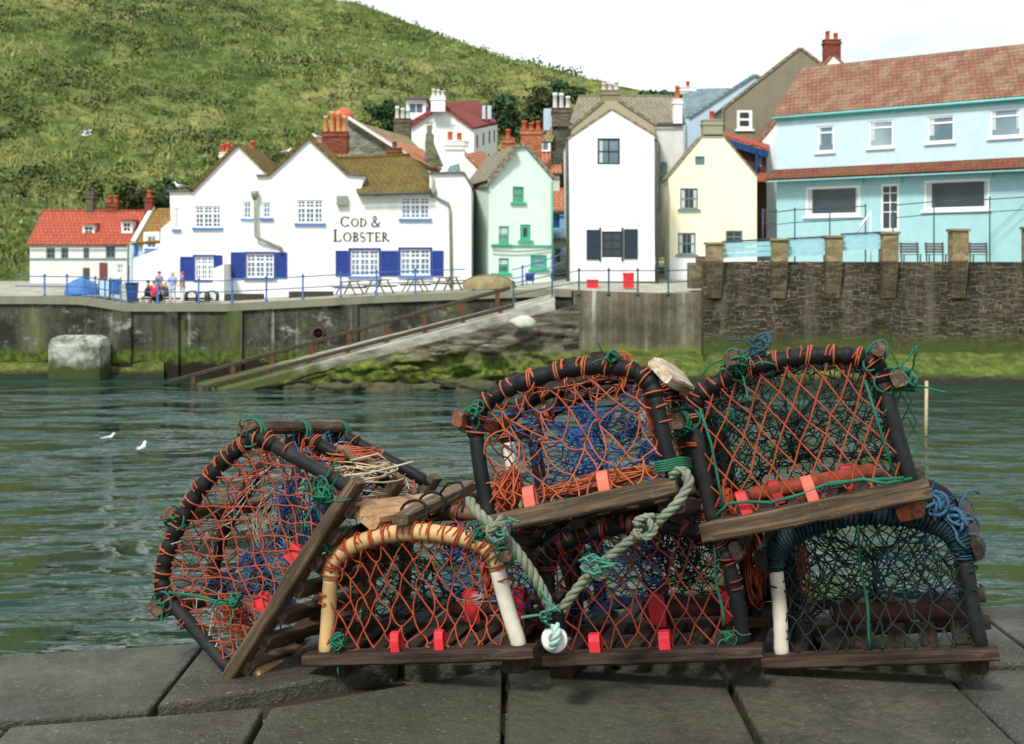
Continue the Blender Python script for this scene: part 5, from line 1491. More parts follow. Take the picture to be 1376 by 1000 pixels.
def person(label, x, y, D, h, facing, shirt, trou, hair, pose='stand', hat=None, stool_at=''):
    b = P(x, y, D); r = thing('person', b, label, 'person', None); k = h / 1.72
    J = {}
    if pose == 'stand':
        J = dict(pel=(0, 0, .93), bel=(0, 0, 1.08), ch=(0, .01, 1.30), nk=(0, 0, 1.46), hd=(0, .02, 1.60), tp=(0, .02, 1.69),
                 ls=(-.17, 0, 1.40), le=(-.23, .02, 1.14), lw=(-.22, .14, .93), lf=(-.21, .19, .84), rs=(.17, 0, 1.40), re=(.24, .0, 1.14), rw=(.20, .16, .96), rf=(.18, .22, .88),
                 lh=(-.09, 0, .88), lk=(-.11, .02, .48), la=(-.12, 0, .08), lt=(-.13, .15, .03), rh=(.09, 0, .88), rk=(.12, .03, .48), ra=(.13, -.02, .08), rt=(.15, .13, .03))
    else:
        J = dict(pel=(0, 0, .50), bel=(0, .02, .64), ch=(0, .06, .88), nk=(0, .08, 1.04), hd=(0, .11, 1.18), tp=(0, .11, 1.27),
                 ls=(-.17, .06, .97), le=(-.22, .16, .74), lw=(-.14, .36, .66), lf=(-.11, .43, .64), rs=(.17, .06, .97), re=(.22, .16, .74), rw=(.14, .36, .68), rf=(.11, .43, .66),
                 lh=(-.09, .03, .48), lk=(-.11, .44, .50), la=(-.11, .42, .08), lt=(-.12, .56, .03), rh=(.09, .03, .48), rk=(.12, .44, .50), ra=(.13, .44, .08), rt=(.14, .58, .03))
    mt = Matrix.Rotation(facing, 3, 'Z')
    J = {q: mt @ (Vector(v) * k) for q, v in J.items()}
    def mk(names, eds, rad, name, mat):
        idx = {n: i for i, n in enumerate(names)}
        return skin_mesh([J[n] for n in names], [(idx[a], idx[c]) for a, c in eds], [q * k for q in rad], name, mat, r)
    mk(['pel', 'bel', 'ch', 'nk', 'hd', 'tp', 'ls', 'le', 'lw', 'lf', 'rs', 're', 'rw', 'rf', 'lh', 'lk', 'la', 'lt', 'rh', 'rk', 'ra', 'rt'],
       [('pel', 'bel'), ('bel', 'ch'), ('ch', 'nk'), ('nk', 'hd'), ('hd', 'tp'), ('ch', 'ls'), ('ls', 'le'), ('le', 'lw'), ('lw', 'lf'), ('ch', 'rs'), ('rs', 're'), ('re', 'rw'), ('rw', 'rf'), ('pel', 'lh'), ('lh', 'lk'), ('lk', 'la'), ('la', 'lt'), ('pel', 'rh'), ('rh', 'rk'), ('rk', 'ra'), ('ra', 'rt')],
       [.12, .12, .13, .055, .10, .075, .055, .042, .032, .035, .055, .042, .032, .035, .085, .055, .04, .04, .085, .055, .04, .04], 'body', SKIN)
    mk(['bel', 'pel', 'ch', 'ls', 'le', 'rs', 're'], [('pel', 'bel'), ('bel', 'ch'), ('ch', 'ls'), ('ls', 'le'), ('ch', 'rs'), ('rs', 're')], [.155, .15, .165, .085, .062, .085, .062], 'shirt', cloth(shirt))
    mk(['pel', 'lh', 'lk', 'la', 'rh', 'rk', 'ra'], [('pel', 'lh'), ('lh', 'lk'), ('lk', 'la'), ('pel', 'rh'), ('rh', 'rk'), ('rk', 'ra')], [.14, .105, .078, .062, .105, .078, .062], 'trousers', cloth(trou))
    mb = MB(); q = J['hd'] + mt @ Vector((0, -.025, .045)) * k; mb.blob(q, .105 * k, .11 * k, .095 * k, .1, 3, 12, 8); mb.build('hat' if hat else 'hair', cloth(hat or hair), r, local=True)
    if pose == 'sit':
        s = thing('stool', b, 'low dark stool ' + stool_at, 'stool', None)
        mb = MB(); q = b + mt @ Vector((0, -.02, 0)); mb.box((q.x - .2, q.y - .2, q.z + .36 * k), (q.x + .2, q.y + .2, q.z + .40 * k)); mb.build('seat', DARKW, s)
        for sx in (-.17, .17):
            for sy in (-.17, .17):
                mb = MB(); mb.beam(Vector((q.x + sx, q.y + sy, q.z)), Vector((q.x + sx, q.y + sy, q.z + .36 * k)), .04, .04, up=Vector((0, 1, 0))); mb.build('leg', DARKW, s)
    return r


person('person seated in dark navy clothes, leftmost of the group on the quay', 197, 407, 73.6, 1.65, R(-60), (40, 46, 66), (44, 46, 58), (70, 56, 44), 'sit', None, 'under the seated person in navy')
person('person seated in a bright red top beside the one in navy', 207, 407, 73.3, 1.6, R(20), (206, 46, 66), (196, 120, 120), (150, 110, 80), 'sit', None, 'under the seated person in the red top')
person('person standing behind in a grey jacket with brown hair', 214, 406, 74.8, 1.72, R(160), (128, 122, 122), (96, 92, 92), (96, 74, 60))
person('person seated low with a white hat between the red top and blue shirt', 224, 407, 73.7, 1.6, R(70), (90, 84, 80), (84, 78, 70), (240, 240, 236), 'sit', (240, 240, 236), 'under the seated person in the white hat')
person('person standing in a pale blue shirt and light trousers', 232, 408, 73.4, 1.74, R(175), (130, 160, 208), (190, 200, 206), (200, 180, 160))
person('person standing in a mauve top and white trousers, rightmost of the group', 245, 408, 73.3, 1.74, R(120), (112, 88, 122), (222, 218, 216), (150, 96, 82))


# ================================================================== gulls
GULLW = plain('gull_white', (.75, .76, .76), .6, .05); GULLG = plain('gull_grey', S(150, 156, 162), .6, .1); BEAK = plain('gull_beak', S(214, 160, 60), .5, .1)


def gull(label, p, yaw, fly=False, s=1.0, swim=False):
    r = thing('gull', p, label, 'gull', None); mt = Matrix.Rotation(yaw, 3, 'Z')
    def T(v): return mt @ (Vector(v) * s)
    z0 = .0 if (fly or swim) else .14
    tl = .05 if not fly else 0
    pts = [T(q) for q in ((-.26, 0, z0 + .10), (-.12, 0, z0 + .10), (.02, 0, z0 + .11), (.12, 0, z0 + .15), (.17, 0, z0 + .24 - (.08 if fly else 0)), (.22, 0, z0 + .29 - (.12 if fly else 0)), (.27, 0, z0 + .28 - (.12 if fly else 0)))]
    skin_mesh(pts, [(i, i + 1) for i in range(6)], [q * s for q in (.03, .075, .10, .075, .048, .055, .03)], 'body', GULLW, r)
    mb = MB(); a = T((.28, 0, z0 + .28 - (.12 if fly else 0))); mb.tube([a, a + T((.07, 0, -.01))], lambda i: (.018, .006)[i] * s, 6); mb.build('beak', BEAK, r, local=True)
    for sd_ in (-1, 1):
        mb = MB()
        if fly:
            st_ = [(.0, 0, .0), (.35, .10, .24), (.72, -.04, .12), (.95, -.16, .02)]
            ch_ = [.24, .22, .14, .02]; up, dn_ = [], []
            for (yy, xx, zz_), c_ in zip(st_, ch_): up.append(T((xx + c_ / 2, sd_ * (.06 + yy), .14 + zz_))); dn_.append(T((xx - c_ / 2, sd_ * (.06 + yy), .13 + zz_)))
            th = T((0, 0, .018)); n_ = len(up); vs_ = up + dn_ + [v + th for v in up] + [v + th for v in dn_]
            fs_ = []
            for i in range(n_ - 1): fs_ += [(i, i + 1, n_ + i + 1, n_ + i), (2 * n_ + i, 3 * n_ + i, 3 * n_ + i + 1, 2 * n_ + i + 1), (i, 2 * n_ + i, 2 * n_ + i + 1, i + 1), (n_ + i, n_ + i + 1, 3 * n_ + i + 1, 3 * n_ + i)]
            mb.add(vs_, fs_, True)
        else:
            mb.tube([T((.08, sd_ * .075, z0 + .13)), T((-.08, sd_ * .10, z0 + .13)), T((-.26, sd_ * .05, z0 + .11)), T((-.36, sd_ * .02, z0 + .11))], lambda i: (.03, .055, .03, .008)[i] * s, 7)
        mb.build('wing', GULLG, r, local=True)
    if not (fly or swim):
        for sd_ in (-1, 1):
            mb = MB(); mb.tube([T((.0, sd_ * .035, z0 + .04)), T((.0, sd_ * .035, 0)), T((.05, sd_ * .04, .004))], .01 * s, 5); mb.build('leg', BEAK, r, local=True)
    return r


gull('gull standing on the flat parapet at the left end of the pub', P(241, 257.3, 81), R(200), s=1.25)
gull('gull perched low on the left slope of the second pub gable', P(385, 210.5, 78.75), R(10), s=1.1)
gull('white gull flying across the hillside at far left', P(116, 184, 86), R(35), True, 1.15)
gull('gull floating on the water, lower of the pair at left', P(191, 607, 43.4), R(80), s=1.0, swim=True)
gull('gull floating on the water beyond the other at left', P(146, 592, 46.1), R(20), s=.8, swim=True)
gull('gull perched on the topmost pub gable apex', P(426, 190.3, 82), R(190), s=1.1)
# a gull perches on the gable roof: rest those two on the roofs they stand on is done by their heights above
mp = P(1244, 585, 47.5); r = thing('mooring_pole', (mp.x, mp.y, 0), 'thin pale pole standing in the water at far right', 'pole')
mb = MB(); mb.tube([Vector((mp.x, mp.y, -.6)), Vector((mp.x + .03, mp.y, P(0, 512, 47.5).z))], .06, 8); mb.build('shaft', plain('pale_pole', S(170, 160, 120), .8, .2), r)
# ================================================================== near quay
QZ = 5.035
t = NT('worn_quay_stone'); v = t.coord('Object')
n = t.noise(v, 2.2, 7, .7); n2 = t.noise(v, 30, 5, .7)
c = t.ramp(n, [(.3, S(38, 38, 32)), (.5, S(66, 65, 56)), (.7, S(96, 93, 80))])
c = t.mix(t.ramp(n2, [(.35, .6), (.55, 0.0)]), c, S(48, 46, 38))
c = t.mix(t.ramp(t.noise(v, 1.1, 5, .7), [(.5, 0.0), (.66, .7)]), c, S(50, 58, 32))
c = t.mix(t.ramp(t.noise(v, 75, 3), [(.62, 0.0), (.72, .7)]), c, S(128, 124, 108))
QSTONE = t.done(c, t.ramp(t.noise(v, 1.7, 4), [(.4, .35), (.6, .85)]), t.bump(t.math('ADD', n, t.math('ADD', t.math('MULTIPLY', n2, .5), t.math('MULTIPLY', t.noise(v, 95, 4), .35))), .9, .022), .3)
def qedge(x): return 3.98 if x < -1.15 else (3.98 + .5 * min(1, (x + 1.15) / .7))
mb = MB(); xs = [-9 + i * .62 for i in range(30)]
rq = random.Random(4)
for i in range(len(xs) - 1):          # coping stones along the edge
    a, b = xs[i] + .008, xs[i + 1] - .008
    for (y0, y1) in ((-.62, 0), (-1.35, -.632), (-2.2, -1.365), (-3.2, -2.215)):
        j = rq.uniform(-.012, .008); s_ = 0 if y0 > -1 else .3
        ea, eb = qedge(a), qedge(b)
        p = [Vector((a + s_, ea + y0, QZ - .5)), Vector((b + s_, eb + y0, QZ - .5)), Vector((b + s_, eb + y1, QZ - .5)), Vector((a + s_, ea + y1, QZ - .5))]
        mb.box8(p + [Vector((q.x, q.y, QZ + j)) for q in p])
o = mb.build('near_quay_ground', QSTONE, bevel=.009); tag(o, kind='structure')
mb = MB(); pts = [(-9.3, 3.9), (-1.2, 3.9), (-.5, 4.38), (9.3, 4.38), (9.3, -6), (-9.3, -6)]
mb.add([Vector((x, y, QZ - .05)) for x, y in pts] + [Vector((x, y, -.8)) for x, y in pts], [tuple(range(6))] + [(i, (i + 1) % 6, 6 + (i + 1) % 6, 6 + i) for i in range(6)])
tag(mb.build('near_quay_wall', DARKST), 'dark stone harbour wall under the stacked pots', 'quay wall')

# ================================================================== lobster pots
ORANGE = twine('orange_twine', (.31, .052, .018)); ORANGE2 = twine('faded_orange_twine', (.37, .088, .034)); REDN = twine('red_twine', (.19, .026, .014))
BLUEN = twine('blue_twine', (.022, .085, .27)); DARKN = twine('dark_twine', (.012, .022, .019)); GREENC = twine('green_cord', (.010, .115, .066)); TEALN = twine('teal_cord', (.014, .065, .09))
PALEN = twine('pale_twine', (.36, .36, .30)); STRAWC = twine('straw_cord', (.42, .34, .22)); BLUEC = twine('light_blue_cord', (.03, .095, .17)); REDBR = twine('red_brown_net', (.22, .055, .04))
ROPEM = twine('greenish_rope', (.17, .195, .135), .5, .85, 320)
HOSE = plain('black_rubber_hose', (.006, .007, .0075), .6, .45, 14, .2, .5, 60, bd=.003); HOSEG = plain('worn_grey_hose', (.014, .016, .016), .65, .5, 18, .2, .5, 70, bd=.003)
CANE = plain('pale_cane', (.46, .30, .13), .55, .3, 9, .35, .3, 40, bd=.003); CANEW = plain('bleached_cane', (.60, .55, .44), .6, .2, 9, .3, .3, 40, bd=.003); CANED = plain('dark_cane', (.12, .065, .035), .6, .35, 9, .3, .4, 40, bd=.003)
WX = wood('drift_timber_across', S(66, 54, 40), S(106, 88, 66), 'x'); WY = wood('drift_timber_along', S(76, 60, 45), S(116, 96, 74), 'y')
WXD = wood('dark_timber_across', S(46, 35, 28), S(76, 60, 48), 'x'); WYD = wood('dark_timber_along', S(40, 31, 26), S(66, 52, 43), 'y')  # darker tone of the drift timber
WTAN = wood('tan_timber_along', S(160, 122, 86), S(196, 158, 118), 'y'); WSL = wood('slat_timber_along', S(66, 50, 38), S(104, 84, 64), 'y'); WPALE = wood('pale_timber_along', S(176, 158, 132), S(214, 200, 178), 'y'); WRUST = wood('reddish_block', S(120, 66, 44), S(156, 92, 64), 'y')
CLIPR = plain('red_clip_plastic', (.52, .022, .032), .5, .35, 26, .3, .4, 120, bd=.002); CLIPF = plain('faded_red_clip', (.58, .12, .075), .55, .3, 26, .3, .4, 120, bd=.002)
IRON = plain('rusty_bar', S(70, 44, 36), .85, .4, 16, bump=.6, bscale=60)


class Pot:
    """a D-section creel in its own axes: x across the front, y going back, z up from the base boards"""
    def __init__(s, label, A, B, D, yaw, pitch, shoulder, rise, taper=.96, L=.60, seed=1, group='lobster pots stacked on the near quay', name='lobster_pot'):
        yaw, pitch = R(yaw), R(pitch); da = D
        y = Vector((math.sin(yaw) * math.cos(pitch), math.cos(yaw) * math.cos(pitch), -math.sin(pitch)))
        eye = Vector((0, 0, CZ))
        for _ in range(6):      # the front stays square to the length
            pa = P(A[0], A[1], da); rb = P(B[0], B[1], 1.0) - eye
            pb = eye + rb * ((pa - eye).dot(y) / rb.dot(y)); da += D - (pa.y + pb.y) / 2
        w = (pb - pa).length; x = (pb - pa).normalized(); z = x.cross(y)
        o = (pa + pb) / 2; sc = D / F
        s.M = Matrix(((x.x, y.x, z.x, o.x), (x.y, y.y, z.y, o.y), (x.z, y.z, z.z, o.z), (0, 0, 0, 1)))
        s.w, s.h1, s.rise, s.tp, s.L = w, (shoulder - 12) * sc, rise * sc, taper, L
        s.root = thing(name, (0, 0, 0), label, 'lobster pot', group); s.root.matrix_world = s.M
        s.rg = random.Random(seed); s.seed = seed
        s.ys = (.0, L * .5, L)
    def add(s, mb, name, mat, parent=None, bevel=0): return mb.build(name, mat, parent or s.root, local=True, bevel=bevel)
    # outline of a hoop, k in 0..1 round from left foot to right foot
    def arc_len(s):
        return s.h1, math.pi * math.sqrt(((s.w * s.tp / 2) ** 2 + s.rise ** 2) / 2)
    def hoop(s, k, f=1.0):
        a, b = s.arc_len(); tot = 2 * a + b; d = k * tot; hw = s.w / 2; ht = hw * s.tp
        if d < a: q = d / a; x, z = -hw + (hw - ht) * q, s.h1 * q
        elif d > a + b: q = (tot - d) / a; x, z = hw - (hw - ht) * q, s.h1 * q
        else: an = math.pi * (d - a) / b; x, z = -ht * math.cos(an), s.h1 + s.rise * max(0.0, math.sin(an)) ** .85
        return x * f, z * (1 - (1 - f) * .8)
    def inside(s, x, z, m=0.0):
        ht = s.w / 2 * s.tp
        if z < 0: return False
        if z <= s.h1: return abs(x) < s.w / 2 + (ht - s.w / 2) * z / s.h1 - m
        q = abs(x) / (ht - m)
        return q < 1 and z < s.h1 + (s.rise - m) * (1 - q * q) ** .5
    def hoops(s, mats, r=.0215, legmats=None, lash=None, beads=True):
        for j, y in enumerate(s.ys):
            a, b = s.arc_len(); tot = 2 * a + b; n = 96; nl = 17
            ka, kb = a / tot, (a + b) / tot
            wob = lambda k: Vector((.006 * noise.noise(Vector((k * 5, j * 3 + s.seed, 1))), .007 * noise.noise(Vector((k * 6, j * 3 + s.seed, 9))), .006 * noise.noise(Vector((k * 5, j * 3 + s.seed, 5)))))
            pth = lambda k: Vector((s.hoop(k)[0], y, s.hoop(k)[1])) + wob(k)
            ks = [ka * .93 + (kb - ka * .93 + (1 - kb) * .07) * i / n for i in range(n + 1)]
            def rad(i):
                ph = (i / n) * nl
                return r * (1 + (.30 * abs(math.sin(math.pi * ph)) ** .7 - .14 if beads and j == 0 else 0) + .05 * noise.noise(Vector((i * .3, j, s.seed))))
            mb = MB(); mb.tube([pth(k) for k in ks], rad, 12); o = s.add(mb, 'hoop', mats[j % len(mats)])
            for sd_, (k0, k1) in enumerate(((-.004, ka * .95), (1.004, kb + (1 - kb) * .05))):
                mb = MB(); lm = (legmats or {}).get((j, sd_), mats[j % len(mats)])
                m_ = 14; mb.tube([pth(max(0, min(1, k0 + (k1 - k0) * i / m_))) + Vector((0, .0, -.03 if i == 0 else 0)) for i in range(m_ + 1)], lambda i: r * (.92 + .05 * noise.noise(Vector((i * .5, j, sd_)))), 12); s.add(mb, 'hoop_leg', lm)
            if lash is not None:
                mb = MB(); cnt = (nl if not beads else 10) if j == 0 else 9
                for q in range(cnt + 1):
                    k = ka + (kb - ka) * q / cnt; c = pth(k); t_ = (pth(min(1, k + .01)) - pth(k - .01)).normalized()
                    u_ = Vector((0, 1, 0)); n_ = t_.cross(u_).normalized(); tilt = s.rg.uniform(-.7, .7)
                    pp = [c + (n_ * math.cos(an) + u_ * math.sin(an)) * (r * 1.13 + .002) + t_ * (.012 * math.sin(an * 1 + tilt * 3) * tilt) for an in [i * 2 * math.pi / 14 for i in range(14)]]
                    mb.tube(pp, .0026, 5, closed=True)
                    if s.rg.random() < .35: mb.tube([v + t_ * .007 for v in pp], .0024, 5, closed=True)
                s.add(mb, 'lashing', lash, o)
    def strand(s, mb, p, q, r, slack):
        m = (p + q) / 2
        if slack: m += Vector((s.rg.gauss(0, slack), s.rg.gauss(0, slack), s.rg.gauss(0, slack) - slack * .6)); mb.tube([p, (p + m) / 2 + (m - (p + q) / 2) * .25, m, (m + q) / 2 + (m - (p + q) / 2) * .25, q], r, 4, cap=False)
        else: mb.strand(p, q, r, 5)
    def end_net(s, y, mat, dx=.055, dz=.042, r=.0027, jit=.006, slack=.0, bulge=.02, rows=None, wrap=True, name='end_net', knot=1.75, shear=.0, stretch=1.0):
        mb = MB(); W, H = s.w, s.h1 + s.rise
        ni, nj = int(W / dx) + 4, int(H / dz) + 3; nodes = {}
        for j in range(-1, nj):
            for i in range(-2, ni):
                jx = s.rg.gauss(0, jit); jz = s.rg.gauss(0, jit)
                fan = 1 + stretch * 0
                x = -W / 2 + (i + .5 * (j % 2)) * dx + shear * j * dz + jx; z = j * dz + jz + .004
                x += .012 * noise.noise(Vector((x * 6, z * 6, s.seed))); z += .012 * noise.noise(Vector((x * 6, z * 6, s.seed + 7)))
                nodes[i, j] = (x, z)
        def pos(x, z):
            b = bulge * math.sin(math.pi * min(1, max(0, (x + W / 2) / W))) * math.sin(math.pi * min(1, max(0, z / H)))
            return Vector((x, y - (.012 if y < .1 else -.012) + b * (1 if y < .1 else -1), z))
        for (i, j), p in nodes.items():
            ii = s.inside(*p, .004)
            if ii and knot: mb.octa(pos(*p), r * knot * s.rg.uniform(.8, 1.25))
            for di in ((0, 1) if j % 2 else (-1, 0)):
                q = nodes.get((i + di, j + 1))
                if q is None: continue
                jj = s.inside(*q, .004)
                if not ii and not jj: continue
                if ii and jj: s.strand(mb, pos(*p), pos(*q), r, slack)
                else:
                    a, b = (p, q) if ii else (q, p)
                    lo, hi = 0.0, 1.0
                    for _ in range(12):
                        m = (lo + hi) / 2
                        if s.inside(a[0] + (b[0] - a[0]) * m, a[1] + (b[1] - a[1]) * m, .0): lo = m
                        else: hi = m
                    e = (a[0] + (b[0] - a[0]) * lo, a[1] + (b[1] - a[1]) * lo)
                    s.strand(mb, pos(*a), pos(*e), r, slack)
                    if wrap and e[1] > s.h1 * .6:       # carry the twine over the hoop
                        d = Vector((e[0], 0, (e[1] - s.h1 * .55))).normalized(); c = Vector((e[0], y, e[1]))
                        rr = .026
                        pts = [pos(*e) + Vector((0, -.014, 0))] + [c + Vector((s.rg.gauss(0, .002), -math.cos(an) * rr, 0)) + d * (math.sin(an) * rr + .004) for an in (0.35, .8, 1.3, 1.8, 2.4)]
                        mb.tube(pts, r, 5, cap=False)
        return s.add(mb, name, mat)
    def cover_net(s, mat, du=.05, dv=.04, r=.0024, jit=.006, slack=.006, k0=0.0, k1=1.0, y0=0.0, y1=None, sag=.10, name='cover_net', f=1.0):
        mb = MB(); a, b = s.arc_len(); tot = (2 * a + b) * (k1 - k0); y1 = s.L if y1 is None else y1
        nu, nv = int(tot / du), int((y1 - y0) / dv)
        def pos(i, j, rj=True):
            k = k0 + (k1 - k0) * min(1, max(0, i / nu)); y = y0 + (y1 - y0) * min(1, max(0, j / nv))
            ph = (y / s.L * 2) % 1.0
            x, z = s.hoop(k, f * (1 - sag * math.sin(math.pi * ph)))
            return Vector((x + s.rg.gauss(0, jit), y + s.rg.gauss(0, jit), z + s.rg.gauss(0, jit)))
        nodes = {(i, j): pos(i + .5 * (j % 2), j) for j in range(nv + 1) for i in range(nu + 1)}
        for (i, j), p in nodes.items():
            mb.octa(p, r * 1.7)
            for di in ((0, 1) if j % 2 else (-1, 0)):
                q = nodes.get((i + di, j + 1))
                if q is not None: s.strand(mb, p, q, r, slack if s.rg.random() < .5 else 0)
        return s.add(mb, name, mat)
    def funnel(s, mat, side, yc, mat2=None, r0=.17, r1=.06, length=.24, zc=None, r=.0022, n=15, m=7, jit=.008):
        mb = MB(); zc = zc if zc is not None else s.h1 * .62
        nodes = {}
        for j in range(m + 1):
            t_ = j / m
            for i in range(n):
                an = 2 * math.pi * (i + .5 * (j % 2)) / n; rr = r0 + (r1 - r0) * t_ ** .8
                x = side * (s.w / 2 * .92 - length * t_)
                zz = zc + (.02 - .03 * t_) + rr * math.sin(an); zz = max(.015, zz)
                nodes[i, j] = Vector((x + s.rg.gauss(0, jit), yc + rr * math.cos(an) * 1.05 + s.rg.gauss(0, jit), zz + s.rg.gauss(0, jit)))
        for (i, j), p in nodes.items():
            for di in ((0, 1) if j % 2 else (-1, 0)):
                q = nodes.get(((i + di) % n, j + 1))
                if q is not None: s.strand(mb, p, q, r, .004)
            mb.octa(p, r * 1.7)
        mb.tube([nodes[i, m] for i in range(n)], r * 1.8, 6, closed=True)
        return s.add(mb, 'funnel_net', mat)
    def bunch(s, mat, c, rx, ry, rz, n, r=.0024, name='net_bunch', parent=None):
        """slack folded netting"""
        mb = MB(); c = Vector(c)
        for _ in range(n):
            p = []
            a = Vector((s.rg.gauss(0, 1), s.rg.gauss(0, 1), s.rg.gauss(0, 1))).normalized(); b = a.orthogonal().normalized(); d_ = a.cross(b); ph = s.rg.uniform(0, 6.3); k_ = s.rg.uniform(.35, 1.0); e = s.rg.uniform(.3, 1)
            for q in range(12):
                an = ph + q * .55; v = (b * math.cos(an) + d_ * math.sin(an) * e) * k_ + a * s.rg.gauss(0, .12)
                p.append(c + Vector((v.x * rx, v.y * ry, v.z * rz)))
            mb.tube(p, r, 5)
        return s.add(mb, name, mat, parent)
    def base(s, front, side, slat, ext=.05, th=.035, wide=.06, nsl=6, slat_th=.018, over=.02, big=0):
        hw = s.w / 2 + ext
        for k, y in enumerate((-over, s.L * .5, s.L + over)):
            mb = MB(); mb.beam(Vector((-hw + s.rg.uniform(-.01, .01), y, -th / 2 - .002)), Vector((hw + s.rg.uniform(-.01, .01), y, -th / 2 - .002)), wide, th, bev=.006, wob=.006); s.add(mb, 'cross_board', front)
        for k in (-1, 1):
            hh = big if (big and k > 0) else .044; zz = -th - .004 - hh / 2; xx = k * (s.w / 2 + (-.035 if hh > .05 else -.02))
            mb = MB(); mb.beam(Vector((xx, -over + .02, zz)), Vector((xx, s.L + over, zz)), .05 if hh > .05 else .075, hh, bev=.012 if hh > .05 else .008, wob=.0015 if hh > .05 else .006); s.add(mb, 'runner', side)
        mb = MB()
        for i in range(nsl):
            x = -s.w / 2 + s.w * (i + .5) / nsl
            zz = -th - .014 if big else -.012; mb.beam(Vector((x, -over + (.0 if big else .05), zz)), Vector((x + s.rg.uniform(-.01, .01), s.L, zz)), s.w / nsl * .55, slat_th, bev=.003, wob=.004)
        s.add(mb, 'floor_slats', slat)
    def lath(s, k, mat, y0=-.06, y1=None, w_=.045, h_=.026, off=.034, rope=None, tang=True, yr=None):
        x, z = s.hoop(k); x2, z2 = s.hoop(min(1, k + .01)); x0, z0 = s.hoop(max(0, k - .01)); t_ = Vector((x2 - x0, 0, z2 - z0)).normalized(); n_ = Vector((-t_.z, 0, t_.x))
        c = Vector((x, 0, z)) + n_ * off; y1 = s.L + .04 if y1 is None else y1
        mb = MB(); mb.beam(c + Vector((0, y0, 0)), c + Vector((0, y1, 0)), w_, h_, up=n_, bev=.006, wob=.006); o = s.add(mb, 'lath', mat)
        if rope is not None:
            mb = MB()
            for y in s.ys:
                if not (y0 < y < y1): continue
                for q in range(3 if tang else 2):
                    yy = y - .012 + q * .010
                    pp = []
                    for i in range(16):
                        an = 2 * math.pi * i / 16; pp.append(c - n_ * (off * .45) + t_ * (math.cos(an) * (w_ * .5 + .010)) + n_ * (math.sin(an) * (h_ * .5 + off * .62)) + Vector((0, yy + .010 * math.sin(an + q), 0)))
                    mb.tube(pp, .0034, 6, closed=True)
            s.add(mb, 'cord_lashing', rope, o)
        return c, n_, t_
    def tangle(s, c, rad, mat, n=9, r=.003, name='cord_knot', tails=2):
        mb = MB(); c = Vector(c)
        for q in range(n):
            a = Vector((s.rg.gauss(0, 1), s.rg.gauss(0, 1), s.rg.gauss(0, 1))).normalized(); b = a.orthogonal().normalized(); d_ = a.cross(b); rr = rad * s.rg.uniform(.55, 1.1); sh = Vector((s.rg.gauss(0, 1), s.rg.gauss(0, 1), s.rg.gauss(0, 1))) * rad * .28
            mb.tube([c + sh + b * (math.cos(an) * rr) + d_ * (math.sin(an) * rr * .8) for an in [i * .5 for i in range(13)]], r, 5)
        for q in range(tails):
            v = Vector((s.rg.uniform(-1, 1), s.rg.uniform(-.6, .1), s.rg.uniform(-.6, 1))).normalized(); p = [c]
            for i in range(7):
                v = (v + Vector((s.rg.gauss(0, .35), s.rg.gauss(0, .2), s.rg.gauss(0, .35) - .12))).normalized(); p.append(p[-1] + v * rad * .55)
            mb.tube(p, r * .8, 5)
        return s.add(mb, name, mat)
    def clip(s, x, y, mat, z=.0, w_=.026, h_=.05, d_=.03, lean=0.0):
        """plastic strap folded over a board: two cheeks and a crown"""
        mb = MB(); t_ = .006
        path = [(-d_ / 2 - t_, -.012), (-d_ / 2 - t_ * .6, h_ * .55), (-d_ / 2 + .003, h_ * .9), (0, h_), (d_ / 2 - .003, h_ * .9), (d_ / 2 + t_ * .6, h_ * .55), (d_ / 2 + t_, -.012)]
        vs = []
        for (py, pz) in path:
            for (ox, oo) in ((-w_ / 2, 0), (w_ / 2, 0), (w_ / 2, -t_), (-w_ / 2, -t_)):
                f = 1 + oo / (d_ / 2)
                vs.append(Vector((x + ox + lean * pz, y + py * f, z + pz * (1 + oo / h_))))
        n_ = len(path); mb.add(vs, [(i * 4 + k, (i + 1) * 4 + k, (i + 1) * 4 + (k + 1) % 4, i * 4 + (k + 1) % 4) for i in range(n_ - 1) for k in range(4)] + [(0, 1, 2, 3), (4 * n_ - 1, 4 * n_ - 2, 4 * n_ - 3, 4 * n_ - 4)])
        return s.add(mb, 'strap_clip', mat, bevel=.002)
    def ballast(s, y, x0, x1, mat, r=.020, z=.028):
        mb = MB(); mb.tube([Vector((x0, y, z)), Vector((x0 + .01, y, z)), Vector((x1 - .01, y, z)), Vector((x1, y, z))], lambda i: (r * .8, r, r, r * .8)[i], 10); return s.add(mb, 'ballast_bar', mat)


# ---- bottom row first (they carry the others)
b1 = Pot('pot with pale cane hoop and orange netting, bottom row left', (438, 873), (697, 864), 3.7, 17, 0, 116, 48, .86, seed=3)
b1.base(WXD, WYD, WYD); b1.hoops([CANE, CANED, CANED], .0235, {(0, 1): CANEW, (0, 0): CANE}, ORANGE, beads=False)
b1.end_net(0, ORANGE, .052, .046, jit=.007, slack=.004, bulge=.03); b1.end_net(b1.L, DARKN, .07, .05, .0022, .012, .01, 0, wrap=False, name='back_net'); b1.cover_net(ORANGE, .075, .06, slack=.01)
b1.funnel(BLUEN, 1, .36, r0=.17, length=.30); b1.funnel(DARKN, -1, .2, r0=.16); b1.bunch(BLUEN, (.03, .30, .24), .10, .08, .09, 16, .0022, 'blue_net_bunch'); b1.bunch(ORANGE, (.215, .02, .2), .02, .05, .13, 14); b1.bunch(DARKN, (.12, .4, .2), .12, .1, .12, 26, .0018, 'dark_net_bunch'); b1.bunch(PALEN, (.1, .38, .16), .12, .08, .1, 16, .0018, 'pale_net_and_glints')  # pale strands stand in for sparkles of water seen through the net
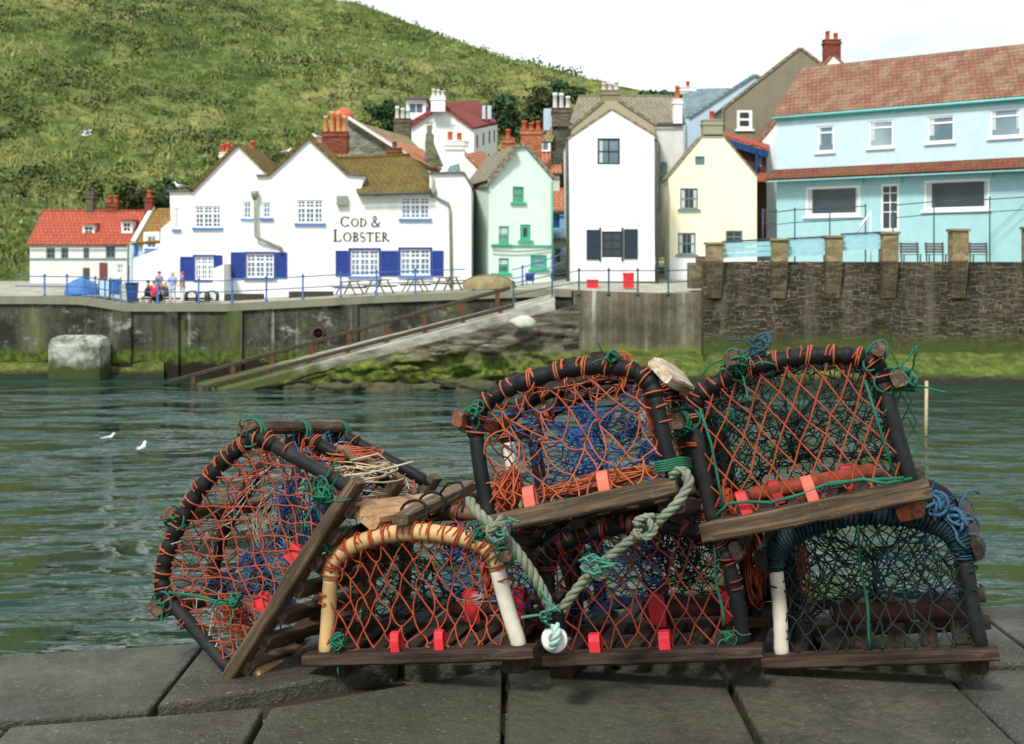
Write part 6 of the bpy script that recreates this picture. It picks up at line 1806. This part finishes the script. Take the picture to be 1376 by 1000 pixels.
b1.lath(.5, WY, -.05, .55, .055, .034, .045, None); b1.lath(.77, WY, -.03, .5, .03, .026, .04, GREENC); b1.lath(.235, WYD, -.03, None, .03, .024, .036, GREENC); b1.lath(.36, WYD, .0, None)
for x, y in ((-.06, -.02), (.07, -.02)): b1.clip(x, y, CLIPR)
for x in (.06, .20): b1.clip(x, .3, CLIPR, w_=.05, h_=.085, d_=.05)
b1.ballast(.3, -.02, .24, IRON); b1.tangle((-.235, -.01, .29), .022, GREENC, 10); b1.tangle((.215, -.01, .30), .03, GREENC, 12, tails=4); b1.tangle((-.235, -.02, .02), .022, GREENC, 8); b1.bunch(PALEN, (.1, .3, .07), .10, .10, .03, 10, .002, 'pale_net_and_glints')
c, n_, t_ = Vector((*([b1.hoop(.5)[0]]), 0, b1.hoop(.5)[1])), Vector((0, 0, 1)), Vector((1, 0, 0))
for y in (.06, .20):
    mb = MB(); cc = c + Vector((0, y, .045)); mb.tube([cc + Vector((math.cos(a) * .042, .012 * math.sin(a * 1.0), math.sin(a) * .034)) for a in [i * 2 * math.pi / 16 for i in range(16)]], .0045, 6, closed=True); b1.add(mb, 'black_lashing', HOSE)
mb = MB(); mb.tube([c + Vector((.03, .2, .075)), c + Vector((.05, .22, .10)), c + Vector((.09, .22, .10)), c + Vector((.12, .18, .07)), c + Vector((.12, .12, .03))], .004, 6); b1.add(mb, 'black_lashing', HOSE)

b2 = Pot('pot with black hoops and rusty red netting, bottom row middle', (742, 874), (998, 863), 3.7, 17, 0, 124, 50, .95, seed=5)
b2.base(WXD, WYD, WYD); b2.hoops([HOSE, HOSE, HOSE], .0225, None, REDN)
b2.end_net(0, REDN, .056, .045, jit=.006, bulge=.02); b2.end_net(b2.L, DARKN, .065, .05, .0022, .01, .008, 0, wrap=False, name='back_net'); b2.cover_net(REDN, .07, .055, slack=.01)
b2.funnel(BLUEN, -1, .3, r0=.15, length=.26); b2.funnel(DARKN, 1, .3, r0=.16, length=.28); b2.bunch(BLUEN, (.0, .32, .25), .06, .05, .07, 9, .0022, 'blue_net_bunch')
for k, m_ in ((.235, WYD), (.40, WYD), (.60, WYD), (.765, WYD)): b2.lath(k, m_, -.05, None, .05, .028, .034, DARKN)
for x, y in ((-.135, -.02), (.062, -.02)): b2.clip(x, y, CLIPR, w_=.032)
for x in (-.01, .20): b2.clip(x, .28, CLIPR, w_=.05, h_=.095, d_=.065)
b2.ballast(.28, -.06, .23, IRON, .028, .034); mb = MB(); mb.tube([Vector((.225 + .004 * math.sin(i), -.02, .32 - i * .03)) for i in range(10)], .004, 6); b2.add(mb, 'green_cord', GREENC)
b2.bunch(PALEN, (-.06, .36, .22), .13, .08, .13, 22, .0018, 'pale_net_and_glints'); b2.bunch(DARKN, (.08, .36, .2), .13, .08, .14, 26, .0018, 'dark_net_bunch'); b2.bunch(ORANGE, (.29, .25, .14), .03, .09, .13, 12, .0026, 'hanging_twine'); b2.tangle((.235, -.01, .02), .02, GREENC, 7)

b3 = Pot('teal and black netted pot with a white hoop leg, bottom row right', (1050, 876), (1318, 866), 3.7, 16, 0, 130, 62, .95, seed=7)
b3.base(WXD, WYD, WYD); b3.hoops([HOSEG, HOSE, HOSE], .0225, {(0, 0): CANEW}, TEALN)
b3.end_net(0, DARKN, .046, .036, .0026, .007, .003); b3.end_net(b3.L, DARKN, .06, .046, .0024, .01, .006, 0, wrap=False, name='back_net'); b3.cover_net(DARKN, .065, .05, slack=.01); b3.end_net(.3, DARKN, .07, .055, .0024, .012, .01, 0, wrap=False, name='inner_net')
b3.funnel(DARKN, -1, .3); b3.funnel(TEALN, 1, .3, r0=.15)
mb = MB()
for j in range(3):      # blue cord bound round the front hoop
    pp = []
    for i in range(170):
        k = .24 + .54 * i / 170; x, z = b3.hoop(k); x2, z2 = b3.hoop(k + .004); tt = Vector((x2 - x, 0, z2 - z)).normalized(); nn = Vector((-tt.z, 0, tt.x)); an = i * .62 + j * 2.1; rr = .029 + .006 * noise.noise(Vector((i * .2, j, 2)))
        pp.append(Vector((x, 0, z)) + nn * math.cos(an) * rr + Vector((0, 1, 0)) * math.sin(an) * rr)
    mb.tube(pp, .0052, 6)
b3.add(mb, 'blue_binding', twine('dark_teal_binding', (.006, .024, .032))); b3.tangle((.19, -.01, .375), .038, BLUEC, 14, .005); b3.tangle((.235, -.01, .34), .034, BLUEC, 12, .005); b3.tangle((.10, -.01, .41), .022, BLUEC, 7, .004); b3.tangle((-.10, -.01, .41), .02, BLUEC, 6, .004)
for k in (.235, .42, .6, .765): b3.lath(k, WYD, -.06, None, .055, .03, .036, TEALN)
b3.ballast(.25, -.13, .24, IRON, .03, .036); mb = MB(); mb.tube([Vector((-.02 + .004 * math.sin(i * .8), -.018, .40 - i * .028)) for i in range(15)], .0045, 6); b3.add(mb, 'green_cord', GREENC)
b3.clip(.1, .25, plain('grey_clip', S(120, 126, 122), .5, .2), .02); b3.bunch(REDBR, (-.19, .12, .22), .02, .06, .10, 10, .0028, 'hanging_twine')

# ---- pot M, top middle
pm = Pot('pot with black hoops, orange netting and a whitish top plank, upper tier left', (657, 692), (905, 641), 3.6, 17, 10, 126, 58, .985, seed=11)
pm.base(WX, WYD, WYD, .01, .05, .075); pm.hoops([HOSE, HOSE, HOSE], .0225, {(1, 0): CANEW}, ORANGE2)
pm.end_net(0, ORANGE2, .068, .056, jit=.014, slack=.008, bulge=.05); pm.end_net(pm.L, ORANGE, .09, .07, .0020, .014, .01, 0, wrap=False, name='back_net'); pm.cover_net(ORANGE2, .08, .075, slack=.012, jit=.01)
pm.funnel(BLUEN, 1, .28, r0=.17, length=.30, r1=.06); pm.funnel(BLUEN, -1, .36, r0=.15, length=.24)
for c_ in ((.03, .3, .22), (.10, .34, .17), (.16, .3, .10), (-.02, .36, .26)): pm.bunch(BLUEN, c_, .055, .05, .045, 11, .0020, 'blue_net_bunch')
pm.bunch(PALEN, (.10, .34, .20), .07, .04, .06, 14, .0022, 'pale_net_and_glints'); pm.bunch(ORANGE, (-.205, .05, .055), .05, .07, .075, 48, .0026); pm.bunch(ORANGE2, (.04, .06, .03), .20, .05, .028, 60, .0026); pm.bunch(ORANGE2, (.15, .12, .34), .05, .04, .04, 20, .0024); pm.bunch(ORANGE, (.225, .10, .2), .02, .05, .14, 16, .0024)
mb = MB(); mb.tube([Vector((-.235, -.005, .265)), Vector((-.05, .1, .258)), Vector((.1, .3, .25))], .004, 6); pm.add(mb, 'blue_cord', BLUEN)
pm.lath(.245, WRUST, -.05, None, .042, .032, .036, GREENC); pm.lath(.40, WYD, .05, None); pm.lath(.748, WPALE, -.03, .36, .08, .036, .045, None); pm.lath(.58, WYD, .05, None)
pm.tangle((-.235, -.03, .285), .02, GREENC, 7); pm.tangle((.17, -.03, .345), .016, GREENC, 7)
mb = MB()
for i in range(5): mb.tube([Vector((.225, -.03, .02 + i * .006)), Vector((.25, -.035, .018 + i * .006)), Vector((.29, -.01, .02 + i * .006)), Vector((.30, .08, .02 + i * .006))], .004, 6)
pm.add(mb, 'cord_knot', GREENC)
for x in (-.135, .075): pm.clip(x, -.005, CLIPF, w_=.032, h_=.055)
mb = MB()
for j in range(26):
    a0 = .25 + j * .045
    for y in (.30,):
        mb_c = pm.hoop(.745 + j * .0085); mb.tube([Vector((mb_c[0] + .026 * math.cos(a) * .9, y + .026 * math.sin(a), mb_c[1])) for a in [i * .6 for i in range(11)]], .0026, 5) if j % 4 == 0 else None
pm.add(mb, 'hoop_lashing', ORANGE)

# ---- pot R, top right
pr = Pot('pot with wide diamond orange netting and heavy plank base, upper tier right', (958, 697), (1224, 645), 3.6, 15, 5, 152, 50, .97, seed=17)
pr.base(WX, WRUST, WYD, .035, .055, .085); pr.hoops([HOSE, HOSE, HOSE], .0225, {(0, 0): HOSEG, (0, 1): HOSEG}, ORANGE2)
pr.end_net(0, ORANGE, .062, .050, .0028, .004, 0, .012, shear=-.0); pr.end_net(pr.L, DARKN, .042, .034, .0022, .01, .006, 0, wrap=False, name='back_net'); pr.cover_net(DARKN, .048, .04, .0023, slack=.008); pr.end_net(.31, DARKN, .07, .055, .0022, .012, .012, 0, wrap=False, name='inner_net')
pr.funnel(DARKN, 1, .3, r0=.16, length=.28); pr.funnel(DARKN, -1, .3, r0=.16, length=.25); pr.bunch(GREENC, (-.19, .2, .25), .05, .06, .04, 12, .0022, 'green_net_bunch'); pr.bunch(DARKN, (-.03, .25, .37), .06, .05, .03, 10, .004, 'dark_cord_bunch')
for k, m_ in ((.235, WY), (.43, WY), (.70, WY), (.775, WY)):
    c, n_, t_ = pr.lath(k, m_, -.075, None, .045 if k != .70 else .03, .042, .040, GREENC)
    if k != .70: pr.tangle(c + Vector((.01, -.03, -.01)), .030, GREENC, 12, .0034, tails=4)
pr.tangle((-.04, .0, .425), .03, TEALN, 9, .003, tails=4)
pr.bunch(ORANGE, (.18, .02, .35), .03, .03, .04, 10, .0026); pr.bunch(ORANGE, (-.215, .0, .05), .025, .03, .06, 10, .0026)
for x, y, m_, hh in ((-.17, -.015, CLIPR, .06), (-.01 + .02, -.015, CLIPF, .065), (-.10, .24, CLIPR, .06), (.11, .26, CLIPR, .06)): pr.clip(x, y, m_, h_=hh, w_=.03, lean=-.12)
pr.ballast(.24, -.18, .18, plain('orange_wrapped_bar', (.26, .05, .025), .85, .4, 30, bump=.6, bscale=90), .022); mb = MB()
mb.tube([Vector((-.25, -.045, .01)), Vector((-.21, -.05, .035)), Vector((-.16, -.05, .03)), Vector((-.10, -.045, .015)), Vector((-.02, -.03, .02)), Vector((.06, -.03, .035)), Vector((.16, -.05, .025)), Vector((.25, -.05, .012))], .005, 6); mb.tube([Vector((.05, -.035, .03)), Vector((.15, -.06, .03)), Vector((.2, -.06, .008)), Vector((.27, -.04, .006))], .005, 6)
pr.add(mb, 'green_cord', GREENC); mb = MB()
mb.tube([Vector((-.232, -.02, .30)), Vector((-.222, -.03, .2)), Vector((-.226, -.03, .1)), Vector((-.23, -.03, .02))], .004, 6); mb.tube([Vector((.215, -.02, .28)), Vector((.222, -.03, .15)), Vector((.228, -.03, .02))], .004, 6)
for q in range(4): mb.tube([Vector((.24, .0, .30 - q * .05)), Vector((.30, .05, .34 - q * .06)), Vector((.32, .06, .26 - q * .06)), Vector((.28, .04, .2 - q * .05))], .002, 5)
pr.add(mb, 'loose_cord', GREENC)

# ---- pot L, tipped on its side at left
pl = Pot('pot tipped over on its side showing its slatted timber base, far left', (310, 900), (468, 655), 3.78, 17, 7, 142, 50, .88, seed=23)
pl.base(WX, WTAN, WSL, .03, .035, .085, 7, .026, big=.10); pl.hoops([HOSE, HOSE, HOSE], .0215, {(0, 0): HOSEG, (0, 1): HOSEG}, ORANGE2)
pl.end_net(0, ORANGE, .050, .036, .0025, .006, .003, .03); pl.end_net(pl.L, PALEN, .05, .04, .0022, .012, .01, 0, wrap=False, name='back_net'); pl.cover_net(ORANGE, .055, .05, slack=.012); pl.cover_net(PALEN, .07, .06, .0018, slack=.012, f=.95, jit=.01)
pl.funnel(BLUEN, 1, .32, r0=.16, length=.30); pl.funnel(BLUEN, -1, .32, r0=.15, length=.26); 
for c_ in ((.08, .28, .25), (-.02, .3, .2), (.1, .3, .14), (.03, .32, .12)): pl.bunch(BLUEN, c_, .055, .05, .055, 12, .0020, 'blue_net_bunch')
pl.bunch(PALEN, (.0, .3, .2), .14, .06, .14, 40, .0018, 'pale_net_and_glints'); pl.bunch(ORANGE, (-.2, .05, .1), .06, .05, .08, 16, .0024)
for k, m_ in ((.235, WY), (.455, WY), (.70, WY)):
    c, n_, t_ = pl.lath(k, m_, -.03, None if k != .70 else .64, .05 if k != .7 else .06, .034, .038, GREENC)
    pl.tangle(c + Vector((0, -.01, 0)) - n_ * .02, .018, GREENC, 6, tails=2)
pl.tangle((.255, -.02, .04), .032, GREENC, 16, .0034, tails=5); pl.tangle((.235, .05, .10), .025, GREENC, 8, tails=4)
mb = MB(); mb.tube([Vector((-.25, -.02, .28)), Vector((-.20, -.03, .20)), Vector((-.17, -.03, .13)), Vector((-.14, -.03, .07))], .0045, 6); pl.add(mb, 'green_cord', GREENC); pl.tangle((-.14, -.03, .10), .022, GREENC, 8, .004, tails=4)
for x in (-.11, .06): pl.clip(x, .02, CLIPR, z=.005, w_=.05, h_=.055)

# ---- loose cords lying on the tipped pot, netting bundle, thick ropes and float
def world_tangle(name, label, cat, px, py, D, rx, ry, rz, n, r, mat, seed):
    c = P(px, py, D); o = thing(name, c, label, cat); rg = random.Random(seed); mb = MB()
    for q in range(n):
        a = Vector((rg.gauss(0, .5), rg.gauss(0, .5), 1)).normalized(); b = a.orthogonal().normalized(); d_ = a.cross(b); k_ = rg.uniform(.4, 1); ph = rg.uniform(0, 6); sh = Vector((rg.uniform(-.5, .5) * rx, rg.uniform(-.5, .5) * ry, rg.uniform(-.5, .5) * rz))
        mb.tube([c + sh + Vector((v.x * rx, v.y * ry, v.z * rz)) * k_ + Vector((0, 0, abs(rg.gauss(0, .1)) * rz)) for v in [(b * math.cos(ph + i * .5) + d_ * math.sin(ph + i * .5)) for i in range(11)]], r, 5)
    mb.build('cords', mat, o); return o


o = world_tangle('cord_coil', 'loose straw coloured cords heaped on the tipped pot beside its tan runner', 'cord', 478, 634, 4.06, .11, .12, .035, 34, .0026, STRAWC, 5)
c0 = P(505, 636, 3.95); mb = MB(); mb.tube([c0 + Vector((-.13, 0, -.012)), c0 + Vector((-.02, .0, .0)), c0 + Vector((.06, .02, .018)), c0 + Vector((.11, .03, .03))], .0032, 6); mb.tube([c0 + Vector((-.08, .05, .03)), c0 + Vector((.0, .05, .05)), c0 + Vector((.04, .10, .01))], .0028, 6); mb.build('stiff_cord', PALEN, o)
mb = MB(); c1 = P(497, 628, 4.0); mb.tube([c1 + Vector((-.1 + .2 * i / 9, .02, .05 - .085 * i / 9 + .012 * math.sin(i * 2.0))) for i in range(10)], .011, 7); mb.build('twisted_strap', plain('brown_strap', S(108, 84, 60), .8, .3, 20), o)
world_tangle('cord_coil', 'orange cord heap on the tipped pot behind the straw cords', 'cord', 462, 612, 4.15, .09, .09, .022, 26, .0028, ORANGE2, 6)
world_tangle('net_bundle', 'bundle of red brown netting wedged under the left end of the upper right pot', 'net bundle', 938, 684, 3.85, .085, .12, .045, 70, .003, REDBR, 9)


def rope(mb, pts, r, pitch=.075, strands=3, sub=14):
    P_ = [Vector(p) for p in pts]; path = []
    for i in range(len(P_) - 1):
        p0, p1, p2, p3 = P_[max(0, i - 1)], P_[i], P_[i + 1], P_[min(len(P_) - 1, i + 2)]
        for j in range(sub):
            t_ = j / sub; path.append(.5 * (2 * p1 + (p2 - p0) * t_ + (2 * p0 - 5 * p1 + 4 * p2 - p3) * t_ * t_ + (-p0 + 3 * p1 - 3 * p2 + p3) * t_ ** 3))
    path.append(P_[-1])
    d = [0]
    for a, b in zip(path, path[1:]): d.append(d[-1] + (b - a).length)
    u_ = (path[1] - path[0]).orthogonal().normalized(); lines = [[] for _ in range(strands)]
    fine = max(len(path), int(d[-1] / .007)); k = 0
    for q in range(fine + 1):
        s_ = d[-1] * q / fine
        while k < len(d) - 2 and d[k + 1] < s_: k += 1
        f = (s_ - d[k]) / max(1e-9, d[k + 1] - d[k]); c = path[k].lerp(path[k + 1], f); t_ = (path[k + 1] - path[k]).normalized()
        u_ = (u_ - t_ * u_.dot(t_)).normalized(); w_ = t_.cross(u_)
        for m in range(strands):
            an = 2 * math.pi * (s_ / pitch + m / strands); lines[m].append(c + u_ * (math.cos(an) * r * .52) + w_ * (math.sin(an) * r * .52))
    for l in lines: mb.tube(l, r * .56, 7)


rt = thing('mooring_rope', P(745, 830, 3.42), 'thick twisted greenish rope knotted in a V between the pots', 'rope')
RD_ = 3.44
mb = MB(); rope(mb, [P(630, 672, 3.5), P(645, 692, 3.46), P(668, 712, 3.44), P(695, 742, RD_), P(722, 782, RD_), P(738, 815, RD_), P(746, 836, RD_)], .0145); mb.build('left_length', ROPEM, rt)
mb = MB(); rope(mb, [P(921, 634, 3.46), P(926, 650, 3.44), P(908, 678, 3.43), P(880, 704, RD_), P(850, 724, RD_), P(815, 752, RD_), P(785, 780, RD_), P(760, 812, RD_), P(747, 836, RD_)], .0125); rope(mb, [P(921, 634, 3.46), P(912, 632, 3.47), P(902, 640, 3.49)], .011); mb.build('right_length', ROPEM, rt)
mb = MB(); rg = random.Random(3)
for c_, k_ in ((P(672, 714, 3.42), .85), (P(866, 706, 3.42), .8), (P(806, 762, 3.42), .6)):
    mb = MB()
    for j in range(4 if k_ > .5 else 2):
        a = Vector((rg.gauss(0, 1), .3, rg.gauss(0, 1))).normalized(); b = a.orthogonal().normalized(); e = a.cross(b); rr = .028 * k_
        rope(mb, [c_ + b * math.cos(q) * rr + e * math.sin(q) * rr + a * q * .004 for q in [i * .7 for i in range(10)]], .0105 * k_, .05)
    mb.build('knot', ROPEM, rt)
mb = MB(); rg = random.Random(8)
for c_, n_ in ((P(806, 764, 3.40), 12), (P(735, 823, 3.40), 7), (P(676, 707, 3.40), 6)):
    for j in range(n_):
        p = [c_ + Vector((rg.gauss(0, .012), rg.gauss(0, .006), rg.gauss(0, .010)))]
        for q in range(4): p.append(p[-1] + Vector((rg.gauss(0, .014), rg.gauss(0, .006), rg.gauss(0, .010))))
        mb.tube(p, .0035, 5)
mb.build('frayed_end', twine('sea_green_fray', (.045, .2, .145)), rt)
mb = MB(); c_ = P(746, 838, RD_); mb.lathe(c_ + Vector((0, 0, .03)), [(.024, -.06), (.026, -.03), (.026, 0), (.022, .01)], 14); mb.build('black_whipping', HOSE, rt)
mb = MB(); rope(mb, [P(746, 840, 3.40), P(748, 852, 3.385), P(745, 864, 3.385), P(741, 872, 3.40)], .012, .05); mb.build('rope_tail', twine('pale_teal_rope', (.30, .44, .38)), rt)
fl = thing('float', P(745, 858, 3.43), 'white ring float hanging at the bottom of the V of rope', 'float')
mb = MB(); c_ = P(745, 859, 3.43); ax = Vector((.05, -1, .12)).normalized(); mb.lathe(c_, [(.013, -.018), (.028, -.026), (.033, -.012), (.034, .0), (.033, .012), (.028, .026), (.013, .018), (.013, -.018)], 26, ax, cap=False); mb.build('ring', plain('white_float_plastic', (.70, .69, .64), .45, .12, 20), fl)
